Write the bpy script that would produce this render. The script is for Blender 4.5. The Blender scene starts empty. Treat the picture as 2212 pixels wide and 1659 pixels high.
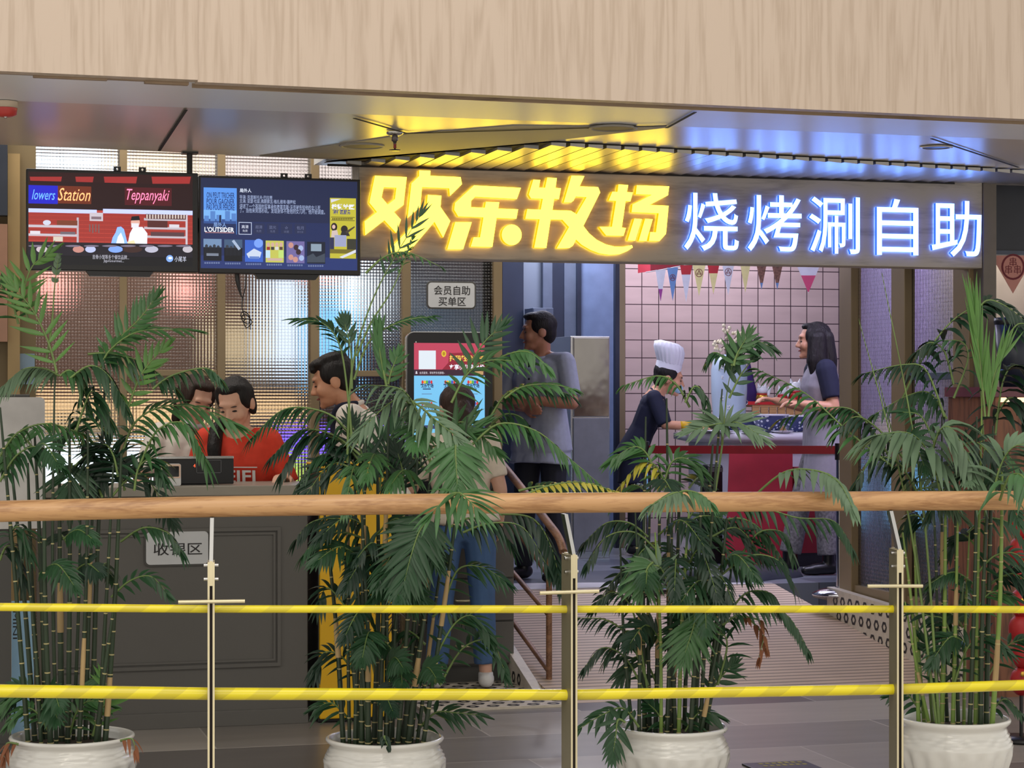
import bpy, bmesh, math, random
from mathutils import Vector, Matrix, noise as mnoise
from mathutils.geometry import tessellate_polygon
PI = math.pi
scene = bpy.context.scene
COL = bpy.context.scene.collection

# ------------------------------------------------------------------ camera
TH = math.radians(15.5); CT, ST = math.cos(TH), math.sin(TH)
FPX, HZ, CX, H = 4600.0, 850.0, 1106.0, 1.50
cam_d = bpy.data.cameras.new('camera'); cam = bpy.data.objects.new('camera', cam_d); COL.objects.link(cam)
cam.location = (0, 0, H); cam.rotation_euler = (PI / 2, 0, -TH)
cam_d.sensor_width = 36.0; cam_d.lens = FPX / 2212 * 36; cam_d.shift_y = (HZ - 829.5) / 2212
cam_d.clip_start = 0.1; cam_d.clip_end = 100
scene.camera = cam
scene.view_settings.view_transform = 'Standard'; scene.view_settings.look = 'None'
scene.view_settings.exposure = 0.0; scene.view_settings.gamma = 1.0
try: scene.view_settings.use_curve_mapping = False
except Exception: pass
scene.cycles.max_bounces = 8; scene.cycles.transmission_bounces = 6; scene.cycles.transparent_max_bounces = 6
scene.cycles.diffuse_bounces = 3; scene.cycles.glossy_bounces = 3
scene.cycles.caustics_reflective = False; scene.cycles.caustics_refractive = False
scene.cycles.sample_clamp_indirect = 4.0

# ------------------------------------------------------------------ light
def lin(c): c /= 255.0; return c / 12.92 if c <= 0.04045 else ((c + 0.055) / 1.055) ** 2.4
def RGB(r, g, b): return (lin(r), lin(g), lin(b))
w = bpy.data.worlds.new('hall_ambient'); scene.world = w; w.use_nodes = True
w.node_tree.nodes['Background'].inputs[0].default_value = (1.0, 0.95, 0.88, 1)
w.node_tree.nodes['Background'].inputs[1].default_value = 0.85
def area(name, loc, target, size, energy, color, sy=None, spread=None):
    d = bpy.data.lights.new(name, 'AREA'); d.energy = energy; d.color = color; d.size = size
    if sy: d.shape = 'RECTANGLE'; d.size_y = sy
    if spread: d.spread = spread
    o = bpy.data.objects.new(name, d); COL.objects.link(o); o.location = loc
    o.rotation_euler = (Vector(target) - Vector(loc)).to_track_quat('-Z', 'Y').to_euler()
    return o
area('mall_ceiling_light', (-1.5, 1.5, 5.2), (0.6, 7.3, 2.6), 3.0, 75, (1.0, 0.90, 0.76), 2.0)
area('mall_ceiling_light.001', (4.5, 2.5, 5.2), (3.2, 7.3, 2.2), 2.0, 8, (1.0, 0.88, 0.72), 1.5)
area('floor_bounce_fill', (1.8, 4.2, 5.4), (1.9, 5.4, 0), 4.0, 75, (1.0, 0.93, 0.84), 2.5)  # added lamp: lights the floor so the soffit gets bounce
area('front_fill', (-0.5, -3.0, 2.6), (2.2, 9.0, 1.2), 5.0, 60, (1.0, 0.93, 0.86), 1.6)  # added fill from the camera side, no fixture behind it
area('dining_room_light', (4.6, 14.6, 3.15), (4.6, 14.6, 0), 2.2, 50, (0.78, 0.78, 1.0), 3.0)
area('tile_wall_washer', (5.9, 16.2, 3.3), (5.9, 17.0, 1.9), 2.4, 40, (0.95, 0.86, 1.0), 0.3)
area('counter_downlight', (4.75, 15.6, 3.1), (4.85, 15.4, 1.1), 0.25, 26, (0.95, 0.93, 1.0))
area('corridor_light', (3.6, 14.2, 3.1), (3.6, 14.4, 0), 0.6, 7, (0.62, 0.74, 1.0))
area('hall_light_warm', (0.6, 12.6, 3.3), (0.6, 12.8, 0), 3.0, 34, (1.0, 0.84, 0.72), 1.0)
area('lobby_fill', (3.6, 10.55, 2.55), (3.6, 10.55, 0), 2.2, 8, (1.0, 0.93, 0.86), 0.7)  # unseen fill under the soffit, added to lift the lobby
area('desk_fill', (0.9, 10.5, 3.1), (0.9, 10.2, 0), 2.4, 22, (1.0, 0.93, 0.85), 0.5)  # added soft fill for the staff space behind the desk
area('neighbour_fill', (5.9, 10.75, 2.5), (5.9, 10.9, 0), 0.8, 7, (1.0, 0.88, 0.78), 0.3)  # unseen lamp added to brighten the marble wall
area('wing_light', (5.75, 11.8, 3.0), (6.4, 11.8, 1.0), 0.5, 60, (0.72, 0.68, 1.0), 2.0)

# ------------------------------------------------------------------ pixel rays -> world
def ray(px, py):
    X = (px - CX) / FPX; Z = (HZ - py) / FPX
    return X * CT + ST, -X * ST + CT, Z
def P(px, py, D): a, b, z = ray(px, py); return Vector((a * D, b * D, H + z * D))
def onY(px, py, v): a, b, z = ray(px, py); return P(px, py, v / b)
def onX(px, py, u): a, b, z = ray(px, py); return P(px, py, u / a)
def onZ(px, py, zz): a, b, z = ray(px, py); return P(px, py, (zz - H) / z)
VS = 9.75; VG = 10.95; VC = 9.6; ZF = 0.32
ZC = onY(775, 347, VS).z

# ------------------------------------------------------------------ materials
_M = {}
def nt(name):
    m = bpy.data.materials.new(name); m.use_nodes = True; t = m.node_tree
    return m, t, t.nodes['Principled BSDF']
def mat(name, col, rough=0.5, metal=0.0, var=0.12, scale=8.0, bump=0.0, stretch=None, spec=0.5, bscale=None, emit=0.0, trans=0.0, coat=0.0):
    """plain surface with a slight procedural tone variation"""
    if name in _M: return _M[name]
    m, t, b = nt(name); L = t.links
    tc = t.nodes.new('ShaderNodeTexCoord'); mp = t.nodes.new('ShaderNodeMapping')
    L.new(tc.outputs['Object'], mp.inputs[0])
    if stretch: mp.inputs['Scale'].default_value = stretch
    n = t.nodes.new('ShaderNodeTexNoise'); n.inputs['Scale'].default_value = scale; n.inputs['Detail'].default_value = 4
    L.new(mp.outputs[0], n.inputs['Vector'])
    r = t.nodes.new('ShaderNodeValToRGB'); L.new(n.outputs['Fac'], r.inputs[0])
    r.color_ramp.elements[0].position = 0.3; r.color_ramp.elements[1].position = 0.7
    r.color_ramp.elements[0].color = (*[c * (1 - var) for c in col], 1)
    r.color_ramp.elements[1].color = (*[min(1, c * (1 + var)) for c in col], 1)
    L.new(r.outputs[0], b.inputs['Base Color'])
    b.inputs['Roughness'].default_value = rough; b.inputs['Metallic'].default_value = metal
    b.inputs['Specular IOR Level'].default_value = spec
    if coat: b.inputs['Coat Weight'].default_value = coat
    if trans: b.inputs['Transmission Weight'].default_value = trans
    if emit:
        L.new(r.outputs[0], b.inputs['Emission Color']); b.inputs['Emission Strength'].default_value = emit
    if bump:
        n2 = t.nodes.new('ShaderNodeTexNoise'); n2.inputs['Scale'].default_value = bscale or scale * 6
        L.new(mp.outputs[0], n2.inputs['Vector'])
        bp = t.nodes.new('ShaderNodeBump'); bp.inputs['Strength'].default_value = bump; bp.inputs['Distance'].default_value = 0.01
        L.new(n2.outputs['Fac'], bp.inputs['Height']); L.new(bp.outputs[0], b.inputs['Normal'])
    _M[name] = m; return m
def glow(name, col, s):
    """something that gives off light: lamp, screen, lit letter"""
    if name in _M: return _M[name]
    m, t, b = nt(name)
    b.inputs['Base Color'].default_value = (*[c * 0.3 for c in col], 1); b.inputs['Roughness'].default_value = 0.4
    b.inputs['Emission Color'].default_value = (*col, 1); b.inputs['Emission Strength'].default_value = s
    _M[name] = m; return m
def wood(name, c0, c1, axis='Z', scale=3.0, rough=0.5, dist=6.0, stretch=0.12, coat=0.0, fac=1.0):
    if name in _M: return _M[name]
    m, t, b = nt(name); L = t.links
    tc = t.nodes.new('ShaderNodeTexCoord'); mp = t.nodes.new('ShaderNodeMapping'); L.new(tc.outputs['Object'], mp.inputs[0])
    s = [1.0, 1.0, 1.0]; s['XYZ'.index(axis)] = stretch; mp.inputs['Scale'].default_value = s
    n = t.nodes.new('ShaderNodeTexNoise'); n.inputs['Scale'].default_value = scale; n.inputs['Detail'].default_value = 3
    L.new(mp.outputs[0], n.inputs['Vector'])
    mul = t.nodes.new('ShaderNodeMath'); mul.operation = 'MULTIPLY'; mul.inputs[1].default_value = dist * 2
    L.new(n.outputs['Fac'], mul.inputs[0])
    fr = t.nodes.new('ShaderNodeMath'); fr.operation = 'PINGPONG'; fr.inputs[1].default_value = 0.5; L.new(mul.outputs[0], fr.inputs[0])
    n2 = t.nodes.new('ShaderNodeTexNoise'); n2.inputs['Scale'].default_value = scale * 22; n2.inputs['Detail'].default_value = 5
    L.new(mp.outputs[0], n2.inputs['Vector'])
    ad = t.nodes.new('ShaderNodeMath'); ad.operation = 'ADD'; L.new(fr.outputs[0], ad.inputs[0]); L.new(n2.outputs['Fac'], ad.inputs[1])
    r = t.nodes.new('ShaderNodeValToRGB'); L.new(ad.outputs[0], r.inputs[0])
    r.color_ramp.elements[0].position = 0.45; r.color_ramp.elements[1].position = 0.85
    r.color_ramp.elements[0].color = (*c1, 1); r.color_ramp.elements[1].color = (*c0, 1)
    L.new(r.outputs[0], b.inputs['Base Color']); b.inputs['Roughness'].default_value = rough
    if coat: b.inputs['Coat Weight'].default_value = coat; b.inputs['Coat Roughness'].default_value = 0.15
    _M[name] = m; return m
def tiles(name, c0, c1, mortar, w, h, gap=0.006, axes='XY', rough=0.35, offset=0.0, bump=0.2, spec=0.5):
    if name in _M: return _M[name]
    m, t, b = nt(name); L = t.links
    tc = t.nodes.new('ShaderNodeTexCoord'); sx = t.nodes.new('ShaderNodeSeparateXYZ'); cx = t.nodes.new('ShaderNodeCombineXYZ')
    L.new(tc.outputs['Object'], sx.inputs[0]); L.new(sx.outputs['XYZ'.index(axes[0])], cx.inputs[0]); L.new(sx.outputs['XYZ'.index(axes[1])], cx.inputs[1])
    br = t.nodes.new('ShaderNodeTexBrick'); L.new(cx.outputs[0], br.inputs['Vector'])
    br.offset = offset; br.inputs['Scale'].default_value = 1.0
    br.inputs['Brick Width'].default_value = w; br.inputs['Row Height'].default_value = h; br.inputs['Mortar Size'].default_value = gap
    br.inputs['Mortar Smooth'].default_value = 0.1; br.inputs['Bias'].default_value = 0.0
    br.inputs['Color1'].default_value = (*c0, 1); br.inputs['Color2'].default_value = (*c1, 1); br.inputs['Mortar'].default_value = (*mortar, 1)
    n = t.nodes.new('ShaderNodeTexNoise'); n.inputs['Scale'].default_value = 2.0; n.inputs['Detail'].default_value = 6
    mp = t.nodes.new('ShaderNodeMapping'); mp.inputs['Scale'].default_value = (1, 5, 1); L.new(cx.outputs[0], mp.inputs[0]); L.new(mp.outputs[0], n.inputs['Vector'])
    mx = t.nodes.new('ShaderNodeMix'); mx.data_type = 'RGBA'; mx.blend_type = 'MULTIPLY'; mx.inputs[0].default_value = 0.5
    r = t.nodes.new('ShaderNodeValToRGB'); L.new(n.outputs['Fac'], r.inputs[0]); r.color_ramp.elements[0].position = 0.3; r.color_ramp.elements[1].position = 0.7
    r.color_ramp.elements[0].color = (0.72, 0.72, 0.72, 1)
    L.new(br.outputs['Color'], mx.inputs[6]); L.new(r.outputs[0], mx.inputs[7]); L.new(mx.outputs[2], b.inputs['Base Color'])
    b.inputs['Roughness'].default_value = rough; b.inputs['Specular IOR Level'].default_value = spec
    bp = t.nodes.new('ShaderNodeBump'); bp.inputs['Strength'].default_value = bump; bp.inputs['Distance'].default_value = 0.004; bp.invert = True
    L.new(br.outputs['Fac'], bp.inputs['Height']); L.new(bp.outputs[0], b.inputs['Normal'])
    _M[name] = m; return m
def wave_bump(name, col, axis, period, amp, rough=0.5, dark=0.45, metal=0.0):
    """ribbed surface: parallel grooves across one axis, with a darker tone in the grooves"""
    m, t, b = nt(name); L = t.links
    tc = t.nodes.new('ShaderNodeTexCoord'); sx = t.nodes.new('ShaderNodeSeparateXYZ'); L.new(tc.outputs['Object'], sx.inputs[0])
    mu = t.nodes.new('ShaderNodeMath'); mu.operation = 'MULTIPLY'; mu.inputs[1].default_value = 1 / period; L.new(sx.outputs['XYZ'.index(axis)], mu.inputs[0])
    fr = t.nodes.new('ShaderNodeMath'); fr.operation = 'FRACT'; L.new(mu.outputs[0], fr.inputs[0])
    r = t.nodes.new('ShaderNodeValToRGB'); L.new(fr.outputs[0], r.inputs[0]); e = r.color_ramp.elements
    e[0].position = 0.0; e[0].color = (1, 1, 1, 1); e[1].position = 0.62; e[1].color = (1, 1, 1, 1)
    x = e.new(0.72); x.color = (dark, dark, dark, 1); x = e.new(0.92); x.color = (dark, dark, dark, 1); x = e.new(1.0); x.color = (1, 1, 1, 1)
    n = t.nodes.new('ShaderNodeTexNoise'); n.inputs['Scale'].default_value = 2.2; n.inputs['Detail'].default_value = 5; L.new(tc.outputs['Object'], n.inputs['Vector'])
    r2 = t.nodes.new('ShaderNodeValToRGB'); L.new(n.outputs['Fac'], r2.inputs[0])
    r2.color_ramp.elements[0].position = 0.3; r2.color_ramp.elements[1].position = 0.72
    r2.color_ramp.elements[0].color = (*[c * 0.85 for c in col], 1); r2.color_ramp.elements[1].color = (*[c * 1.1 for c in col], 1)
    mx = t.nodes.new('ShaderNodeMix'); mx.data_type = 'RGBA'; mx.blend_type = 'MULTIPLY'; mx.inputs[0].default_value = 1.0
    L.new(r2.outputs[0], mx.inputs[6]); L.new(r.outputs[0], mx.inputs[7]); L.new(mx.outputs[2], b.inputs['Base Color'])
    bp = t.nodes.new('ShaderNodeBump'); bp.inputs['Strength'].default_value = 1.0; bp.inputs['Distance'].default_value = amp
    L.new(r.outputs[0], bp.inputs['Height']); L.new(bp.outputs[0], b.inputs['Normal'])
    b.inputs['Roughness'].default_value = rough; b.inputs['Metallic'].default_value = metal
    return m
def grid_glass(name, ax, period, amp, tint=(1, 1, 1), zper=None, groove=0.42, rough=0.10):
    """cross-reeded glass: small square lenses"""
    m, t, b = nt(name); L = t.links
    tc = t.nodes.new('ShaderNodeTexCoord'); sx = t.nodes.new('ShaderNodeSeparateXYZ'); L.new(tc.outputs['Object'], sx.inputs[0])
    def s(o, p):
        mu = t.nodes.new('ShaderNodeMath'); mu.operation = 'MULTIPLY'; mu.inputs[1].default_value = PI / p; L.new(o, mu.inputs[0])
        si = t.nodes.new('ShaderNodeMath'); si.operation = 'SINE'; L.new(mu.outputs[0], si.inputs[0]); ab = t.nodes.new('ShaderNodeMath'); ab.operation = 'ABSOLUTE'; L.new(si.outputs[0], ab.inputs[0]); return ab
    a = s(sx.outputs['XYZ'.index(ax)], period); c = s(sx.outputs[2], zper or period)
    ad = t.nodes.new('ShaderNodeMath'); ad.operation = 'ADD'; L.new(a.outputs[0], ad.inputs[0]); L.new(c.outputs[0], ad.inputs[1])
    bp = t.nodes.new('ShaderNodeBump'); bp.inputs['Strength'].default_value = 1.0; bp.inputs['Distance'].default_value = amp
    L.new(ad.outputs[0], bp.inputs['Height']); L.new(bp.outputs[0], b.inputs['Normal'])
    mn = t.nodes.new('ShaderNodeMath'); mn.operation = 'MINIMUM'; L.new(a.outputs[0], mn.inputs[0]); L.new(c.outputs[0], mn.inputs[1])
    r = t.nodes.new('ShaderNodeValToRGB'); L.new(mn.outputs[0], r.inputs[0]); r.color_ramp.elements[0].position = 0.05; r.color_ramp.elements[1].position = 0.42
    r.color_ramp.elements[0].color = (*[q * groove for q in tint], 1); r.color_ramp.elements[1].color = (*tint, 1); L.new(r.outputs[0], b.inputs['Base Color'])  # dimming of light at the lens edges, painted into the glass colour
    b.inputs['Transmission Weight'].default_value = 1.0
    b.inputs['IOR'].default_value = 1.45; b.inputs['Roughness'].default_value = rough
    return m
# ------------------------------------------------------------------ mesh builder
def mtx(loc=(0, 0, 0), rz=0.0, ry=0.0, rx=0.0):
    return Matrix.Translation(Vector(loc)) @ Matrix.Rotation(rz, 4, 'Z') @ Matrix.Rotation(ry, 4, 'Y') @ Matrix.Rotation(rx, 4, 'X')
PM = {}
def world_of(o):
    return PM.get(o.name, Matrix.Identity(4)) if o is not None else Matrix.Identity(4)
class MB:
    def __init__(s): s.v = []; s.f = []; s.mi = []; s.sm = []
    def add(s, vs, fs, m=0, smooth=False):
        k = len(s.v); s.v += [Vector(p) for p in vs]
        for f in fs: s.f.append([i + k for i in f]); s.mi.append(m); s.sm.append(smooth)
    def box(s, a, b, m=0, M=None):
        x0, y0, z0 = a; x1, y1, z1 = b
        vs = [Vector(p) for p in ((x0, y0, z0), (x1, y0, z0), (x1, y1, z0), (x0, y1, z0), (x0, y0, z1), (x1, y0, z1), (x1, y1, z1), (x0, y1, z1))]
        if M is not None: vs = [M @ p for p in vs]
        s.add(vs, [(0, 3, 2, 1), (4, 5, 6, 7), (0, 1, 5, 4), (1, 2, 6, 5), (2, 3, 7, 6), (3, 0, 4, 7)], m); return s
    def cbox(s, c, d, m=0, M=None):
        return s.box([c[i] - d[i] / 2 for i in range(3)], [c[i] + d[i] / 2 for i in range(3)], m, M)
    def tube(s, pts, r, n=8, m=0, cap=True, closed=False):
        pts = [Vector(p) for p in pts]; N = len(pts)
        rs = r if isinstance(r, (list, tuple)) else [r] * N
        vs = []; u = None
        for i, p in enumerate(pts):
            t = (pts[(i + 1) % N if closed else min(i + 1, N - 1)] - pts[(i - 1) % N if closed else max(i - 1, 0)])
            t = t.normalized() if t.length > 1e-9 else Vector((0, 0, 1))
            if u is None: u = t.orthogonal().normalized()
            u = (u - t * u.dot(t)); u = u.normalized() if u.length > 1e-6 else t.orthogonal().normalized()
            w_ = t.cross(u)
            for k in range(n): a = 2 * PI * k / n; vs.append(p + (u * math.cos(a) + w_ * math.sin(a)) * rs[i])
        fs = []
        for i in range(N if closed else N - 1):
            j = (i + 1) % N
            for k in range(n): q = (k + 1) % n; fs.append((i * n + k, i * n + q, j * n + q, j * n + k))
        s.add(vs, fs, m, True)
        if cap and not closed: s.add(vs[:n], [tuple(reversed(range(n)))], m); s.add(vs[-n:], [tuple(range(n))], m)
        return s
    def ell(s, c, r, M=None, n=14, k=9, m=0):
        r = (r, r, r) if not isinstance(r, (tuple, list)) else r; c = Vector(c); vs = []; fs = []
        for i in range(k + 1):
            ph = PI * i / k
            for j in range(n):
                a = 2 * PI * j / n; p = Vector((r[0] * math.sin(ph) * math.cos(a), r[1] * math.sin(ph) * math.sin(a), r[2] * math.cos(ph)))
                vs.append(c + (M @ p if M is not None else p))
        for i in range(k):
            for j in range(n): q = (j + 1) % n; fs.append((i * n + j, (i + 1) * n + j, (i + 1) * n + q, i * n + q))
        s.add(vs, fs, m, True); return s
    def cap(s, p0, r0, p1, r1, flat=False, n=12, m=0):
        p0, p1 = Vector(p0), Vector(p1); d = p1 - p0; L = max(d.length, 1e-6); t = d / L
        pts = []; rs = []
        if not flat:
            for a in (-85, -60, -35): a_ = math.radians(a); pts.append(p0 + t * r0 * math.sin(a_)); rs.append(r0 * math.cos(a_))
        pts.append(p0); rs.append(r0); pts.append(p1); rs.append(r1)
        if not flat:
            for a in (35, 60, 85): a_ = math.radians(a); pts.append(p1 + t * r1 * math.sin(a_)); rs.append(r1 * math.cos(a_))
        return s.tube(pts, rs, n, m)
    def lathe(s, prof, n=32, c=(0, 0, 0), m=0, rf=None):
        c = Vector(c); vs = []; fs = []
        for r, z in prof:
            for j in range(n):
                a = 2 * PI * j / n; rr = r if rf is None else rf(r, z, a)
                vs.append(c + Vector((rr * math.cos(a), rr * math.sin(a), z)))
        for i in range(len(prof) - 1):
            for j in range(n): q = (j + 1) % n; fs.append((i * n + j, i * n + q, (i + 1) * n + q, (i + 1) * n + j))
        s.add(vs, fs, m, True); return s
    def prism(s, poly, F, d, m=0, holes=(), ms=None):
        """poly: 2D outline; F = (origin, ux, uy, un); thickness d along un (front face at origin + un*d)"""
        o, ux, uy, un = F; loops = [list(poly)] + [list(h) for h in holes]
        flat = [p for l in loops for p in l]
        tris = tessellate_polygon([[Vector((p[0], p[1], 0)) for p in l] for l in loops])
        W = lambda p, z: o + ux * p[0] + uy * p[1] + un * z
        nrm = ux.cross(uy).dot(un) > 0
        def ori(t):
            a, b, c = (flat[i] for i in t); ar = (b[0] - a[0]) * (c[1] - a[1]) - (b[1] - a[1]) * (c[0] - a[0])
            return tuple(t) if (ar > 0) == nrm else tuple(reversed(t))
        tr = [ori(t) for t in tris]
        s.add([W(p, d) for p in flat], tr, m); s.add([W(p, 0) for p in flat], [tuple(reversed(t)) for t in tr], m)
        for li, l in enumerate(loops):
            ar = sum(l[i][0] * l[(i + 1) % len(l)][1] - l[(i + 1) % len(l)][0] * l[i][1] for i in range(len(l)))
            ccw = (ar > 0) == nrm; ccw = ccw if li == 0 else not ccw
            for i in range(len(l)):
                a, b = l[i], l[(i + 1) % len(l)]
                q = [W(a, 0), W(b, 0), W(b, d), W(a, d)]
                s.add(q, [(0, 1, 2, 3) if ccw else (3, 2, 1, 0)], m if ms is None else ms)
        return s
    def text(s, body, F, box, m=0, d=0.0006, off=0.0, fit='box', ms=None, res=3, shear=0.0):
        """lettering fitted into box=(x0,y0,x1,y1) of frame F"""
        vs, fs = text_mesh(body, off, res)
        vs = [(p[0] + shear * p[1], p[1], p[2]) for p in vs]
        if not vs: return s
        xs = [p[0] for p in vs]; ys = [p[1] for p in vs]; w0, h0 = max(xs) - min(xs), max(ys) - min(ys)
        x0, y0, x1, y1 = box; sx = (x1 - x0) / w0; sy = (y1 - y0) / h0
        if fit == 'in': sx = sy = min(sx, sy)
        cx, cy = (x0 + x1) / 2, (y0 + y1) / 2; mx_, my_ = (max(xs) + min(xs)) / 2, (max(ys) + min(ys)) / 2
        if fit == 'left': sx = min(sx, sy * 1.0); cx = x0 + w0 * sx / 2
        o, ux, uy, un = F
        zt = max(p[2] for p in vs); zb = min(p[2] for p in vs)
        W = [o + ux * ((p[0] - mx_) * sx + cx) + uy * ((p[1] - my_) * sy + cy) + un * (0 if zt == zb else (p[2] - zb) / (zt - zb) * d) for p in vs]
        k = len(s.v); s.v += W
        for f in fs:
            za = [vs[i][2] for i in f]
            s.f.append([i + k for i in f]); s.mi.append(m if ms is None or (max(za) - min(za) < 1e-6) else ms); s.sm.append(False)
        return s
    def build(s, name, mats, parent=None, local=False, bevel=0.0, smooth=None, seg=2):
        me = bpy.data.meshes.new(name); Wi = None
        if parent is not None and not local: Wi = world_of(parent).inverted()
        elif parent is None and not local:
            pass
        vs = [(Wi @ p) if Wi is not None else p for p in s.v]
        me.from_pydata([tuple(p) for p in vs], [], s.f)
        mats = mats if isinstance(mats, (list, tuple)) else [mats]
        for m_ in mats: me.materials.append(m_)
        me.polygons.foreach_set('material_index', [min(i, len(mats) - 1) for i in s.mi])
        me.polygons.foreach_set('use_smooth', [bool(x) if smooth is None else smooth for x in s.sm])
        me.update()
        o = bpy.data.objects.new(name, me); COL.objects.link(o)
        if parent is not None: o.parent = parent
        PM[o.name] = world_of(parent)
        if bevel: b = o.modifiers.new('bevel', 'BEVEL'); b.width = bevel; b.segments = seg; b.limit_method = 'ANGLE'
        return o
_T = {}
def text_mesh(body, off=0.0, res=3):
    k = (body, off, res)
    if k not in _T:
        c = bpy.data.curves.new('t', 'FONT'); c.body = body; c.offset = off; c.extrude = 0.05; c.resolution_u = res
        o = bpy.data.objects.new('t', c); COL.objects.link(o)
        dg = bpy.context.evaluated_depsgraph_get()
        me = bpy.data.meshes.new_from_object(o.evaluated_get(dg))
        _T[k] = ([tuple(v.co) for v in me.vertices], [tuple(p.vertices) for p in me.polygons])
        bpy.data.objects.remove(o); bpy.data.curves.remove(c); bpy.data.meshes.remove(me)
    return _T[k]
def blob(mb, voxel=0.007, smooth=4, fac=0.5):
    """one continuous skin grown over the limbs in mb"""
    o = mb.build('grow', bpy.data.materials[0] if bpy.data.materials else [])
    r = o.modifiers.new('r', 'REMESH'); r.mode = 'VOXEL'; r.voxel_size = voxel; r.use_smooth_shade = True
    if smooth: q = o.modifiers.new('s', 'SMOOTH'); q.iterations = smooth; q.factor = fac
    dg = bpy.context.evaluated_depsgraph_get()
    me = bpy.data.meshes.new_from_object(o.evaluated_get(dg)); me.materials.clear()
    old = o.data; bpy.data.objects.remove(o); bpy.data.meshes.remove(old)
    me.polygons.foreach_set('use_smooth', [True] * len(me.polygons))
    return me
def put(me, name, mats, parent=None, local=True):
    me.name = name; mats = mats if isinstance(mats, (list, tuple)) else [mats]
    for m_ in mats: me.materials.append(m_)
    o = bpy.data.objects.new(name, me); COL.objects.link(o)
    if parent is not None:
        o.parent = parent
        if not local: me.transform(world_of(parent).inverted())
    PM[o.name] = world_of(parent); return o
def tag(o, label=None, cat=None, group=None, kind=None):
    if label: o['label'] = label
    if cat: o['category'] = cat
    if group: o['group'] = group
    if kind: o['kind'] = kind
    return o
def thing(name, label, cat, loc=(0, 0, 0), rz=0.0, group=None):
    o = bpy.data.objects.new(name, None); COL.objects.link(o); o.location = loc; o.rotation_euler = (0, 0, rz)
    o.empty_display_size = 0.1
    PM[o.name] = mtx(loc, rz); return tag(o, label, cat, group)
def struct(mb, name, m, bevel=0.0, smooth=None):
    return tag(mb.build(name, m, None, bevel=bevel, smooth=smooth), kind='structure')
def kids(o): return [c for c in bpy.data.objects if c.parent is o]
def dup(o, loc=None, rz=None, label=None, parent=None):
    c = o.copy(); COL.objects.link(c)
    if parent is not None: c.parent = parent
    if loc is not None: c.location = loc
    if rz is not None: c.rotation_euler = (0, 0, rz)
    if label: c['label'] = label
    PM[c.name] = mtx(c.location, c.rotation_euler.z)
    for k in kids(o): dup(k, parent=c)
    return c
def bez(p, n):
    """smooth curve through the control points p (Catmull-Rom), n samples"""
    p = [Vector(q) for q in p]
    if len(p) == 2: return [p[0].lerp(p[1], i / (n - 1)) for i in range(n)]
    out = []; k = len(p) - 1
    for i in range(n):
        t = i / (n - 1) * k; j = min(int(t), k - 1); f = t - j
        a, b, c, d = p[max(j - 1, 0)], p[j], p[j + 1], p[min(j + 2, k)]
        out.append(0.5 * ((2 * b) + (c - a) * f + (2 * a - 5 * b + 4 * c - d) * f * f + (3 * b - a - 3 * c + d) * f ** 3))
    return out
def rrect(x0, y0, x1, y1, r, n=5):
    o = []
    for cx, cy, a0 in ((x1 - r, y1 - r, 0), (x0 + r, y1 - r, 90), (x0 + r, y0 + r, 180), (x1 - r, y0 + r, 270)):
        for i in range(n + 1): a = math.radians(a0 + 90 * i / n); o.append((cx + r * math.cos(a), cy + r * math.sin(a)))
    return o
UX, UY, UZ = Vector((1, 0, 0)), Vector((0, 1, 0)), Vector((0, 0, 1))
def face(o): return (Vector(o), UX, UZ, -UY)          # a frame on a wall that looks at the hall
def pl(px, py, v): q = onY(px, py, v); return (q.x, q.z)   # 2D (x, z) on the plane y = v
# ------------------------------------------------------------------ materials used in several places
m_tan = mat('brass_frame', RGB(142, 124, 94), 0.42, 0.12, 0.08, 3)
m_black = mat('black_plastic', RGB(22, 22, 25), 0.35)
m_dgrey = mat('dark_grey_paint', RGB(78, 77, 74), 0.55, 0, 0.05, 2)
m_white = mat('white_paint', RGB(222, 222, 222), 0.5, 0, 0.03)
m_steel = mat('brushed_steel', RGB(200, 200, 198), 0.22, 1.0, 0.06, 4)
m_gold = mat('pale_gold_metal', RGB(222, 212, 176), 0.33, 0.5, 0.08, 5)
m_woodr = wood('handrail_wood', RGB(196, 152, 104), RGB(160, 116, 74), 'X', 7, 0.42, 3, 0.06, coat=0.25)
m_ash = wood('ash_veneer', RGB(192, 175, 159), RGB(178, 160, 143), 'Z', 4.6, 0.5, 6, 0.055)
m_soff = mat('satin_ceiling_metal', RGB(222, 216, 208), 0.28, 0.38, 0.05, 2, stretch=(1, 0.1, 1))
m_band = mat('mall_lit_ceiling_metal', RGB(232, 235, 243), 0.36, 0.12, 0.06, 2, stretch=(1, 0.1, 1))  # paler than the soffit: mall light on the band put into its colour
m_matte = mat('matte_paint_and_facet_shade', RGB(165, 160, 150), 0.6, 0.1, 0.03, 2)
m_seam = mat('dark_seam', RGB(45, 44, 42), 0.8)
m_pink = tiles('pink_wall_tile', RGB(204, 184, 184), RGB(199, 179, 180), RGB(70, 55, 62), 0.15, 0.15, 0.004, 'XZ', 0.12, bump=0.4)
m_floor = tiles('grey_stone_tile', RGB(172, 165, 158), RGB(84, 80, 79), RGB(190, 184, 178), 1.2, 0.6, 0.004, 'XY', 0.32, 0.5)
m_ifloor = tiles('inner_floor_tile', RGB(128, 132, 140), RGB(92, 96, 106), RGB(80, 80, 84), 0.9, 0.45, 0.004, 'XY', 0.3, 0.5)
m_cream = mat('cream_mosaic', RGB(214, 205, 190), 0.4, 0, 0.08, 30)
m_ink = mat('dark_ink', RGB(38, 36, 38), 0.5)
m_greywall = mat('grey_blue_wall', RGB(104, 114, 132), 0.4, 0, 0.04, 1.5)

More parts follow.
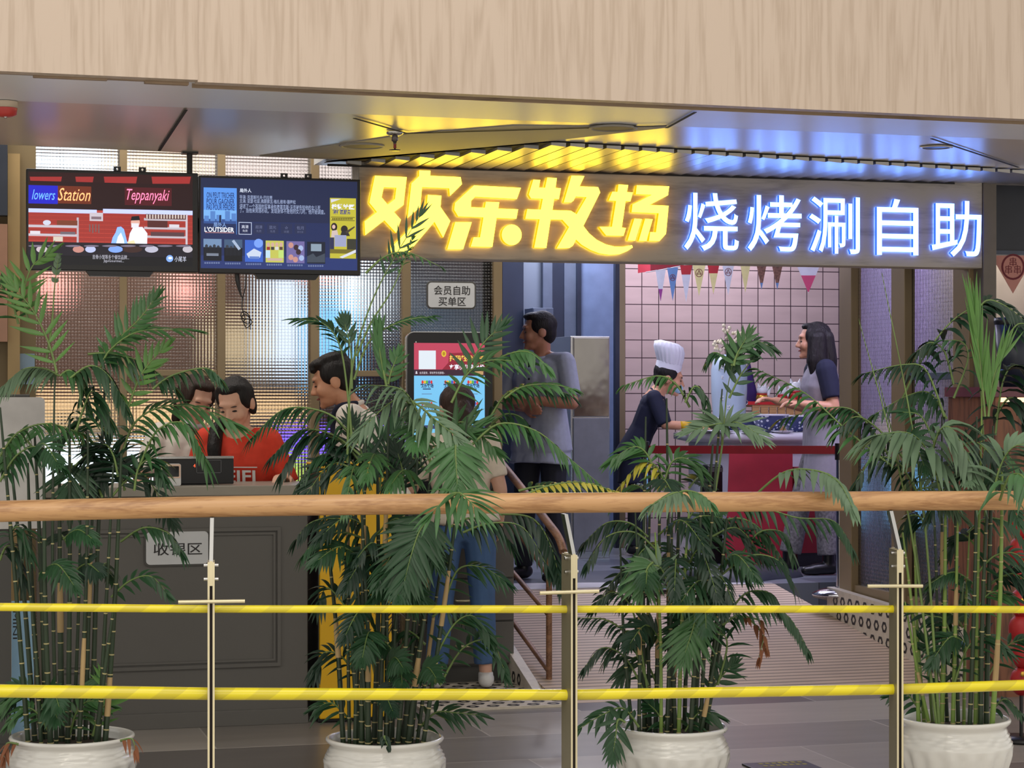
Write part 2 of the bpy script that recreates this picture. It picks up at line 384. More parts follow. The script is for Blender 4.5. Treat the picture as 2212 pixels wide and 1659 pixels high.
# ------------------------------------------------------------------ setting: floors, ramp
struct(MB().box((-5, 7.5, -0.1), (9, 12.2, 0)), 'floor', m_floor)
struct(MB().box((-5, -4.0, -0.1), (9, 7.5, 0)), 'floor_mall', tiles('pale_bounce_tile', RGB(218, 212, 204), RGB(206, 200, 192), RGB(170, 164, 156), 0.8, 0.8, 0.003, 'XY', 0.25))  # unseen floor in front, made pale to bounce light onto the soffit
XR0, XR1, YR0, YR1 = 2.98, 5.1, onZ(1300, 1517, 0).y, 12.3
struct(MB().box((XR0 - 0.2, YR1, -0.1), (8, 18.4, ZF)), 'floor_inner', m_ifloor)
def hexes(mb, o, a, b, nx, ny, pitch, m):
    for i in range(nx):
        for j in range(ny):
            c = o + a * (pitch * (i + 0.5 + (0.5 if j % 2 else 0))) + b * (pitch * 0.87 * (j + 0.5))
            n = a.cross(b).normalized()
            ring = lambda r: [c + (a * math.cos(k * PI / 3) + b * math.sin(k * PI / 3)) * r + n * 0.0012 for k in range(6)]
            ro, ri = ring(pitch * 0.33), ring(pitch * 0.17)
            mb.add(ro + ri, [(k, (k + 1) % 6, 6 + (k + 1) % 6, 6 + k) for k in range(6)], m)
rp = MB()
rp.add([(XR0, YR0, 0.0), (XR1, YR0, 0.0), (XR1, YR1, ZF), (XR0, YR1, ZF), (XR0, YR0, -0.1), (XR1, YR0, -0.1), (XR1, YR1, -0.1), (XR0, YR1, -0.1)],
       [(0, 1, 2, 3), (4, 5, 1, 0), (5, 6, 2, 1), (7, 4, 0, 3)])
m_ramp = wave_bump('ribbed_ramp', RGB(198, 174, 150), 'Y', 0.058, 0.003, 0.55, 0.4)
struct(rp, 'floor_ramp', m_ramp)
# landing at the ramp head, its lit look put into the pale colour
kb = MB(); kc = bez([(3.3, 12.75, 0), (4.1, 12.62, 0), (4.7, 12.45, 0), (5.09, 12.32, 0)], 12)
kb.prism([(p.x, p.y) for p in kc] + [(5.09, 12.301), (3.3, 12.301)], (Vector((0, 0, ZF)), UX, UY, UZ), 0.004)
struct(kb, 'trim_ramp_landing', mat('pale_lit_landing', RGB(190, 188, 190), 0.5))
# mosaic threshold in front of the self-service cabinet
mo = MB(); t0 = onZ(915, 1534, 0.012); t1 = onZ(1216, 1534, 0.012); yb = 10.66
mo.box((t0.x, t0.y, 0), (XR0 + 0.02, yb, 0.012)); hexes(mo, Vector((t0.x, t0.y, 0.0125)), UX, UY, int((XR0 - t0.x) / 0.1), int((yb - t0.y) / 0.087), 0.1, 1)
struct(mo, 'floor_mosaic', [m_cream, m_ink])
# mosaic skirting up both sides of the ramp
for side, xk in (('left', XR0), ('right', XR1)):
    k = MB(); sg = 1 if side == 'left' else -1; xa = xk - sg * 0.05
    y0, y1 = YR0 - 0.05, 11.5; zt = 0.34
    if side == 'left': prof = [(10.10, 0), (10.75, 0.0), (10.75, 0.20), (10.13, 0.012)]
    else: prof = [(y0, 0), (y1, 0), (y1, 0.37), (y0, 0.31)]
    k.prism([(p[0], p[1]) for p in prof], (Vector((xk, 0, 0)), UY, UZ, Vector((-sg, 0, 0))), 0.05)
    q = MB(); a = UY if sg > 0 else UY
    n_y = int((y1 - y0) / 0.1)
    for i in range(n_y):
        for j in range(5):
            yy = y0 + 0.1 * (i + 0.3 + 0.5 * (j % 2)); zz = 0.045 + 0.085 * j
            lim = ((yy - 10.1) / 0.65 * 0.2 if side == 'left' else 0.33)
            if zz > lim - 0.03 or yy > (10.7 if side == 'left' else y1): continue
            c = Vector((xk - 0.0515 if side == 'left' else xk - 0.0015, yy, zz))
            ring = lambda r: [c + (UY * math.cos(w_ * PI / 3) + UZ * math.sin(w_ * PI / 3)) * r for w_ in range(6)]
            ro, ri = ring(0.033), ring(0.017)
            q.add(ro + ri, [(w_, (w_ + 1) % 6, 6 + (w_ + 1) % 6, 6 + w_) for w_ in range(6)], 1)
    k.add(q.v, q.f, 1)
    struct(k, 'baseboard_' + side, [m_cream, m_ink])

# ------------------------------------------------------------------ setting: wood fascia and soffit
fa, fb = onZ(-120, 144, ZC), onZ(2340, 256, ZC); fs = onZ(424, 172, ZC)
fd = (fb - fa); fd.z = 0; fd.normalize(); fa = fa - fd * 1.6; fb = fb + fd * 1.6; fn = Vector((fd.y, -fd.x, 0))
def fascia(p0, p1, off, zb, name):
    b = MB(); Lq = (p1 - p0).length; o = p0 + fn * off
    M = Matrix(((fd.x, -fn.x, 0, o.x), (fd.y, -fn.y, 0, o.y), (0, 0, 1, 0), (0, 0, 0, 1)))
    b.box((0, 0, zb), (Lq, 0.06, ZC + 1.6))
    ob = tag(b.build(name, m_ash, None), kind='structure'); ob.matrix_world = M
    return ob
fascia(fs, fb, 0.03, ZC - 0.012, 'wall_fascia')
fascia(fa, fs, 0.0, ZC - 0.006, 'wall_fascia.001')
def lip(p0, p1, w0, h, name, col):
    b = MB(); o = p0; Lq = (p1 - p0).length
    M = Matrix(((fd.x, -fn.x, 0, o.x), (fd.y, -fn.y, 0, o.y), (0, 0, 1, 0), (0, 0, 0, 1)))
    b.box((0, 0.062, ZC - h), (Lq, w0, ZC + 0.05)); ob = tag(b.build(name, col, None, bevel=0.002), kind='structure'); ob.matrix_world = M
m_lip = wood('lip_wood', RGB(150, 128, 104), RGB(118, 98, 78), 'X', 6, 0.5, 3, 0.1)
lip(fs - fn * 0.032, fb - fn * 0.032, 0.06, 0.016, 'trim_fascia_lip', m_lip)
for i, (a_, b_, h_) in enumerate(((-120, 78, 0.004), (78, 238, 0.012), (238, 333, 0.008), (333, 424, 0.016))):
    pa, pb = fa + fd * ((onZ(a_, 150, ZC) - fa).dot(fd)), fa + fd * ((onZ(b_, 160, ZC) - fa).dot(fd))
    if i == 0: pa = pa - fd * 1.5
    lip(pa, pb, 0.09, h_, 'trim_fascia_lath', m_lip)
def slab(pix, z, m, name, th=0.03, world=None):
    pts = [onZ(a, b, z) for a, b in pix] if world is None else world
    b = MB(); b.prism([(p.x, p.y) for p in pts], (Vector((0, 0, z)), UX, UY, UZ), th); return struct(b, name, m)
l2a, l2b = onZ(-150, 214, ZC) - fd * 1.6, onZ(2380, 306, ZC) + fd * 1.6
slab(None, ZC, m_band, 'ceiling_band', 0.04, [fa + UY * 0.05 - UX * 0.3, fb + UX * 0.3 + UY * 0.05, l2b, l2a])
bk = [onZ(-150, 304, ZC), onZ(75, 315, ZC), onZ(420, 331, ZC), onZ(700, 344, ZC)]
bk[0] = bk[0] - UX * 1.6
bk = [l2a] + [l2b] + [Vector((l2b.x + 0.3, VS + 0.25, ZC)), Vector((bk[3].x, VS + 0.25, ZC))] + bk[::-1]
slab(None, ZC, m_soff, 'ceiling', 0.04, bk)
slab([(880, 290), (1108, 272), (1440, 276), (1195, 304), (760, 346), (560, 338)], ZC - 0.004, m_matte, 'ceiling_facet', 0.0035)  # soffit finish without the letters' reflection, painted as a duller colour
# room above the soffit edge: closing panel behind the glass head
struct(MB().box((-5, 10.4, ZC + 0.75), (3.1, 13.7, ZC + 0.8)), 'ceiling_hall', m_matte)
def strip(p, q, wd, z, name, m):
    a, b = onZ(*p, z), onZ(*q, z); d = (b - a); n = Vector((d.y, -d.x, 0)).normalized() * wd / 2
    x = MB(); x.prism([((a + n).x, (a + n).y), ((b + n).x, (b + n).y), ((b - n).x, (b - n).y), ((a - n).x, (a - n).y)], (Vector((0, 0, z)), UX, UY, UZ), 0.002); struct(x, name, m)
for p, q in (((402, 238), (344, 326)), ((2012, 300), (2200, 362)), ((1440, 277), (1502, 243)), ((765, 256), (880, 289)), ((880, 289), (1440, 272))):
    strip(p, q, 0.012, ZC - 0.008, 'trim_ceiling_seam', m_seam)
# slatted strip above the sign
sl = MB(); slm = mat('slat_metal', RGB(190, 188, 184), 0.30, 0.75, 0.05, 3, stretch=(1, 0.1, 1))
L0, L1, L2 = onZ(700, 349, ZC), onZ(1195, 304, ZC), onZ(2150, 362, ZC)
x = L0.x
while x < onY(2200, 385, VS).x:
    if x < L1.x: f = (x - L0.x) / (L1.x - L0.x); ys = L0.y + (L1.y - L0.y) * f
    else: f = (x - L1.x) / (L2.x - L1.x); ys = L1.y + (L2.y - L1.y) * f
    ye = VS + 0.0
    if ye - ys > 0.02:
        sl.add([(x, ys, ZC - 0.018), (x + 0.066, ys, ZC - 0.024), (x + 0.066, ye, ZC - 0.024), (x, ye, ZC - 0.018), (x, ys, ZC - 0.006), (x + 0.066, ys, ZC - 0.006), (x + 0.066, ye, ZC - 0.006), (x, ye, ZC - 0.006)],
               [(0, 3, 2, 1), (0, 1, 5, 4), (1, 2, 6, 5), (3, 0, 4, 7), (2, 3, 7, 6), (4, 5, 6, 7)])
    x += 0.088
struct(sl, 'ceiling_slats', slm)
sb = MB(); sb.prism([(L0.x, L0.y), (L1.x, L1.y), (L2.x, L2.y), (L2.x, VS), (L0.x, VS)], (Vector((0, 0, ZC - 0.0058)), UX, UY, UZ), 0.0015); struct(sb, 'ceiling_slat_backing', m_seam)
struct(MB().box((L0.x, VS - 0.004, ZC - 0.030), (L2.x + 0.05, VS + 0.0, ZC - 0.019)), 'trim_sign_head', m_seam)

# ------------------------------------------------------------------ setting: reeded glass shop front
gx = lambda px: onY(px, 700, VG).x
ZT = ZC + 0.55
mull = [(257, 273), (468, 485), (669, 687), (866, 884), (1063, 1081)]
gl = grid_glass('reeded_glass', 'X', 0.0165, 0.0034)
edges = [76] + [e for m_ in mull for e in m_]
panes = [(edges[i], edges[i + 1]) for i in range(0, len(edges) - 1, 2)]
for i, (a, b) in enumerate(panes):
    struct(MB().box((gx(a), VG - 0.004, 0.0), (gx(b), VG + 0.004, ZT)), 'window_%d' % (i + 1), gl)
fr = None
for i, (a, b) in enumerate(mull):
    struct(MB().box((gx(a), VG - 0.04, 0.0), (gx(b), VG + 0.04, ZT)), 'trim_mullion_%d' % (i + 1), m_tan, 0.003)
zt_ = onY(380, 806, VG).z
for i, (a, b) in enumerate(panes[:4]):
    if i in (1, 3): struct(MB().box((gx(a), VG - 0.03, zt_ - 0.016), (gx(b), VG + 0.03, zt_ + 0.016)), 'trim_transom_%d' % i, m_tan, 0.003)
wl = MB(); wl.box((-4.5, VG - 0.12, 0), (gx(75), VG + 0.1, ZT)); struct(wl, 'wall_left', mat('brown_wall', RGB(112, 96, 66), 0.6, 0, 0.06, 2))
struct(MB().box((gx(14), VG - 0.16, 0), (gx(40), VG - 0.12, ZC + 0.1)), 'trim_left_post', mat('tan_wall', RGB(150, 126, 84), 0.5, 0, 0.05))
struct(MB().box((gx(-140), VG - 0.20, pl(0, 472, VG)[1]), (gx(13), VG - 0.12, ZT)), 'wall_left_panel', mat('navy_panel', RGB(38, 44, 56), 0.4))
struct(MB().box((gx(-140), VG - 0.19, pl(0, 740, VG)[1]), (gx(13), VG - 0.125, pl(0, 490, VG)[1])), 'wall_left_board', mat('peach_board', RGB(150, 112, 90), 0.5))
# hall behind the reeded glass: wall, glowing boxes and lamps seen blurred through it
struct(MB().box((-5, 13.6, 0), (3.1, 13.7, ZT + 0.35)), 'wall_hall', mat('taupe_wall', RGB(150, 124, 112), 0.6, 0, 0.1, 1.2))
struct(MB().box((2.89, 10.99, 0), (2.965, 13.7, ZT)), 'wall_divider', mat('navy_wall', RGB(48, 56, 76), 0.45))
struct(MB().box((-5, VG + 0.1, -0.1), (3.1, 13.7, 0.0)), 'floor_hall', m_ifloor)
def glowbox(px0, py0, px1, py1, v, m, name, label, cat='light', depth=0.06, group=None):
    a, b = pl(px0, py1, v), pl(px1, py0, v)
    t = thing(name, label, cat, ((a[0] + b[0]) / 2, v, a[1]), 0, group)
    if a[1] < 1.9 and v < 13.4: MB().box(((a[0] + b[0]) / 2 - 0.03, v + 0.01, 0), ((a[0] + b[0]) / 2 + 0.03, v + 0.05, a[1] - 0.0155)).build('stand', m_dgrey, t)
    MB().box((a[0] - 0.015, v + 0.002, a[1] - 0.015), (b[0] + 0.015, v + depth, b[1] + 0.015)).build('housing', m_dgrey, t)
    MB().box((a[0], v - 0.004, a[1]), (b[0], v + 0.002, b[1])).build('light_panel', m, t); return t
g_white = glow('cool_light', (0.80, 0.90, 1.0), 2.2); g_cream = glow('cream_light', (1.0, 0.86, 0.66), 1.5); g_rose = glow('rose_light', (0.9, 0.78, 0.74), 1.1)
g_cyan = glow('cyan_screen', (0.22, 0.60, 1.0), 1.3); g_pale = glow('pale_screen', (0.72, 0.84, 1.0), 1.25); g_warm = glow('warm_light', (1.0, 0.66, 0.34), 1.0)
g_ochre = glow('ochre_light', (0.72, 0.56, 0.34), 0.75); g_violet = glow('violet_strip', (0.22, 0.12, 1.0), 1.7); g_green = glow('lime_light', (0.7, 1.0, 0.2), 0.9)
g_pinkl = glow('pink_lamp', (1.0, 0.42, 0.36), 1.5); g_grey = glow('dim_screen', (0.45, 0.5, 0.58), 0.35)
GB = [(40, 290, 262, 372, 13.53, g_white, 'cool white light panel high behind the leftmost glass pane'), (272, 300, 468, 378, 13.53, g_cream, 'cream light panel high behind the second glass pane'),
      (478, 310, 880, 385, 13.53, g_rose, 'long rosy light panel high behind the glass above the right screen'),
      (590, 575, 690, 800, 12.9, g_pale, 'pale bright menu light box behind the third glass pane'), (703, 640, 790, 830, 12.9, g_cyan, 'blue menu light box behind the fourth glass pane'),
      (750, 560, 868, 700, 13.4, g_white, 'white light box blurred behind glass right of the screens'), (470, 680, 590, 800, 13.0, g_ochre, 'ochre light box behind the glass above the woman in red'),
      (60, 850, 262, 905, 12.4, g_warm, 'warm shelf light low behind the leftmost glass pane'), (285, 865, 470, 940, 12.4, g_warm, 'warm shelf light low behind the second glass pane'),
      (520, 860, 680, 905, 12.4, g_warm, 'warm shelf light low behind the third glass pane'), (40, 965, 330, 1130, 12.2, g_white, 'cool white cabinet light at counter height behind the left panes'),
      (612, 935, 690, 980, 12.3, g_violet, 'violet light strip behind the third glass pane'), (700, 935, 880, 985, 12.2, g_violet, 'violet light strip behind the fourth glass pane'),
      (620, 988, 665, 1080, 12.1, g_green, 'lime green light behind glass beside the woman in red'), (520, 960, 600, 1080, 12.15, g_pale, 'pale cabinet light behind the glass near the woman in red'),
      (866, 700, 890, 800, 13.0, glow('dull_rose', (0.6, 0.3, 0.33), 0.6), 'dull rose light box behind the glass left of the white sign'), (703, 1000, 735, 1080, 12.1, g_pale, 'pale narrow light behind the glass beside the yellow cabinet'),
      (30, 915, 262, 950, 12.5, g_ochre, 'ochre shelf light below the warm one in the leftmost pane')]
for a in GB: glowbox(*a[:6], 'light_box', a[6])
for (px, py, r, lb) in ((118, 612, 0.11, 'pink pendant lamp blurred behind the leftmost glass pane'), (412, 622, 0.10, 'pink pendant lamp blurred behind the second glass pane'), (700, 560, 0.09, 'pink pendant lamp blurred behind glass under the right screen')):
    c = onY(px, py, 12.4); t = thing('pendant_lamp', lb, 'lamp', c, 0, 'pendant lamps in the dining hall')
    MB().ell(c, (r, r, r * 0.9)).build('lamp_shade', g_pinkl, t); MB().tube([c + UZ * r * 0.9, (c.x, c.y, ZC + 0.75)], 0.008).build('cord', m_black, t)

# ------------------------------------------------------------------ setting: dining room on the right
XB = onY(1345, 800, 17.0).x
struct(MB().box((XB - 0.9, 17.0, ZF), (8.6, 17.1, 3.4)), 'wall_back', m_pink)
struct(MB().box((2.9, 16.0, ZF), (onY(1345, 800, 16.0).x, 16.1, 3.4)), 'wall_corridor', m_greywall)
struct(MB().box((3.0, 13.7, 0), (3.1, 16.0, 3.4)), 'wall_inner_left', m_greywall)
struct(MB().box((8.5, 12.3, 0), (8.6, 17.0, 3.4)), 'wall_inner_right', m_greywall)
struct(MB().box((2.9, 11.1, 3.4), (8.6, 17.1, 3.45)), 'ceiling_inner', m_white)
struct(MB().box((2.9, VS + 0.2, ZC + 0.05), (9.0, 11.2, ZC + 0.1)), 'ceiling_lobby', m_soff)
def band(px0, px1, v, m, name, y0=0.32, y1=3.3, th=0.04, top=None, bot=None):
    a, b = onY(px0, 700, v).x, onY(px1, 700, v).x
    struct(MB().box((a, v - th, y0 if bot is None else onY(px0, bot, v).z), (b, v, y1 if top is None else onY(px0, top, v).z)), name, m)
m_navy = mat('navy_trim', RGB(30, 38, 56), 0.35); m_slate = mat('slate_panel', RGB(82, 92, 112), 0.4); m_peri = mat('periwinkle_panel', RGB(106, 124, 160), 0.25)
band(1083, 1128, 15.98, m_navy, 'trim_corridor_jamb'); band(1170, 1190, 15.98, m_slate, 'trim_corridor_strip'); band(1190, 1216, 15.98, m_navy, 'trim_corridor_gap')
band(1216, 1248, 15.97, m_slate, 'door_1'); band(1250, 1325, 15.96, m_peri, 'door_2'); band(1244, 1252, 15.93, m_navy, 'trim_door_edge')
band(1325, 1334, 15.5, m_navy, 'trim_post_glass', th=0.05); band(1334, 1346, 15.5, m_tan, 'trim_post_brass', th=0.05)
# red lintel above the buffet
a, b = onY(1378, 590, 15.8), onY(1700, 520, 15.8)
lm = MB(); q0, q1 = onY(1378, 590, 15.8), onY(1520, 569, 15.8)
lm.prism([(q0.x, q0.z), (q1.x, q1.z), (q1.x, q1.z + 0.4), (q0.x, q0.z + 0.4)], (Vector((0, 15.8, 0)), UX, UZ, -UY), 0.3); struct(lm, 'trim_red_lintel', mat('red_paint', RGB(170, 50, 62), 0.4))
# glass wing wall along the right side of the ramp
XW = 5.2
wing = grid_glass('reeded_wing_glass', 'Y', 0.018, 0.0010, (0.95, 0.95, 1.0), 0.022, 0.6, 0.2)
wy = lambda px: onX(px, 700, XW).y
WP = [(1830, 1856), (1943, 1972), (2077, 2112)]
zs = ZC
for i, (a, b) in enumerate(WP):
    struct(MB().box((XW - 0.05, wy(b), 0.30), (XW + 0.03, wy(a), ZC + 0.04)), 'trim_wing_post_%d' % (i + 1), m_tan, 0.003)
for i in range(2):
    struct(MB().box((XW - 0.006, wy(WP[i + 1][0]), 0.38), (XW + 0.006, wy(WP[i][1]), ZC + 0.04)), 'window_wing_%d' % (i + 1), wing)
    struct(MB().box((XW - 0.035, wy(WP[i + 1][0]), 0.30), (XW + 0.03, wy(WP[i][1]), 0.40)), 'trim_wing_sill_%d' % (i + 1), m_tan, 0.003)
zb = onX(2025, 812, XW).z
struct(MB().box((XW - 0.03, wy(WP[2][0]), zb - 0.02), (XW + 0.03, wy(WP[1][1]), zb + 0.02)), 'trim_wing_transom', m_slate, 0.003)
_xc = pl(2123, 600, VS)[0]
struct(MB().box((_xc, VS - 0.005, 0), (_xc + 0.075, VS + 0.19, ZC)), 'trim_corner_post', mat('corner_post', RGB(112, 104, 96), 0.5), 0.004)
struct(MB().box((XW - 0.06, 9.62, 0.28), (XW + 0.14, 11.8, 0.31)), 'trim_ledge', mat('grey_ledge', RGB(130, 122, 112), 0.5), 0.004)
struct(MB().box((6.4, VS + 0.3, 0), (6.5, 13.9, ZC + 0.1)), 'wall_wing_hall', mat('lilac_wall', RGB(176, 160, 190), 0.6))
for iq, q in enumerate(((1835, 1000, 1930, 1130, g_cyan, 'blue light box low behind the first wing pane'), (1990, 1010, 2070, 1130, g_cyan, 'blue light box low behind the second wing pane'), (1975, 900, 2080, 985, glow('apricot_light', (0.85, 0.68, 0.55), 0.7), 'apricot light box behind the second wing pane'))):
    a, b = onX(q[0], q[3], XW + 0.45 + 0.1 * (iq == 2)), onX(q[2], q[1], XW + 0.45 + 0.1 * (iq == 2))
    t = thing('light_box', q[5], 'light', ((a.x), (a.y + b.y) / 2, a.z))
    MB().box((a.x + 0.0045, b.y, 0.0), (a.x + 0.06, a.y, b.z)).build('housing', m_dgrey, t); MB().box((a.x - 0.004, b.y + 0.01, a.z + 0.01), (a.x + 0.004, a.y - 0.01, b.z - 0.01)).build('light_panel', q[4], t)
# neighbour shop at the far right
nx = lambda px, v: onY(px, 700, v).x
struct(MB().box((nx(2140, 11.0), 11.0, 0), (8.6, 11.1, 3.2)), 'wall_marble', mat('cream_marble', RGB(176, 168, 158), 0.3, 0, 0.2, 2.2))
struct(MB().box((XW + 0.13, 10.2, pl(2180, 546, 10.2)[1]), (8.6, 10.3, 3.0)), 'wall_neighbour_header', mat('midnight_panel', RGB(46, 50, 62), 0.4))
struct(MB().box((XW + 0.13, 10.18, pl(2180, 556, 10.2)[1] - 0.01), (8.6, 10.22, pl(2180, 542, 10.2)[1])), 'trim_header', m_slate)
# ------------------------------------------------------------------ the illuminated shop sign
z0, z1 = pl(775, 556, VS)[1], pl(775, 348, VS)[1]; sx0, sx1 = pl(775, 500, VS)[0], pl(2122, 500, VS)[0]
sign = thing('shop_sign', 'long grey-brown shop sign board with yellow and white lit characters over the entrance', 'sign', ((sx0 + sx1) / 2, VS, z0))
MB().box((sx0, VS, z0), (sx1, VS + 0.16, z1)).build('board', wood('sign_wood', RGB(186, 178, 166), RGB(158, 150, 140), 'X', 3, 0.55, 4, 0.15), sign, bevel=0.004)
VL = VS - 0.035
def Z1(p): return pl(770 + p[0] / 6.1444, 340 + p[1] / 6.1444, VL)
def Z2(p): return pl(1110 + p[0] / 6.1444, 340 + p[1] / 6.1444, VL)
FL = (Vector((0, VS - 0.006, 0)), UX, UZ, -UY)
y_face = glow('yellow_letter_face', (1.0, 0.72, 0.05), 5.0); y_side = glow('yellow_letter_side', (1.0, 0.40, 0.0), 1.3)
def letter(polys, f, holes=None):
    mb = MB()
    for i, p in enumerate(polys): mb.prism([f(q) for q in p], FL, 0.03, 0, [[f(q) for q in h] for h in (holes or {}).get(i, [])], 1)
    o = mb.build('letter', [y_face, y_side], sign); return o
letter([[(245, 243), (667, 262), (625, 632), (497, 725), (590, 828), (527, 1003), (370, 835), (115, 1032), (107, 850), (272, 725), (172, 602)],
        [(832, 172), (982, 178), (978, 243), (1382, 262), (1400, 355), (1240, 512), (1230, 410), (870, 395), (848, 655), (678, 805), (730, 345), (830, 250)],
        [(945, 497), (1127, 508), (1115, 658), (1245, 845), (1150, 1064), (1035, 855), (690, 1262), (435, 1245), (440, 1215), (800, 850), (825, 800), (928, 700)]], Z1,
       {0: [[(362, 397), (530, 403), (510, 553), (414, 626), (333, 530)]]})
letter([[(1560, 372), (2182, 405), (2128, 553), (1575, 522), (1522, 575), (1520, 662), (1703, 668), (1718, 590), (1895, 595), (1882, 680), (2145, 690), (2122, 815), (1860, 803), (1803, 1190), (1518, 1182), (1555, 1062), (1640, 1062), (1685, 797), (1350, 783), (1297, 695), (1308, 605)],
        [(1310, 860), (1530, 860), (1415, 1220), (1205, 1220)], [(2060 + 132 * math.cos(k * PI / 14), 1028 + 137 * math.sin(k * PI / 14)) for k in range(28)]], Z1)
letter([[(258, 295), (350, 300), (333, 400), (415, 403), (443, 268), (570, 275), (552, 405), (625, 410), (597, 557), (535, 550), (512, 700), (757, 708), (833, 755), (965, 528), (820, 520), (790, 575), (755, 600), (662, 597), (765, 243), (935, 247), (872, 385), (1118, 395), (1145, 465), (922, 910), (1000, 1010), (1100, 1095), (1220, 1155), (1340, 1185), (1450, 1187), (1565, 1165), (1578, 1195), (1500, 1245), (1400, 1285), (1270, 1293), (1140, 1275), (1020, 1230), (900, 1160), (825, 1090), (785, 1170), (735, 1203), (570, 1207), (732, 925), (645, 828), (487, 825), (430, 1203), (270, 1197), (342, 822), (152, 815), (178, 688), (357, 693), (385, 550), (228, 545), (198, 493)]], Z2)
letter([[(1388, 360), (1517, 367), (1500, 460), (1580, 465), (1545, 585), (1483, 582), (1432, 932), (1488, 937), (1455, 1043), (1225, 1037), (1135, 922), (1302, 922), (1357, 578), (1258, 573), (1308, 455), (1375, 458)],
        [(1633, 370), (2060, 385), (2045, 502), (1800, 632), (2053, 642), (2018, 1015), (1930, 1112), (1793, 1107), (1810, 992), (1885, 995), (1923, 742), (1562, 727), (1575, 625), (1830, 497), (1618, 488)],
        [(1600, 812), (1700, 818), (1610, 1107), (1510, 1102)], [(1742, 815), (1843, 820), (1758, 1112), (1657, 1108)]], Z2)
w_face = glow('white_letter_face', (0.17, 0.34, 1.0), 7.0); w_side = glow('white_letter_side', (0.02, 0.09, 1.0), 1.8)
for ch, (a, b, c, d) in (('烧', (185, 328, 512, 665)), ('烤', (565, 340, 887, 668)), ('涮', (932, 350, 1235, 682)), ('自', (1337, 362, 1585, 692)), ('助', (1665, 373, 1962, 700))):
    k = 800 / 2212
    ya, yb = (b + 0.03 * 0) * k + 300, d * k + 300
    p, q = pl(1412 + a * k, yb, VL), pl(1412 + c * k, ya, VL)
    MB().text(ch, FL, (p[0], p[1], q[0], q[1]), 0, 0.022, 0.004, 'box', 1, 4).build('letter', [w_face, w_side], sign)

# ------------------------------------------------------------------ hanging screens
VT = 9.50
FT = (Vector((0, VT - 0.002, 0)), UX, UZ, -UY)
_g = {}
def px_glow(c, s=1.0):
    k = (c, s)
    if k not in _g: _g[k] = glow('screen_%d_%d_%d_%d' % (*c, int(s * 100)), RGB(*c), s)
    return _g[k]
class Screen:
    """flat picture shown on a display: coloured patches and lettering on the panel's face"""
    def __init__(s, v, f): s.v = v; s.f = f; s.mb = MB(); s.m = []; s.n = 0
    def mi(s, c, k=1.0):
        m = px_glow(c, k)
        if m not in s.m: s.m.append(m)
        return s.m.index(m)
    def F(s, dz=None):
        s.n += 1; return (Vector((0, s.v - 0.0004 - s.n * 0.00003, 0)), UX, UZ, -UY)
    def q(s, *p): return pl(*s.f(*p), s.v)
    def rect(s, x0, y0, x1, y1, c, k=1.0):
        a, b = s.q(x0, y1), s.q(x1, y0); s.mb.prism([a, (b[0], a[1]), b, (a[0], b[1])], s.F(), 0.00002, s.mi(c, k))
    def poly(s, pts, c, k=1.0): s.mb.prism([s.q(*p) for p in pts], s.F(), 0.00002, s.mi(c, k))
    def circ(s, x, y, r, c, k=1.0, ry=None): s.poly([(x + r * math.cos(i * PI / 8), y - (ry or r) * math.sin(i * PI / 8)) for i in range(16)], c, k)
    def text(s, t, x0, y0, x1, y1, c, k=1.0, off=0.0, fit='box', shear=0.0):
        a, b = s.q(x0, y1), s.q(x1, y0); s.mb.text(t, s.F(), (a[0], a[1], b[0], b[1]), s.mi(c, k), 0.00002, off, fit, None, 2, shear)
    def build(s, parent, name='display'): return s.mb.build(name, s.m, parent)
def tv(px0, py0, px1, py1, label):
    a, b = pl(px0, py1, VT), pl(px1, py0, VT)
    t = thing('hanging_screen', label, 'screen', ((a[0] + b[0]) / 2, VT, a[1]), 0, 'screens over the cash desk')
    MB().box((a[0], VT, a[1]), (b[0], VT + 0.05, b[1])).build('bezel', m_black, t, bevel=0.004)
    xm = (a[0] + b[0]) / 2 + 0.03
    MB().prism([(xm - 0.15, a[1] + 0.004), (xm - 0.13, a[1] - 0.022), (xm + 0.13, a[1] - 0.022), (xm + 0.15, a[1] + 0.004)], (Vector((0, VT + 0.045, 0)), UX, UZ, -UY), 0.04).build('speaker_bar', m_black, t, bevel=0.003)
    for dx in (-0.01, 0.10):
        MB().prism([(xm + dx - 0.016, b[1] - 0.003), (xm + dx + 0.016, b[1] - 0.003), (xm + dx + 0.016, b[1] + 0.022), (xm + dx - 0.016, b[1] + 0.022)], (Vector((0, VT + 0.03, 0)), UX, UZ, -UY), 0.004, 0,
                   [[(xm + dx + 0.005 * math.cos(k), b[1] + 0.011 + 0.005 * math.sin(k)) for k in [i * PI / 5 for i in range(10)]]]).build('bracket', m_black, t)
    xp = onY(413, 330, VT + 0.06).x; zm = (a[1] + b[1]) / 2; MB().box((min(xm, xp + 0.014) , VT + 0.052, zm - 0.03), (max(xm, xp - 0.014), VT + 0.09, zm + 0.03)).build('arm', m_black, t)
    return t
kz = 800 / 2212
t1_ = tv(57, 374, 428, 583, 'left hanging screen showing a red kitchen under neon lettering')
S = Screen(VT, lambda x, y: (x * kz, 300 + (y - (x - 170) * 0.028) * kz + (x - 170) * 0.028 * kz))
S.rect(170, 222, 1150, 748, (10, 11, 18)); S.rect(170, 222, 1150, 440, (48, 16, 20), 0.8)
for a, b in ((178, 370), (450, 560), (620, 820), (905, 1140)): S.poly([(a, 226), (b, 226), (b - 8, 268), (a + 6, 268)], (176, 52, 52), 0.8)
S.rect(170, 275, 1150, 415, (40, 12, 18), 0.8); S.rect(170, 280, 345, 385, (30, 30, 200), 1.0); S.rect(345, 285, 545, 385, (120, 48, 26), 0.8); S.rect(745, 295, 1025, 395, (86, 18, 30), 0.8)
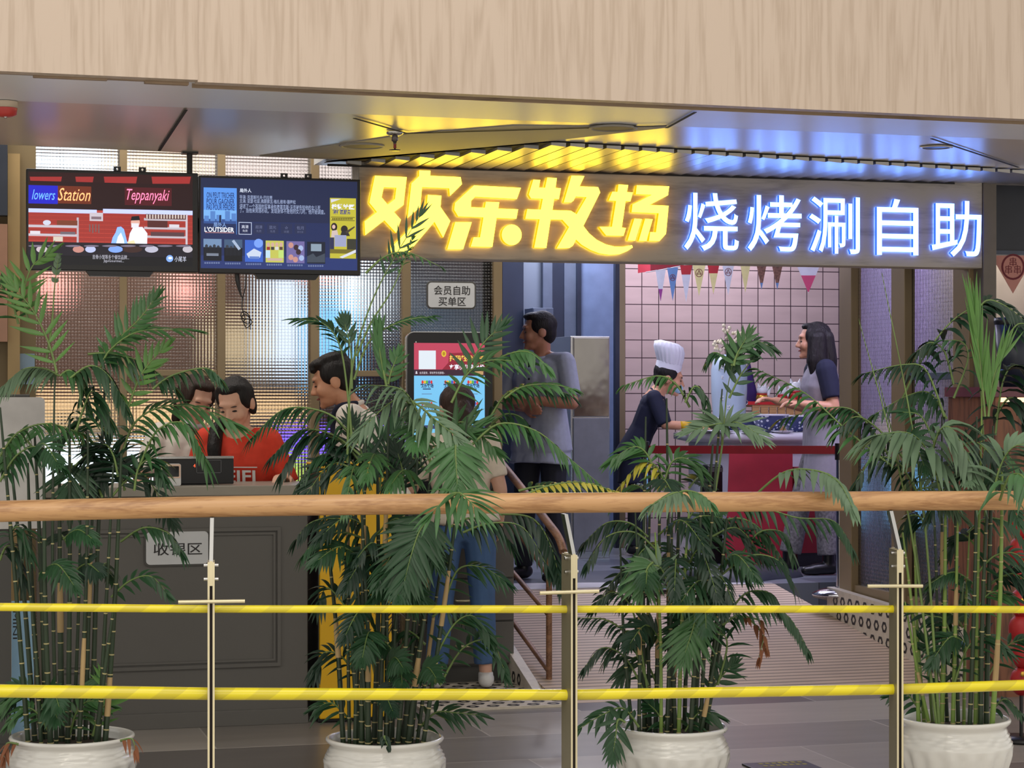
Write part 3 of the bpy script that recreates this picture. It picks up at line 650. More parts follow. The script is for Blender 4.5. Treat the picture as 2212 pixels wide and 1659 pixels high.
S.text('lowers', 190, 305, 330, 362, (90, 150, 255), 2.0, 0.0, 'box', 0.35); S.text('Station', 345, 297, 540, 368, (255, 170, 110), 1.8, 0.0, 'box', 0.35); S.text('Teppanyaki', 757, 305, 1012, 385, (255, 120, 160), 1.8, 0.0, 'box', 0.35)
S.rect(170, 440, 1150, 640, (188, 66, 56), 1.0)
for i in range(24): S.rect(172 + i * 41, 440, 174 + i * 41, 640, (160, 52, 46))
for i in range(8): S.rect(170, 452 + i * 25, 1150, 454 + i * 25, (160, 52, 46))
S.rect(170, 424, 578, 438, (190, 200, 255), 1.2); S.rect(615, 430, 1150, 444, (190, 200, 255), 1.2)
for y in (518, 570): S.rect(170, y, 470, y + 9, (200, 190, 200))
S.rect(458, 470, 470, 630, (190, 180, 190)); S.rect(318, 585, 375, 612, (215, 205, 190)); S.rect(340, 488, 462, 515, (120, 60, 40)); S.circ(280, 500, 24, (210, 215, 235), 1, 15); S.rect(180, 550, 240, 568, (225, 220, 230)); S.rect(360, 556, 450, 570, (110, 100, 110))
S.rect(535, 442, 615, 490, (205, 195, 205)); S.rect(545, 465, 605, 480, (130, 110, 120))
for i in range(4): S.rect(532 + i * 18, 510, 540 + i * 18, 555 + 8 * (i % 2), (120, 90, 90))
for y in (478, 530, 582): S.rect(860, y, 1120, y + 9, (196, 186, 196))
S.rect(1108, 450, 1120, 640, (206, 196, 206)); S.rect(870, 454, 1110, 478, (92, 60, 62))
for i in range(14): S.rect(874 + i * 17, 452, 882 + i * 17, 477, (216, 200, 190))
S.rect(1010, 512, 1070, 530, (220, 214, 224)); S.rect(880, 490, 1000, 528, (84, 40, 40)); S.rect(900, 560, 1100, 580, (90, 60, 66))
S.poly([(660, 640), (672, 590), (690, 560), (700, 528), (722, 524), (740, 540), (750, 580), (765, 640)], (120, 160, 255), 1.6); S.poly([(690, 640), (704, 585), (722, 560), (738, 600), (745, 640)], (225, 235, 255), 1.5)
S.poly([(762, 632), (775, 565), (795, 528), (850, 526), (880, 565), (878, 632)], (225, 228, 248), 1.2); S.circ(808, 500, 27, (226, 176, 160), 1.0, 32); S.rect(784, 505, 828, 530, (235, 235, 250), 1.0); S.poly([(780, 488), (786, 464), (830, 460), (836, 486)], (18, 16, 22)); S.poly([(760, 615), (800, 605), (815, 640), (765, 640)], (250, 215, 170), 1.2)
S.rect(170, 632, 1150, 694, (26, 22, 34))
for x, r, c in ((250, 34, (205, 190, 200)), (468, 34, (200, 140, 130)), (540, 32, (190, 200, 240)), (690, 44, (130, 170, 255)), (790, 60, (60, 36, 34)), (905, 40, (190, 190, 210)), (1120, 30, (196, 190, 200))): S.circ(x, 660, r, c, 1.0, 20)
for i in range(9): S.circ(215 + i * 110, 640, 46, (120, 110, 130), 1, 6)
S.text('吉骨小馆等多个餐饮品牌...', 552, 695, 770, 718, (190, 190, 205)); S.text('JiguGourmet...', 618, 722, 740, 740, (190, 190, 205))
S.circ(1013, 715, 21, (120, 160, 240), 1.3); S.circ(1016, 712, 12, (220, 230, 255), 1.3, 7); S.text('小尾羊', 1042, 702, 1112, 734, (215, 220, 240))
S.build(t1_)
t2_ = tv(430, 388, 779, 590, 'right hanging screen showing a blue film menu with poster thumbnails')
k2 = 360 / 2212
S = Screen(VT, lambda x, y: (430 + x * k2, 370 + y * k2))
S.rect(22, 140, 2100, 1285, (34, 44, 82), 0.75); S.rect(22, 700, 2100, 1285, (36, 50, 100), 0.75); S.rect(22, 1150, 2100, 1285, (42, 60, 124), 0.75)
S.rect(60, 225, 500, 830, (90, 150, 235), 1.0); S.rect(60, 520, 495, 690, (120, 178, 240), 1.0); S.rect(60, 640, 495, 830, (52, 84, 150), 0.9); S.rect(60, 700, 495, 830, (30, 46, 92), 0.9)
for a, b, c in ((150, 215, 530), (230, 300, 580), (345, 410, 528), (430, 492, 560), (70, 130, 590)): S.rect(a, c, b, 660, (84, 130, 200))
S.rect(268, 600, 292, 690, (20, 30, 60)); S.circ(281, 592, 12, (20, 30, 60))
for t, y in (('ON PEUT TRICHER', 285), ('POUR GAGNER', 368), ('PAS POUR PERDRE', 445)): S.text(t, 100, y, 470, y + 68, (26, 54, 120), 0.8, 0.012)
S.text('局外人', 192, 680, 360, 740, (150, 190, 250)); S.text("L'OUTSIDER", 72, 745, 465, 803, (240, 246, 255), 1.1, 0.02); S.rect(80, 812, 465, 818, (150, 110, 120))
S.text('局外人', 540, 230, 695, 280, (225, 235, 255), 1.0, 0.015)
for t, x1, y in (('导演: 克里斯托夫·巴拉蒂', 972, 325), ('主演: 亚瑟·杜彭,弗朗索瓦·格扎维埃·德梅松', 1282, 382), ('讲述了一个英国的军事承包商莫克斯·沃克被告知他的女儿死', 1610, 455), ('了。当他来到洛杉矶，发现身体不是他的女儿时，他开始调查。', 1670, 510)): S.text(t, 538, y, x1, y + 40, (170, 186, 226), 0.8, 0.006)
S.rect(525, 678, 698, 838, (200, 212, 240), 0.9); S.rect(533, 686, 690, 830, (30, 40, 84), 0.8)
for i, (t, u) in enumerate((('高清', '免费'), ('超清', '免费'), ('蓝光', '免费'), ('☆', '收藏'), ('包月', '更优惠'))):
    x = 610 + 183 * i
    if i: S.rect(x - 76, 695, x + 76, 830, (42, 52, 92), 0.75)
    c = (225, 232, 255) if i == 0 else (104, 112, 150); S.text(t, x - 46 if t != '☆' else x - 24, 712 + i * 4, x + 46 if t != '☆' else x + 24, 760 + i * 4, c, 0.8, 0.008, 'in'); S.text(u, x - 40, 775 + i * 4, x + 40, 806 + i * 4, c, 0.7, 0.0, 'in')
TH_ = [((120, 150, 190), (18, 24, 38)), ((70, 96, 130), (14, 18, 26)), ((60, 104, 210), (150, 180, 235)), ((206, 206, 96), (150, 100, 90)), ((120, 110, 170), (110, 70, 84)), ((24, 32, 52), (70, 80, 96))]
for i, (c1, c2) in enumerate(TH_):
    x = 58 + 275 * i; y = 900 + 8 * i
    S.rect(x, y, x + 240, y + 285, c1, 0.85)
    if i < 2:
        S.rect(x, y + 110, x + 240, y + 285, c2, 0.8)
        for j in range(4): S.circ(x + 40 + 52 * j, y + 95 + 14 * (j % 2), 20, (56, 62, 76), 0.8, 26); S.rect(x + 16 + 52 * j, y + 112, x + 62 + 52 * j, y + 210, (26, 30, 42), 0.8)
        S.rect(x + 40, y + 190, x + 200, y + 222, (130, 140, 160), 0.8) if i == 0 else S.poly([(x + 100, y + 20), (x + 130, y), (x + 220, y + 120), (x + 190, y + 140)], (180, 200, 230), 0.8)
    elif i == 2: S.circ(x + 180, y + 40, 60, (120, 160, 245), 1.0); S.poly([(x + 20, y + 180), (x + 120, y + 110), (x + 220, y + 160), (x + 200, y + 230), (x + 50, y + 235)], (210, 222, 245), 0.9); S.rect(x + 60, y + 215, x + 190, y + 245, (100, 130, 200))
    elif i == 3:
        for j in range(4): S.circ(x + 36 + 56 * j, y + 50, 22, (214, 176, 160), 0.9, 30); S.rect(x + 14 + 56 * j, y + 80, x + 58 + 56 * j, y + 120, ((160, 50, 50), (60, 60, 60), (220, 220, 220), (90, 70, 60))[j], 0.9)
        S.rect(x, y + 125, x + 60, y + 225, (190, 220, 240)); S.rect(x + 170, y + 125, x + 240, y + 225, (190, 220, 120)); S.rect(x + 20, y + 232, x + 220, y + 262, (200, 170, 160))
    elif i == 4:
        for j, (u, v_) in enumerate(((60, 50), (130, 80), (190, 90), (60, 210), (160, 140), (200, 220), (120, 240))): S.circ(x + u, y + v_, 34, ((206, 150, 140), (60, 40, 50), (170, 190, 235))[j % 3], 0.9, 38)
    else: S.rect(x + 50, y + 26, x + 190, y + 120, (150, 170, 190), 0.8); S.poly([(x, y + 190), (x + 80, y + 150), (x + 120, y + 200), (x + 236, y + 150), (x + 236, y + 270), (x, y + 270)], c2, 0.8)
for i, t in enumerate(('哈利波特与火焰杯', '哈利波特与混血王子', '神偷奶爸·大反派', '阳光的味道', '天堂电影院', '去你的岛')):
    pass
for i in range(6):
    for j in range(7): x = 70 + 275 * i + j * 30; S.rect(x, 1205 + 8 * i, x + 22, 1228 + 8 * i, (120, 136, 184), 0.7)
S.rect(1735, 362, 2080, 1155, (200, 192, 60), 0.9); S.poly([(1745, 370), (1880, 368), (1750, 418)], (225, 225, 235), 0.9)
S.text('校微社区', 1755, 440, 2060, 505, (235, 238, 255), 1.0, 0.05); S.text('微社区服务', 1770, 512, 2010, 570, (60, 60, 140), 0.9, 0.03); S.rect(1750, 610, 2065, 614, (120, 112, 40)); S.rect(1750, 652, 2065, 656, (120, 112, 40))
for i in range(12): S.rect(1765 + i * 23, 622, 1782 + i * 23, 644, (96, 88, 30))
S.circ(1790, 740, 42, (40, 30, 34), 1, 55); S.circ(1785, 738, 22, (226, 190, 180), 0.9, 28); S.poly([(1750, 880), (1760, 790), (1830, 780), (1850, 870)], (216, 196, 190), 0.9); S.circ(1925, 770, 46, (40, 34, 34), 1, 50); S.poly([(1870, 860), (1890, 800), (1970, 790), (2000, 860)], (44, 40, 44)); S.poly([(1940, 800), (2060, 730), (2065, 745), (1960, 830)], (70, 60, 50))
S.rect(1735, 880, 1790, 1040, (50, 54, 90), 0.8); S.rect(1960, 900, 2080, 1040, (60, 60, 50), 0.8); S.rect(1795, 850, 1952, 1000, (170, 176, 214), 0.8); S.rect(1735, 1040, 2080, 1090, (120, 110, 40), 0.9); S.poly([(1860, 1140), (2078, 1040), (2078, 1080), (1900, 1155)], (225, 228, 240), 0.9)
S.build(t2_)
# dark pole behind the screens and the coiled cable below
a = onY(413, 330, VT + 0.06); q = thing('ceiling_pole', 'black pole hanging from the ceiling between the two screens', 'pole', (a.x, a.y, ZC - 0.2))
MB().tube([(a.x, VT + 0.12, ZC), (a.x, VT + 0.12, pl(413, 490, VT)[1])], 0.013).build('tube', m_black, q); MB().cbox((a.x, VT + 0.12, ZC - 0.004), (0.07, 0.07, 0.008)).build('ceiling_plate', m_black, q)
cb = MB(); D_ = 9.6
cb.tube([P(*p, D_) for p in ((512, 585), (513, 605), (516, 620), (521, 640))], [0.011, 0.011, 0.008, 0.003], 6)
pts = [(532, 588), (530, 620), (524, 645), (523, 665), (530, 690), (520, 682), (527, 672), (540, 685), (536, 700), (522, 690), (529, 678), (544, 695), (533, 708), (526, 694), (538, 690), (541, 712)]
cb.tube(bez([P(521, 640, D_)] + [P(*p, D_ + 0.01 * (i % 3)) for i, p in enumerate(pts[2:])], 60), 0.0024, 5); cb.tube(bez([P(*p, D_) for p in pts[:4]], 20), 0.0024, 5)
tag(cb.build('power_cable', m_black), 'thin black cable dangling in a loose coil below the right screen', 'cable')
# ------------------------------------------------------------------ cash desk
DESK = mat('desk_grey', RGB(98, 96, 92), 0.5, 0, 0.04, 2)
x0, x1 = pl(90, 1500, VC)[0], pl(665, 1500, VC)[0]; zt = pl(665, 1068, VC)[1]; zw = pl(665, 1050, VC)[1] + 0.006
desk = thing('cash_desk', 'dark grey panelled cash desk with pale worktop under the hanging screens', 'counter', ((x0 + x1) / 2, VC + 0.25, 0))
MB().box((x0, VC, 0.0), (x1, VC + 0.42, zt)).build('body', DESK, desk, bevel=0.004)
MB().box((x0 - 0.03, VC - 0.03, zt), (x1 + 0.03, VC + 0.45, zw)).build('worktop', mat('worktop_stone', RGB(150, 144, 132), 0.35, 0, 0.06, 6), desk, bevel=0.004)
MB().box((x0, VC - 0.012, 0.0), (x1, VC - 0.0005, 0.07)).build('plinth', DESK, desk, bevel=0.002)
fr = MB(); xa, za, xb, zb = pl(120, 1440, VC)[0], pl(600, 1438, VC)[1], pl(606, 1300, VC)[0], pl(600, 1138, VC)[1]
for off, w_, d_ in ((0, 0.016, 0.012), (0.024, 0.010, 0.008)):
    A, B, Cc, Dd = xa + off, za + off, xb - off, zb - off
    fr.box((A, VC - d_, B), (Cc, VC, B + w_)); fr.box((A, VC - d_, Dd - w_), (Cc, VC, Dd)); fr.box((A, VC - d_, B + w_), (A + w_, VC, Dd - w_)); fr.box((Cc - w_, VC - d_, B + w_), (Cc, VC, Dd - w_))
fr.build('panel_moulding', DESK, desk); MB().box((x0, VC - 0.018, zt - 0.04), (x1, VC - 0.0005, zt - 0.012)).build('top_moulding', DESK, desk, bevel=0.006)
def plate_sign(name, label, px0, py0, px1, py1, v, lines, r=0.018, cat='sign'):
    a, b = pl(px0, py1, v), pl(px1, py0, v); t = thing(name, label, cat, ((a[0] + b[0]) / 2, v, a[1]))
    F = (Vector((0, v - 0.0005, 0)), UX, UZ, -UY)
    MB().prism(rrect(a[0] - 0.008, a[1] - 0.008, b[0] + 0.008, b[1] + 0.008, r + 0.006), F, 0.008).build('backing', m_dgrey, t)
    MB().prism(rrect(a[0], a[1], b[0], b[1], r), (Vector((0, v - 0.0085, 0)), UX, UZ, -UY), 0.004).build('plate', mat('plate_white', RGB(205, 208, 210), 0.4, 0, 0.04, 10), t, bevel=0.001)
    mb = MB()
    for tx, X0, Y0, X1, Y1 in lines:
        p, q = pl(X0, Y1, v), pl(X1, Y0, v); mb.text(tx, (Vector((0, v - 0.0125, 0)), UX, UZ, -UY), (p[0], p[1], q[0], q[1]), 0, 0.001, 0.008, 'box', None, 3)
    mb.build('lettering', m_ink, t); return t
plate_sign('cash_desk_sign', 'white rounded plate with three black characters on the front of the cash desk', 315, 1147, 449, 1220, VC - 0.001, [('收银区', 331, 1171, 436, 1200)])
plate_sign('self_service_sign', 'white rounded plate with two rows of black characters on the glass above the kiosk', 924, 612, 1024, 664, VG - 0.03, [('会员自助', 936, 618, 1014, 637), ('买单区', 946, 642, 1005, 661)])
# till screen seen from the back, and the card reader in front of it
a, b = pl(340, 1046, VC + 0.12), pl(505, 985, VC + 0.12); till = thing('till_screen', 'black till screen with silver top edge on the cash desk', 'till', ((a[0] + b[0]) / 2, VC + 0.14, zw))
MB().box((a[0], VC + 0.12, zw + 0.003), (b[0], VC + 0.15, b[1] - 0.012)).build('housing', m_black, till, bevel=0.004); MB().box((a[0], VC + 0.118, b[1] - 0.012), (b[0], VC + 0.152, b[1])).build('top_edge', m_steel, till, bevel=0.002)
MB().box(((a[0] + b[0]) / 2 - 0.07, VC + 0.13, zw), ((a[0] + b[0]) / 2 + 0.07, VC + 0.26, zw + 0.012)).build('foot', m_black, till)
c, d = pl(424, 1022, VC + 0.12), pl(478, 993, VC + 0.12)
fr = MB()
for q in ((c[0], c[1], d[0], c[1] + 0.0025), (c[0], d[1] - 0.0025, d[0], d[1]), (c[0], c[1], c[0] + 0.0025, d[1]), (d[0] - 0.0025, c[1], d[0], d[1])): fr.box((q[0], VC + 0.118, q[1]), (q[2], VC + 0.1199, q[3]))
fr.build('customer_window', mat('grey_line', RGB(96, 98, 102), 0.4), till); c = pl(420, 1006, VC + 0.12); MB().text('4', (Vector((0, VC + 0.1198, 0)), UX, UZ, -UY), (c[0] - 0.005, c[1] - 0.008, c[0] + 0.005, c[1] + 0.008), 0, 0.001).build('digit', glow('red_digit', (1, 0.12, 0.04), 1.5), till)
a, b = pl(346, 1047, VC + 0.02), pl(391, 1002, VC + 0.02); rd = thing('card_reader', 'small white payment reader with dark square window in front of the till screen', 'card reader', ((a[0] + b[0]) / 2, VC + 0.04, zw))
F = (Vector((0, VC + 0.05, 0)), UX, UZ, -UY); h = b[1] - zw
MB().prism(rrect(a[0], zw + 0.001, b[0], b[1], 0.008), F, 0.03).build('body', m_white, rd, bevel=0.003); F = (Vector((0, VC + 0.02, 0)), UX, UZ, -UY)
MB().prism(rrect(a[0] + 0.002, zw + h * 0.36, b[0] - 0.002, b[1] - 0.002, 0.006), F, 0.003, 0, [rrect(a[0] + 0.009, zw + h * 0.42, b[0] - 0.009, b[1] - 0.010, 0.004)]).build('rim', mat('rose_gold', RGB(220, 190, 170), 0.3, 0.6), rd)
MB().prism(rrect(a[0] + 0.008, zw + h * 0.41, b[0] - 0.008, b[1] - 0.009, 0.004), F, 0.0012).build('window', mat('dark_glass', RGB(12, 12, 14), 0.08), rd)
# yellow cabinet beside the desk
VY = VC - 0.02; a, b = pl(684, 1556, VY), pl(842, 1002, VY); yl = thing('yellow_cabinet', 'tall yellow cabinet with dark side standing right of the cash desk', 'cabinet', ((a[0] + b[0]) / 2, VY + 0.15, 0))
m_yel = mat('yellow_paint', RGB(226, 176, 24), 0.4, 0, 0.05, 3)
MB().box((a[0] + 0.006, VY + 0.002, 0.0), (b[0], VY + 0.30, b[1] - 0.006)).build('body', m_black, yl, bevel=0.004)
MB().box((a[0] + 0.01, VY - 0.03, 0.02), (b[0] + 0.004, VY + 0.0015, b[1])).build('front_panel', m_yel, yl, bevel=0.006); MB().box((a[0], VY + 0.04, b[1] - 0.006), (b[0], VY + 0.28, b[1] + 0.004)).build('top_panel', m_yel, yl, bevel=0.004)
# self-service cabinet with drawers, kiosk on top
VK = 10.62; a, b = pl(905, 1480, VK), pl(1110, 1068, VK); kz0 = 0.012
cab = thing('drawer_cabinet', 'low dark grey drawer cabinet under the touch kiosk', 'cabinet', ((a[0] + b[0]) / 2, VK + 0.2, kz0))
MB().box((a[0], VK + 0.03, kz0), (b[0], VK + 0.27, 0.10)).build('plinth', m_dgrey, cab); MB().box((a[0], VK + 0.004, 0.10), (b[0], VK + 0.27, b[1] - 0.035)).build('body', DESK, cab)
zz = [0.105, pl(1000, 1343, VK)[1], pl(1000, 1250, VK)[1], b[1] - 0.04]
for i in range(3):
    dr = MB().box((a[0] + 0.004, VK - 0.014, zz[i] + 0.004), (b[0] - 0.004, VK + 0.0035, zz[i + 1] - 0.004)).build('drawer', DESK, cab, bevel=0.002)
    hz_ = zz[i] + 0.10 if i == 0 else (zz[i] + zz[i + 1]) / 2; hx0, hx1 = pl(983, 1395, VK)[0], pl(1046, 1395, VK)[0]
    MB().tube([(hx0, VK - 0.016, hz_), (hx0, VK - 0.045, hz_), (hx1, VK - 0.045, hz_), (hx1, VK - 0.016, hz_)], 0.006).build('handle', m_gold, dr)
MB().box((a[0] - 0.03, VK - 0.03, b[1] - 0.034), (b[0] + 0.01, VK + 0.275, b[1])).build('worktop', mat('worktop_light', RGB(200, 196, 188), 0.35), cab, bevel=0.004)
VKK = VK + 0.16
a, b = pl(880, 1055, VKK), pl(1064, 719, VKK); zk = pl(1110, 1068, VK)[1] + 0.001
kio = thing('touch_kiosk', 'upright black touch kiosk with red and blue screen on the drawer cabinet', 'kiosk', ((a[0] + b[0]) / 2, VKK + 0.03, zk))
MB().prism(rrect(a[0], zk, b[0], b[1], 0.04, 6), (Vector((0, VKK + 0.06, 0)), UX, UZ, -UY), 0.06).build('body', m_black, kio, bevel=0.006); 
MB().box((a[0] + 0.06, VKK - 0.05, zk), (b[0] - 0.06, VKK + 0.10, zk + 0.012)).build('foot', m_black, kio)
rim = MB(); o_ = rrect(a[0] - 0.004, zk, b[0] + 0.004, b[1] + 0.004, 0.044, 6); rim.prism(o_, (Vector((0, VKK + 0.045, 0)), UX, UZ, -UY), 0.03, 0, [rrect(a[0] - 0.0005, zk + 0.001, b[0] + 0.0005, b[1] + 0.0005, 0.04, 6)]); rim.build('rim', m_steel, kio)
k3 = 240 / 1106
S = Screen(VKK - 0.0005, lambda x, y: (860 + x * k3, 700 + y * k3))
S.rect(158, 192, 862, 1335, (120, 196, 240), 0.95); S.rect(158, 192, 862, 455, (196, 70, 96), 0.85)
S.poly([(440, 450), (500, 385), (505, 290), (640, 285), (862, 285), (862, 455), (440, 455)], (160, 40, 62), 0.7); S.rect(205, 264, 375, 450, (225, 235, 245), 0.9)
S.circ(455, 295, 24, (230, 200, 60), 0.9, 32); S.circ(455, 295, 14, (180, 140, 30), 0.9, 20); S.text('扫码轻松注册', 510, 312, 862, 372, (250, 226, 96), 0.95, 0.02); S.text('立享超低会员价', 508, 402, 862, 455, (235, 240, 255), 1.0, 0.025)
S.rect(158, 455, 862, 514, (62, 34, 52), 0.8); S.circ(182, 476, 7, (220, 220, 230)); S.rect(173, 484, 192, 495, (220, 220, 230)); S.text('会员登录，享有更多优惠哦~', 212, 474, 464, 498, (220, 215, 225), 0.8, 0.005); S.rect(762, 468, 848, 504, (200, 160, 110), 0.8)
for i in range(3):
    for j in range(3):
        x, y = 285 + 228 * i, 600 + 215 * j
        if j == 2: continue
        for q, c in enumerate(((220, 60, 60), (240, 190, 40), (90, 180, 70), (70, 90, 200), (220, 60, 60))): S.circ(x - 42 + q * 22, y - 22, 11, c, 0.85, 18)
        S.text('欢乐牧场', x - 62, y - 10, x + 66, y + 36, (30, 42, 96), 0.7, 0.03)
        S.rect(x - 40, y + 42, x + 40, y + 52, (40, 56, 110), 0.7); S.rect(x - 50, y + 92, x + 50, y + 100, (110, 150, 190), 0.8)
S.rect(158, 1005, 862, 1045, (60, 70, 110), 0.8); S.rect(170, 1140, 230, 1160, (90, 140, 180), 0.8); S.rect(170, 1175, 240, 1184, (90, 140, 180), 0.8); S.rect(158, 1045, 862, 1048, (200, 230, 250), 0.9)
S.build(kio); c = pl(860 + 178 * k3, 700 + 180 * k3, VKK); MB().ell((c[0], VKK - 0.001, c[1]), (0.004, 0.002, 0.004), None, 8, 5).build('camera', m_white, kio)

# ------------------------------------------------------------------ left edge: white display back, blue board
D_ = 9.0; vv = P(40, 1000, D_).y; a, b = pl(-60, 1144, vv), pl(97, 858, vv)
wd = thing('display_stand', 'white backed display on a stand left of the cash desk', 'display', ((a[0] + b[0]) / 2, vv + 0.05, 0))
MB().prism(rrect(a[0], a[1], b[0], b[1], 0.02), (Vector((0, vv + 0.05, 0)), UX, UZ, -UY), 0.05).build('housing', mat('shell_white', RGB(196, 194, 192), 0.5), wd, bevel=0.006)
MB().box((a[0] + 0.1, vv + 0.02, 0.02), (a[0] + 0.16, vv + 0.045, a[1] + 0.02)).build('stand_post', m_dgrey, wd); MB().box((a[0] - 0.02, vv - 0.12, 0.0), (a[0] + 0.24, vv + 0.09, 0.02)).build('foot', m_dgrey, wd, bevel=0.004)
MB().box((a[0] + 0.02, vv + 0.052, b[1] - 0.002), (b[0] - 0.06, vv + 0.09, b[1] + 0.012)).build('top_cap', m_dgrey, wd, bevel=0.004)
vb = 9.44; a, b = pl(25, 1612, vb), pl(76, 1298, vb); bd = thing('advert_board', 'pale blue upright advert board at the left edge behind the first palm', 'sign board', ((a[0] + b[0]) / 2, vb, 0))
MB().box((a[0], vb, 0.0), (b[0] - 0.005, vb + 0.025, b[1])).build('panel', mat('pale_blue_print', RGB(138, 176, 204), 0.45, 0, 0.06, 4), bd, bevel=0.002)
F = (Vector((0, vb - 0.0006, 0)), -UZ, UX, -UY); mb = MB(); p, q = pl(28, 1320, vb), pl(37, 1380, vb)
mb.text('MINI', (Vector((0, vb - 0.0006, 0)), -UZ, UX, -UY), (-p[1], p[0], -q[1], q[0]), 0, 0.0004); mb.build('lettering', m_ink, bd); p = pl(45, 1530, vb); MB().ell((p[0], vb - 0.002, p[1]), (0.012, 0.002, 0.012)).build('emblem', m_white, bd)
MB().box((a[0] - 0.01, vb - 0.08, 0.0), (b[0], vb + 0.1, 0.012)).build('foot', m_black, bd)
vb = VG - 0.125; a, b = pl(36, 830, vb), pl(75, 764, vb); t = thing('wall_notice', 'small pale blue notice with red print on the brown wall left of the glass', 'notice', ((a[0] + b[0]) / 2, vb, a[1]))
MB().box((a[0], vb - 0.006, a[1]), (b[0], vb - 0.0008, b[1])).build('card', mat('notice_blue', RGB(120, 142, 160), 0.5), t); mb = MB()
for i, r_ in enumerate(((0.02, 0.012), (-0.01, 0.014), (0.006, 0.01))): mb.ell(((a[0] + b[0]) / 2 + r_[0], vb - 0.0065, a[1] + 0.045 + 0.008 * i), (r_[1], 0.001, 0.006), None, 8, 5)
mb.build('print', mat('notice_red', RGB(150, 70, 70), 0.5), t)

# ------------------------------------------------------------------ ceiling fittings
def onceil(px, py): return onZ(px, py, ZC)
c = onceil(853, 283); t = thing('sprinkler', 'small chrome sprinkler head hanging from the ceiling near the sign', 'sprinkler', c)
MB().lathe([(0.035, -0.004), (0.035, -0.012), (0.02, -0.02), (0.0, -0.02)], 16, c).build('escutcheon', m_steel, t); MB().lathe([(0.012, -0.02), (0.014, -0.04), (0.008, -0.045), (0.004, -0.06), (0.004, -0.075), (0.024, -0.078), (0.024, -0.081), (0, -0.081)], 12, c).build('head', mat('dark_chrome', RGB(90, 84, 84), 0.25, 0.9), t); MB().tube([c - UZ * 0.045, c - UZ * 0.072], 0.006, 6).build('bulb', mat('red_glass', RGB(150, 40, 40), 0.2), t)
for px, py, lb, m in ((782, 312, 'round ceiling speaker left of the sprinkler', m_matte), (1324, 273, 'round ceiling speaker above the yellow characters', m_matte)):
    c = onceil(px, py); t = thing('ceiling_speaker', lb, 'speaker', c, 0, 'round ceiling speakers'); MB().lathe([(0.095, -0.003), (0.10, -0.009), (0.088, -0.012), (0.084, -0.007), (0.0, -0.007)], 28, c).build('rim', m, t); MB().lathe([(0.0, -0.0085), (0.083, -0.0085)], 28, c).build('grille', mat('speaker_grille', RGB(120, 112, 96), 0.6, 0, 0.2, 220), t)
c = onceil(2022, 316); t = thing('recessed_downlight', 'unlit dark recessed downlight in the ceiling at the right', 'light', c); MB().lathe([(0.07, -0.003), (0.075, -0.006), (0.06, -0.008)], 24, c).build('rim', m_soff, t); MB().lathe([(0.0, -0.005), (0.062, -0.0052)], 24, c).build('lens', m_black, t)
c = onZ(12, 243, ZC) ; c = P(12, 236, 7.9); c.z = ZC; t = thing('smoke_detector', 'red and cream round alarm on the ceiling at the left edge', 'alarm', c)
MB().lathe([(0.045, -0.002), (0.045, -0.025), (0.0, -0.026)], 24, c).build('base', mat('cream_plastic', RGB(196, 180, 160), 0.5), t); MB().lathe([(0.043, -0.0262), (0.040, -0.05), (0.022, -0.058), (0.0, -0.058)], 24, c).build('dome', mat('red_plastic', RGB(190, 60, 56), 0.35), t); MB().lathe([(0.006, -0.0585), (0.005, -0.064), (0, -0.064)], 8, c).build('lamp', m_steel, t)
# ------------------------------------------------------------------ railing in front
def DR(px): return 7.2 / (1 - (px - CX) / FPX * 0.1405)
def R(px, py, dd=0.0): return P(px, py, DR(px) + dd)
rb = R(1106, 1087); rail = thing('railing', 'railing with thick wooden handrail and two yellow bars in front of the palms', 'railing', (rb.x, rb.y, 0))
hp = [(-620, 1122), (-300, 1113), (0, 1104.5), (380, 1096), (700, 1091), (1106, 1087), (1500, 1084.5), (1850, 1082.5), (2212, 1081), (2800, 1079)]
MB().tube(bez([R(*p) for p in hp], 40), [0.0357 - 0.0022 * i / 39 for i in range(40)], 24).build('handrail', m_woodr, rail)
PB = [-620, 456, 1230, 1936, 2800]
def yellow_mat():
    m, t, b = nt('yellow_warning_bar'); L = t.links
    tc = t.nodes.new('ShaderNodeTexCoord'); sx = t.nodes.new('ShaderNodeSeparateXYZ'); L.new(tc.outputs['Object'], sx.inputs[0])
    k = t.nodes.new('ShaderNodeMath'); k.operation = 'MULTIPLY_ADD'; k.inputs[1].default_value = -1.3; L.new(sx.outputs[2], k.inputs[0]); L.new(sx.outputs[0], k.inputs[2])
    d = t.nodes.new('ShaderNodeMath'); d.operation = 'DIVIDE'; d.inputs[1].default_value = 0.16; L.new(k.outputs[0], d.inputs[0])
    f = t.nodes.new('ShaderNodeMath'); f.operation = 'FRACT'; L.new(d.outputs[0], f.inputs[0])
    r = t.nodes.new('ShaderNodeValToRGB'); L.new(f.outputs[0], r.inputs[0]); e = r.color_ramp.elements
    e[0].position = 0.48; e[0].color = (*RGB(238, 222, 30), 1); e[1].position = 0.53; e[1].color = (*RGB(218, 202, 40), 1)
    L.new(r.outputs[0], b.inputs['Base Color']); b.inputs['Roughness'].default_value = 0.28; b.inputs['Coat Weight'].default_value = 0.4
    return m
m_bar = yellow_mat()
low = {-620: 1484.4, 456: 1498.5, 1230: 1501, 1936: 1489, 2800: 1460}; upp = {-620: 1305.4, 456: 1315.5, 1230: 1316, 1936: 1315.6, 2800: 1319}
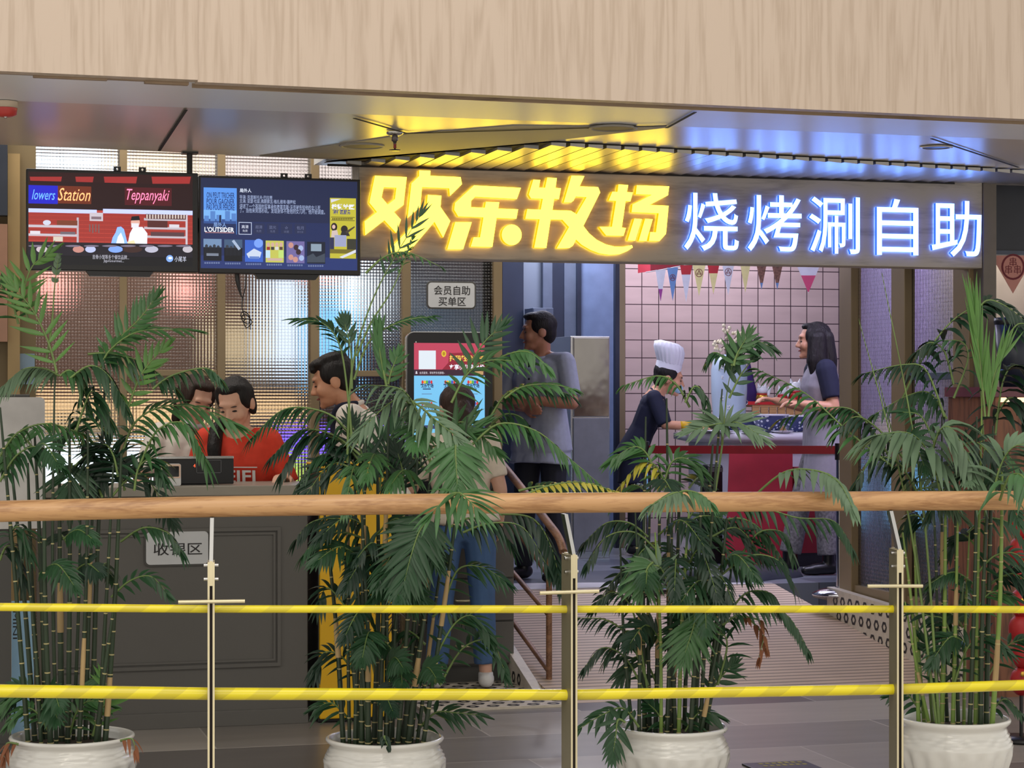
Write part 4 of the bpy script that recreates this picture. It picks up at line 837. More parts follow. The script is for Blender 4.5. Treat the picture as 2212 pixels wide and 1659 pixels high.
for i in range(4):
    a, b = PB[i], PB[i + 1]
    ra = lambda p: 0.0228 - 0.0042 * min(1, max(0, p) / 1100.0)
    MB().tube([R(a, low[a]), R(b, low[b])], [ra(a), ra(b)], 16).build('lower_bar', m_bar, rail)
    MB().tube([R(a, upp[a]), R(b, upp[b])], [0.0140 - 0.0012 * (a > 0), 0.0135], 14).build('upper_bar', m_bar, rail)
PT = [(456, 1212, 8.05, (458, 1118)), (1230, 1197, 17.3, (1219, 1110)), (1936, 1186, 5.6, (1922, 1103))]
ROD = [((385, 1300.5), (529, 1298.5)), ((1166, 1281), (1294, 1277)), ((1874, 1266), (1993, 1266))]
m_pside = mat('post_side_metal', RGB(128, 122, 102), 0.45, 0.3, 0.06, 3)
for i, (px, pt, yaw, st) in enumerate(PT):
    top = R(px, pt); a = math.radians(yaw) - 0.0
    # plate runs back to the left of the view direction by yaw
    dirw = Vector((math.sin(-a) * CT + math.cos(a) * ST, -math.sin(-a) * ST + math.cos(a) * CT, 0)); side = Vector((dirw.y, -dirw.x, 0))
    M = Matrix(((side.x, dirw.x, 0, top.x), (side.y, dirw.y, 0, top.y), (0, 0, 1, 0), (0, 0, 0, 1)))
    pm = MB(); pm.box((-0.0115, -0.05, 0.0), (-0.0048, 0.05, top.z), 0, M); pm.box((0.0048, -0.05, 0.0), (0.0115, 0.05, top.z), 0, M)
    for k_ in (3, 5, 9, 11): pm.mi[k_] = 1
    po = pm.build('post', [m_gold, m_pside], rail)
    MB().box((-0.0047, -0.035, 0.0), (0.0047, 0.045, top.z - 0.075), 0, M).build('rubber_strip', mat('dark_rubber', RGB(40, 26, 24), 0.6), po)
    MB().box((-0.0047, -0.05, top.z - 0.078), (0.0047, 0.045, top.z + 0.004), 0, M).build('clamp_block', m_gold, po)
    for dz in (0.012, 0.058):
        MB().tube([M @ Vector((-0.024, -0.02, top.z - dz)), M @ Vector((0.024, -0.02, top.z - dz))], 0.006, 10).build('bolt', m_steel, po)
    s1 = R(*st); up = MB(); w_ = side * 0.0062; f = dirw * 0.02
    A, B = top - dirw * 0.03 + UZ * 0.0, s1
    up.add([A - w_ - f, A + w_ - f, A + w_ + f, A - w_ + f, B - w_ - f, B + w_ - f, B + w_ + f, B - w_ + f], [(0, 1, 5, 4), (1, 2, 6, 5), (2, 3, 7, 6), (3, 0, 4, 7), (4, 5, 6, 7), (3, 2, 1, 0)]); up.build('strut', m_steel, po)
    p, q = ROD[i]; MB().tube([R(*p, -0.06), R(*q, -0.06)], 0.0062, 10).build('cross_rod', m_gold, po)
# ------------------------------------------------------------------ wooden handrails up the ramp
g0 = onZ(1186, 1492, 0.0); XH = g0.x
rh = thing('ramp_handrail', 'brown wooden handrail climbing the left side of the ramp beside the drawer cabinet', 'handrail', (g0.x, g0.y, 0))
m_rw = wood('ramp_rail_wood', RGB(150, 108, 78), RGB(110, 76, 54), 'Y', 6, 0.45, 3, 0.08)
hx = lambda px, py: onX(px, py, XH)
MB().tube([(XH, g0.y, 0.0), (XH, g0.y, onX(1186, 1180, XH).z)], 0.0155, 12).build('post', m_rw, rh)
MB().tube(bez([hx(1062, 975), hx(1120, 1046), hx(1175, 1118), hx(1206, 1160), hx(1217, 1192)], 20), 0.021, 12).build('top_rail', m_rw, rh)
MB().tube([(XH, 12.0, hx(1090, 1115).z - 0.05), (XH, 12.0, ZF)], 0.0155, 12).build('post', m_rw, rh)
for a, b in (((1090, 1108), (1184, 1242)), ((1090, 1216), (1184, 1326)), ((1090, 1318), (1186, 1450))): MB().tube([hx(*a), hx(*b)], 0.014, 12).build('lower_rail', m_rw, rh)
# ------------------------------------------------------------------ black floor plate at the bottom edge
a, b = onZ(1602, 1653, 0.0), onZ(1742, 1653, 0.0); fp = thing('floor_plate', 'black plate with worn yellow print on the floor tiles at the bottom edge', 'plate', ((a.x + b.x) / 2, a.y - 0.2, 0))
MB().box((a.x, a.y - 0.45, 0.0), (b.x + 0.02, a.y, 0.008)).build('panel', m_black, fp, bevel=0.002); mb = MB(); rnd = random.Random(4)
for i in range(7):
    for j in range(2): x = a.x + 0.06 + i * 0.028; mb.box((x, a.y - 0.045 - j * 0.05, 0.0082), (x + 0.018, a.y - 0.018 - j * 0.05 + rnd.uniform(-0.006, 0.006), 0.0088))
mb.build('print', mat('worn_yellow', RGB(160, 150, 60), 0.6), fp)
# ------------------------------------------------------------------ dining room: buffet and what is on it
DT = 15.4
tc_ = P(1600, 1000, DT); ztop = P(1560, 937, 14.7).z; tcx, tcy = P(1648, 900, 15.5).x, P(1648, 900, 15.5).y
bz = thing('buffet_table', 'white round buffet counter below the pink tiled wall', 'table', (tcx, tcy, ZF)); RT = 0.62
m_marble = mat('white_counter', RGB(214, 214, 220), 0.3, 0, 0.05, 3)
MB().lathe([(0, ztop - ZF), (RT, ztop - ZF), (RT + 0.03, ztop - ZF - 0.01), (RT + 0.03, ztop - ZF - 0.05), (RT - 0.06, ztop - ZF - 0.07)], 48, (tcx, tcy, ZF)).build('table_top', m_marble, bz)
MB().lathe([(RT - 0.08, ztop - ZF - 0.06), (RT - 0.08, 0.0)], 48, (tcx, tcy, ZF)).build('base', m_marble, bz)
q0, q1 = P(1566, 1195, 14.6), P(1710, 962, 14.6)
rp_ = thing('leaning_board', 'flat red panel leaning in front of the white buffet counter', 'panel', ((q0.x + q1.x) / 2, q0.y, ZF))
MB().prism([(0, 0.005), (0.46, 0.005), (0.46, q1.z - ZF - 0.03), (0.03, q1.z - ZF)], (Vector((q0.x, q0.y, ZF)), Vector((CT, -ST, 0)), UZ, Vector((-ST, -CT, 0))), 0.03).build('board', mat('crimson_board', RGB(176, 34, 58), 0.5), rp_)
q = P(1790, 1190, 14.8); rc = thing('red_cabinet', 'dark red low cabinet on a black plinth behind the woman in grey', 'cabinet', (q.x, q.y + 0.2, ZF))
a, b = P(1724, 1195, 14.5), P(1826, 1010, 14.5); MB().box((a.x, a.y, a.z), (b.x, a.y + 0.2, b.z)).build('body', mat('dark_red', RGB(130, 20, 34), 0.4), rc); MB().box((a.x, a.y + 0.01, ZF), (b.x, a.y + 0.2, a.z - 0.001)).build('plinth', m_black, rc)
a, b = P(1528, 1200, 14.75), P(1566, 1004, 14.75); bb = thing('black_bin', 'black slim bin beside the red panel under the counter', 'bin', ((a.x + b.x) / 2, a.y + 0.08, ZF)); MB().box((a.x, a.y, ZF), (b.x, a.y + 0.12, b.z)).build('body', m_black, bb, bevel=0.015); MB().box((a.x + 0.004, a.y - 0.004, b.z - 0.05), (b.x - 0.004, a.y - 0.0005, b.z - 0.02)).build('flap', m_dgrey, bb)
m_blue = mat('cobalt_glaze', RGB(52, 64, 130), 0.2, 0, 0.5, 40); m_por = mat('white_porcelain', RGB(228, 230, 236), 0.2, 0, 0.02)
def bluewhite():
    m, t, b = nt('blue_white_porcelain'); L = t.links
    tc = t.nodes.new('ShaderNodeTexCoord'); v = t.nodes.new('ShaderNodeTexVoronoi'); v.inputs['Scale'].default_value = 34; L.new(tc.outputs['Object'], v.inputs['Vector'])
    r = t.nodes.new('ShaderNodeValToRGB'); L.new(v.outputs['Distance'], r.inputs[0]); e = r.color_ramp.elements
    e[0].position = 0.26; e[0].color = (*RGB(210, 214, 226), 1); e[1].position = 0.36; e[1].color = (*RGB(44, 54, 104), 1)
    L.new(r.outputs[0], b.inputs['Base Color']); b.inputs['Roughness'].default_value = 0.18; return m
m_bw = bluewhite()
def bowl(px, py, D, r, h, label, tilt=0):
    c = P(px, py, D); c.z = ztop + 0.002; t = thing('serving_bowl', label, 'bowl', c, 0, 'blue and white serving bowls')
    MB().lathe([(0, 0.0), (r * 0.45, 0.0), (r * 0.5, 0.01), (r * 0.8, h * 0.5), (r, h - 0.01)], 28, c).build('body', m_bw, t)
    MB().lathe([(r, h - 0.0105), (r + 0.008, h), (r - 0.006, h - 0.002), (r * 0.75, h * 0.5), (0, 0.03)], 28, c).build('rim', m_por, t)
    d = MB(); rnd = random.Random(int(px))
    for i in range(9): a = rnd.uniform(0, 6.28); q = r * 0.6 * math.sqrt(rnd.random()); d.ell((c.x + q * math.cos(a), c.y + q * math.sin(a), c.z + h * 0.62), (0.035, 0.03, 0.02), None, 8, 5)
    tag(d.build('food', mat('pale_food', RGB(190, 180, 150), 0.5, 0, 0.3, 40), t), kind=None)
bowl(1575, 918, 15.72, 0.14, 0.10, 'blue and white serving bowl farthest back beside the tall vase'); bowl(1622, 926, 15.32, 0.13, 0.11, 'blue and white serving bowl in the middle of the buffet'); bowl(1662, 935, 15.07, 0.135, 0.13, 'larger blue and white serving bowl near the counter edge'); bowl(1718, 938, 15.36, 0.12, 0.12, 'blue and white serving bowl nearest the woman in grey')
def plate(px, py, D, r, label):
    c = P(px, py, D); c.z = ztop + 0.001; t = thing('plate', label, 'plate', c, 0, 'white plates on the buffet'); MB().lathe([(0, 0), (r * 0.6, 0), (r, 0.014), (r, 0.017), (r * 0.62, 0.005), (0, 0.004)], 28, c).build('dish', m_por, t)
plate(1558, 945, 14.97, 0.10, 'white plate at the front edge of the buffet, second from the left'); plate(1625, 952, 14.92, 0.09, 'white plate at the front edge under the big blue bowl'); plate(1520, 946, 15.1, 0.10, 'white plate leftmost on the buffet'); plate(1690, 958, 14.93, 0.08, 'white plate at the right front edge of the buffet')
yp = P(1482, 922, 15.2); t = thing('yellow_cup', 'small yellow cup at the left edge of the buffet by the cook', 'cup', (yp.x, yp.y, ztop)); MB().lathe([(0.0, 0.002), (0.03, 0.002), (0.04, 0.08), (0.036, 0.08), (0.027, 0.01)], 20, (yp.x, yp.y, ztop)).build('body', m_yel, t); MB().tube(bez([(yp.x + 0.038, yp.y, ztop + 0.065), (yp.x + 0.065, yp.y, ztop + 0.05), (yp.x + 0.034, yp.y, ztop + 0.025)], 8), 0.005, 6).build('handle', m_yel, t)
# stand behind with vase, figurines and cone
sb_ = P(1660, 905, 16.1); zsh = P(1660, 874, 16.1).z; st_ = thing('wooden_riser', 'small slatted wooden riser at the back of the buffet', 'stand', (sb_.x, sb_.y, ztop)); a, b = P(1612, 905, 16.1), P(1735, 905, 16.1); m_pine = wood('pine', RGB(196, 150, 100), RGB(164, 118, 74), 'X', 6)
MB().box((a.x, sb_.y - 0.08, zsh - 0.018), (b.x, sb_.y + 0.12, zsh)).build('top', m_pine, st_); mb = MB()
for i in range(6): x = a.x + (b.x - a.x) * (i + 0.02) / 6; mb.box((x, sb_.y - 0.075, ztop), (x + (b.x - a.x) / 6 * 0.85, sb_.y - 0.06, zsh - 0.018))
mb.build('front_slats', m_pine, st_)
vc = P(1575, 900, 16.0); zv0, zv1 = ztop, P(1575, 766, 16.0).z; vs_ = thing('floor_vase', 'tall pale blue vase with small painted flowers behind the buffet bowls', 'vase', (vc.x, vc.y, zv0)); hv = zv1 - zv0
vm = mat('celadon_glaze', RGB(176, 194, 214), 0.15, 0, 0.05, 4)
MB().lathe([(0, 0.001), (0.10, 0.001), (0.12, hv * 0.1), (0.135, hv * 0.5), (0.137, hv * 0.8), (0.12, hv * 0.93), (0.085, hv * 0.985), (0.08, hv), (0.07, hv)], 36, (vc.x, vc.y, zv0)).build('body', vm, vs_)
for px, py, r in ((1556, 791, 0.016), (1562, 793, 0.014), (1552, 797, 0.012), (1560, 815, 0.010), (1558, 860, 0.012), (1575, 880, 0.012)):
    mb = MB(); q = P(px, py, 15.86); dv = Vector((q.x - vc.x, q.y - vc.y, 0)); dv = dv.normalized() * 0.134; c = Vector((vc.x + dv.x, vc.y + dv.y, q.z))
    for k in range(5): mb.ell(c + UX * r * math.cos(k * 1.257) + UZ * r * math.sin(k * 1.257), (r * 0.55, 0.006, r * 0.55), None, 8, 5)
    mb.build('painted_flower', m_white, vs_)
mb = MB()
for px, py in ((1548, 772), (1562, 771)): mb.ell(P(px, py, 15.86), (0.012, 0.006, 0.014), None, 8, 5)
mb.build('red_motif', mat('motif_red', RGB(110, 30, 40), 0.4), vs_)
fl = thing('flower_bunch', 'bunch of small cream blossoms standing in the pale blue vase', 'flowers', (vc.x, vc.y, zv1 - 0.1)); sm_, bl = MB(), MB(); rnd = random.Random(8)
for px, py in ((1568, 712), (1575, 722), (1590, 726), (1600, 728), (1608, 730), (1545, 742), (1560, 735), (1583, 740), (1595, 748), (1572, 752), (1604, 756), (1553, 758)):
    tip = P(px, py, 16.0 + rnd.uniform(-0.06, 0.06)); sm_.tube(bez([(vc.x, vc.y, zv1 - 0.12), (vc.x + (tip.x - vc.x) * 0.3, vc.y, zv1 + 0.06), tip], 8), 0.003, 5)
    for k in range(4): bl.ell(tip + Vector((rnd.uniform(-.025, .025), rnd.uniform(-.02, .02), rnd.uniform(-.03, .03))), 0.015, None, 8, 5)
sm_.build('stem', mat('twig', RGB(70, 60, 40), 0.7), fl); bl.build('blossom', mat('cream_petal', RGB(232, 222, 190), 0.6, 0, 0.1, 30), fl)
c = P(1620, 868, 16.2); zc0 = zsh; c1 = P(1620, 778, 16.2); t = thing('purple_cone', 'folded dark purple cloth cone between the vase and the lucky figurines', 'cloth', (c.x, c.y + 0.1, zsh)); MB().lathe([(0.075, 0.001), (0.05, (c1.z - zsh) * 0.4), (0.004, c1.z - zsh)], 20, (c.x, c.y + 0.02, zsh), 0, lambda r, z, a: r * (1 + 0.12 * math.cos(6 * a))).build('body', mat('purple_cloth', RGB(58, 32, 110), 0.7), t)
m_red = mat('figurine_red', RGB(196, 40, 44), 0.25); m_gd = mat('figurine_gold', RGB(220, 170, 70), 0.25, 0.7)
def lucky(px, D, s, label, body, z=None):
    c = P(px, 870, D); c.z = zsh if z is None else z; t = thing('cat_figurine', label, 'figurine', c, 0, 'cat figurines on the riser')
    bo = MB(); bo.ell(c + UZ * 0.05 * s, (0.05 * s, 0.045 * s, 0.05 * s)); bo.ell(c + Vector((0.02 * s, -0.04 * s, 0.03 * s)), (0.016 * s, 0.018 * s, 0.02 * s), None, 8, 6); bo.ell(c + Vector((-0.02 * s, -0.04 * s, 0.03 * s)), (0.016 * s, 0.018 * s, 0.02 * s), None, 8, 6); bo.build('body', body, t)
    hd = MB(); hd.ell(c + UZ * 0.115 * s, (0.045 * s, 0.04 * s, 0.036 * s))
    for k in (-1, 1): hd.tube([c + Vector((0.026 * s * k, 0, 0.14 * s)), c + Vector((0.034 * s * k, 0, 0.172 * s))], [0.014 * s, 0.002], 8)
    hd.build('head', m_por, t); MB().tube([c + Vector((0.044 * s, -0.02 * s, 0.075 * s)), c + Vector((0.056 * s, -0.024 * s, 0.14 * s))], [0.013 * s, 0.015 * s], 8).build('raised_paw', m_por, t)
    MB().tube([c + Vector((0.04 * s * math.cos(k * PI / 8), 0.037 * s * math.sin(k * PI / 8), 0.083 * s)) for k in range(16)], 0.006 * s, 6, 0, False, True).build('collar', m_red, t)
lucky(1646, 16.05, 0.95, 'gold cat figurine beside the purple cone on the riser', m_gd); lucky(1690, 16.05, 0.85, 'red and white cat figurine in the middle of the riser', m_red)
zz_ = P(1717, 852, 16.1).z; lucky(1718, 16.1, 1.15, 'largest cat figurine nearest the woman in grey', m_red)
a = P(1640, 878, 15.99); t = thing('red_tray', 'narrow red tray at the front of the wooden riser', 'tray', (a.x, a.y - 0.06, zsh)); MB().box((P(1622, 878, 15.9).x, sb_.y - 0.095, zsh), (P(1735, 878, 15.9).x, sb_.y - 0.082, zsh + 0.025)).build('edge', m_red, t)
MB().tube([Vector((P(1617, 870, 15.9).x + 0.018 * math.cos(k * 0.52), sb_.y - 0.088, zsh + 0.018 + 0.018 * math.sin(k * 0.52))) for k in range(12)], 0.003, 6, 0, False, True).build('ring', m_steel, t)
# low things on the tiled floor
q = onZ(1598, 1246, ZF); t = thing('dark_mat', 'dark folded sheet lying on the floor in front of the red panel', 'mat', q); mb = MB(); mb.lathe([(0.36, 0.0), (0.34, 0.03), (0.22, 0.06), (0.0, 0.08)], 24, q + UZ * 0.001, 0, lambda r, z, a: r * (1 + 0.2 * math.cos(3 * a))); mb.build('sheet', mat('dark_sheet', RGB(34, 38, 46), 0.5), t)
q = onZ(1616, 1200, ZF); t = thing('white_cup', 'small white paper cup standing on the floor before the red panel', 'cup', (q.x, q.y, ZF)); MB().lathe([(0, 0), (0.022, 0), (0.032, 0.075), (0.029, 0.075), (0.02, 0.004)], 18, (q.x, q.y, ZF + 0.001)).build('body', m_white, t)
# bunting in front of the tiles
def pennant(px, pt, pb, w_, D, col, label, ring=None, band=None, lean=0):
    a = P(px - w_ / 2, pt, D); b = P(px + w_ / 2, pt, D); c = P(px + lean, pb, D); t = thing('pennant', label, 'pennant', (a + b) / 2, 0, 'pennants hanging over the buffet')
    ux = (b - a).normalized(); un = Vector((ux.y, -ux.x, 0)); F = (a, ux, UZ, un); L = (b - a).length; cx_ = (c - a).dot(ux); h = c.z - a.z
    mb = MB(); mb.prism([(0, 0), (L, 0), (cx_, h)], F, 0.003); mb.build('cloth', col, t)
    F2 = (a + un * 0.0034, ux, UZ, un)
    if band:
        y0 = h * band[0]; y1 = h * band[1]; f = lambda y, s: (0 + (cx_ - 0) * y / h) if s == 0 else (L + (cx_ - L) * y / h)
        k = MB(); k.prism([(f(y0, 0), y0), (f(y0, 1), y0), (f(y1, 1), y1), (f(y1, 0), y1)], F2, 0.0006); k.build('colour_band', band[2], t)
    if ring:
        cx2, cy2, rr = L / 2 + (cx_ - L / 2) * 0.3, h * 0.3, L * 0.30; k = MB()
        k.prism([(cx2 + rr * 0.9 * math.cos(i * PI / 12), cy2 + rr * math.sin(i * PI / 12)) for i in range(24)], F2, 0.0006, 0, [[(cx2 + rr * 0.75 * math.cos(i * PI / 12), cy2 + rr * 0.85 * math.sin(i * PI / 12)) for i in range(24)]])
        for dx, dy in ((0, 0.38), (-0.34, -0.2), (0.34, -0.2)): k.text('串', F2, (cx2 + rr * (dx - 0.26), cy2 + rr * (dy - 0.34), cx2 + rr * (dx + 0.26), cy2 + rr * (dy + 0.34)), 0, 0.0007, 0, 'box', None, 2)
        k.build('emblem', ring, t)
    return t
pk = lambda n, c: mat('pennant_' + n, RGB(*c), 0.7, 0, 0.06, 20)
m_er = pk('maroon', (120, 44, 56)); W_, B_, R_, Y_ = pk('white', (210, 212, 222)), pk('blue', (104, 140, 190)), pk('red', (180, 40, 50)), pk('cream', (224, 214, 150)); V_ = pk('violet', (150, 60, 140)); O_ = mat('pennant_brown', RGB(120, 84, 70), 0.7, 0, 0.5, 60); PKc = pk('pink', (196, 70, 110))
DP = 15.7
pennant(1427, 583, 652, 22, DP, W_, 'white pennant with violet tip, leftmost of the bunting', None, (0.6, 0.97, V_)); pennant(1453, 578, 650, 24, DP, B_, 'blue pennant with round maroon emblem, second of the bunting', m_er)
pennant(1482, 573, 653, 26, DP, W_, 'red and white pennant, third of the bunting', None, (0.0, 0.25, R_)); pennant(1510, 568, 640, 30, DP, Y_, 'cream pennant with round maroon emblem', m_er); pennant(1541, 566, 636, 28, DP, R_, 'red pennant with white and yellow lower part', None, (0.35, 0.97, Y_))
pennant(1573, 566, 638, 28, DP, W_, 'white pennant with round maroon emblem in the middle of the bunting', m_er); pennant(1610, 566, 632, 24, DP, Y_, 'narrow yellow pennant, seventh of the bunting'); pennant(1645, 566, 626, 24, DP, O_, 'brown patterned pennant with blue tip, left of its twin', None, (0.75, 0.97, B_)); pennant(1679, 566, 626, 26, DP, O_, 'brown patterned pennant with blue tip, nearer the woman in grey', None, (0.75, 0.97, B_))
pennant(1746, 564, 633, 58, 15.0, W_, 'large grey-white pennant with pink tip above the woman in grey', None, (0.45, 0.97, PKc)); pennant(1835, 560, 615, 50, 14.6, pk('teal', (150, 170, 180)), 'pale teal pennant half hidden by the brass post, rightmost over the buffet')
pp = pennant(2188, 552, 634, 94, 11.0, pk('peach', (214, 150, 140)), 'peach pennant with round maroon emblem at the right edge by the marble wall', m_er); 
mb = MB(); mb.tube(bez([P(1395, 588, DP)] + [P(a_, b_, c_) for a_, b_, c_ in ((1427, 583, DP), (1453, 578, DP), (1482, 573, DP), (1510, 568, DP), (1541, 566, DP), (1573, 566, DP), (1610, 566, DP), (1645, 566, DP), (1679, 566, DP), (1746, 564, 15.0), (1835, 560, 14.6))] + [P(1860, 559, 14.4)], 60), 0.004, 5); tag(mb.build('bunting_string', m_white), 'thin pale string carrying the pennants over the buffet', 'string')
mb = MB(); mb.tube([P(2150, 551, 11.01), P(2240, 553, 11.01)], 0.004, 5); tag(mb.build('bunting_string', m_white), 'thin pale string carrying the peach pennant at the right edge', 'string')
# belt barrier at the head of the ramp
DBR = 12.45; b1 = P(1815, 1285, DBR); b1.z = ZF; b0 = P(1392, 1210, 12.9); b0.z = ZF; m_chr = mat('chrome', RGB(190, 192, 200), 0.12, 1.0, 0.02)
hb = P(1815, 962, DBR).z
def stanchion(c, label):
    t = thing('barrier_post', label, 'barrier post', c, 0, 'belt barrier posts'); MB().lathe([(0, 0.001), (0.165, 0.001), (0.165, 0.012), (0.12, 0.035), (0.03, 0.05), (0, 0.05)], 32, c).build('base', m_chr, t)
    MB().tube([c + UZ * 0.04, (c.x, c.y, hb - 0.08)], 0.024, 14).build('tube', m_chr, t); MB().tube([(c.x, c.y, hb - 0.085), (c.x, c.y, hb + 0.012)], 0.031, 16).build('belt_head', m_black, t); return t
stanchion(b1, 'chrome barrier post with round base beside the glass wing'); stanchion(b0, 'chrome barrier post behind the middle palm by the cook')
mb = MB(); zb0, zb1 = P(1440, 971, 12.9).z, P(1810, 972, DBR).z; d = (b1 - b0).normalized(); n = Vector((d.y, -d.x, 0)) * 0.002; h_ = 0.024
A, B = Vector((b0.x, b0.y, zb0)) + d * 0.03, Vector((b1.x, b1.y, zb1)) - d * 0.03
mb.add([A - n - UZ * h_, B - n - UZ * h_, B - n + UZ * h_, A - n + UZ * h_, A + n - UZ * h_, B + n - UZ * h_, B + n + UZ * h_, A + n + UZ * h_], [(0, 1, 2, 3), (7, 6, 5, 4), (0, 4, 5, 1), (3, 2, 6, 7)])
tag(mb.build('barrier_belt', mat('belt_red', RGB(150, 20, 42), 0.6)), 'dark red belt stretched between the two chrome barrier posts', 'belt')
# corridor: steel fridge, wall cabinet, grey bin
a, b = P(1232, 905, 15.2), P(1325, 726, 15.2); t = thing('steel_fridge', 'mirror-bright steel cabinet behind the standing man', 'cabinet', ((a.x + b.x) / 2, a.y + 0.3, ZF)); zf_ = P(1280, 900, 15.2).z
m_mir = mat('crumpled_steel', RGB(150, 146, 142), 0.12, 1.0, 0.1, 3, bump=0.25, bscale=5)
MB().box((a.x, a.y, ZF), (b.x, a.y + 0.6, b.z)).build('body', m_steel, t, bevel=0.004); MB().box((a.x + 0.02, a.y - 0.018, zf_), (b.x - 0.01, a.y - 0.001, b.z - 0.01)).build('upper_door', m_mir, t, bevel=0.004); MB().box((a.x + 0.02, a.y - 0.018, ZF + 0.05), (b.x - 0.01, a.y - 0.001, zf_ - 0.01)).build('lower_door', mat('grey_enamel', RGB(120, 122, 126), 0.4), t, bevel=0.004)
a, b = P(1187, 724, 15.9), P(1237, 660, 15.9); t = thing('wall_cabinet', 'small slate grey box on the corridor wall behind the standing man', 'cabinet', ((a.x + b.x) / 2, 15.8, a.z)); MB().box((a.x, 15.70, a.z), (b.x, 15.93, b.z)).build('body', m_slate, t, bevel=0.003); MB().box((a.x + 0.006, 15.69, a.z + 0.006), (b.x - 0.06, 15.6995, b.z - 0.006)).build('door', m_greywall, t)
# right edge neighbour: black urn, wooden counter, red hanging ornament
a, b = P(2152, 836, 10.6), P(2240, 686, 10.6); t = thing('black_urn', 'big black tapered container at the right edge against the marble wall', 'container', ((a.x + b.x) / 2, a.y, a.z)); hh = b.z - a.z; r0 = (b.x - a.x) / 2
MB().lathe([(0, 0), (r0 * 0.72, 0), (r0 * 0.98, hh - 0.03), (r0 * 0.9, hh - 0.03), (r0 * 0.65, 0.02)], 28, ((a.x + b.x) / 2, a.y, a.z)).build('body', m_navy, t); MB().lathe([(r0 * 0.98, hh - 0.035), (r0 * 1.02, hh - 0.02), (r0 * 1.0, hh), (r0 * 0.92, hh)], 28, ((a.x + b.x) / 2, a.y, a.z)).build('rim', m_black, t)
zc = a.z; c0 = P(2150, 860, 10.5); t = thing('neighbour_counter', 'wooden counter with a lit edge strip at the right edge', 'counter', (c0.x + 0.4, c0.y + 0.2, 0)); m_wd2 = wood('walnut', RGB(130, 84, 60), RGB(92, 58, 42), 'Z', 4)
MB().box((c0.x, c0.y, 0.0), (c0.x + 1.2, c0.y + 0.5, zc - 0.05)).build('body', m_wd2, t); MB().box((c0.x - 0.02, c0.y - 0.03, zc - 0.049), (c0.x + 1.2, c0.y + 0.5, zc)).build('worktop', mat('plum_top', RGB(110, 60, 70), 0.3), t); MB().box((c0.x + 0.02, c0.y - 0.012, zc - 0.075), (c0.x + 1.2, c0.y - 0.0005, zc - 0.052)).build('light_strip', glow('strip_warm', (1.0, 0.72, 0.42), 1.6), t)
c = P(2206, 1300, 9.2); t = thing('red_ornament', 'long red paper ornament with gold discs at the right edge behind the last palm', 'ornament', (c.x, c.y, 0.0)); zt_, zb_ = P(2206, 1105, 9.2).z, P(2206, 1500, 9.2).z
mb = MB(); n_ = 7
for i in range(n_): z_ = zb_ + (zt_ - zb_) * (i + 0.5) / n_; mb.ell((c.x + 0.01 * math.sin(i * 2), c.y, z_), (0.05, 0.05, (zt_ - zb_) / n_ * 0.56), None, 10, 7)
mb.build('body', mat('paper_red', RGB(170, 30, 34), 0.5), t); mb = MB()
for i in range(5): mb.ell((c.x - 0.02, c.y - 0.05, zb_ + (zt_ - zb_) * (i + 0.6) / 5), (0.012, 0.006, 0.012), None, 8, 5)
mb.build('gold_disc', m_gd, t); MB().tube([(c.x, c.y, 0), (c.x, c.y, zt_)], 0.008, 8).build('pole', m_black, t); MB().lathe([(0, 0), (0.12, 0), (0.12, 0.015), (0, 0.02)], 20, (c.x, c.y, 0)).build('foot', m_black, t)
# ------------------------------------------------------------------ people
def skin(n, c): return mat('skin_' + n, RGB(*c), 0.5, 0, 0.04, 30)
def cloth(n, c, var=0.06, sc=30): return mat('cloth_' + n, RGB(*c), 0.85, 0, var, sc, bump=0.15, bscale=14)
m_hair = mat('black_hair', RGB(26, 22, 22), 0.55, 0, 0.35, 30, stretch=(1, 1, 0.2), bump=0.5, bscale=120, spec=0.3); m_bhair = mat('dark_brown_hair', RGB(50, 36, 30), 0.55, 0, 0.35, 30, stretch=(1, 1, 0.2), bump=0.5, bscale=120, spec=0.3)
m_lip = mat('lip', RGB(150, 88, 80), 0.5); m_brow = mat('brow', RGB(34, 28, 26), 0.6); m_eye = mat('eye_dark', RGB(26, 20, 20), 0.2)
def hand(mb, wr, d, n, side, curl=0.5, s=1.0):
    """palm, four bent fingers of unequal length, and a thumb from the side of the palm"""
    d = d.normalized(); n = (n - d * n.dot(d)).normalized(); w = d.cross(n).normalized() * side
    for k in (-1.5, -0.5, 0.5, 1.5): mb.cap(wr + w * 0.008 * k, 0.015 * s, wr + d * 0.082 * s + w * 0.0165 * k * s, 0.0125 * s, n=8)
    for k, L in ((-1.5, 0.058), (-0.5, 0.072), (0.5, 0.076), (1.5, 0.066)):
        a = wr + d * 0.085 * s + w * 0.0185 * k * s; b = a + (d * math.cos(curl) + n * math.sin(curl)) * L * 0.5 * s; c = b + (d * math.cos(curl * 2.1) + n * math.sin(curl * 2.1)) * L * 0.5 * s
        mb.cap(a, 0.0095 * s, b, 0.0088 * s, n=8); mb.cap(b, 0.0088 * s, c, 0.0075 * s, n=8)
    t0 = wr + d * 0.022 * s + w * 0.026 * s; t1 = t0 + (d * 0.7 + w * 0.62 + n * 0.25).normalized() * 0.040 * s; t2 = t1 + (d * 0.9 + n * 0.45 + w * 0.1).normalized() * 0.032 * s
    mb.cap(t0, 0.0135 * s, t1, 0.0105 * s, n=8); mb.cap(t1, 0.0105 * s, t2, 0.0085 * s, n=8)
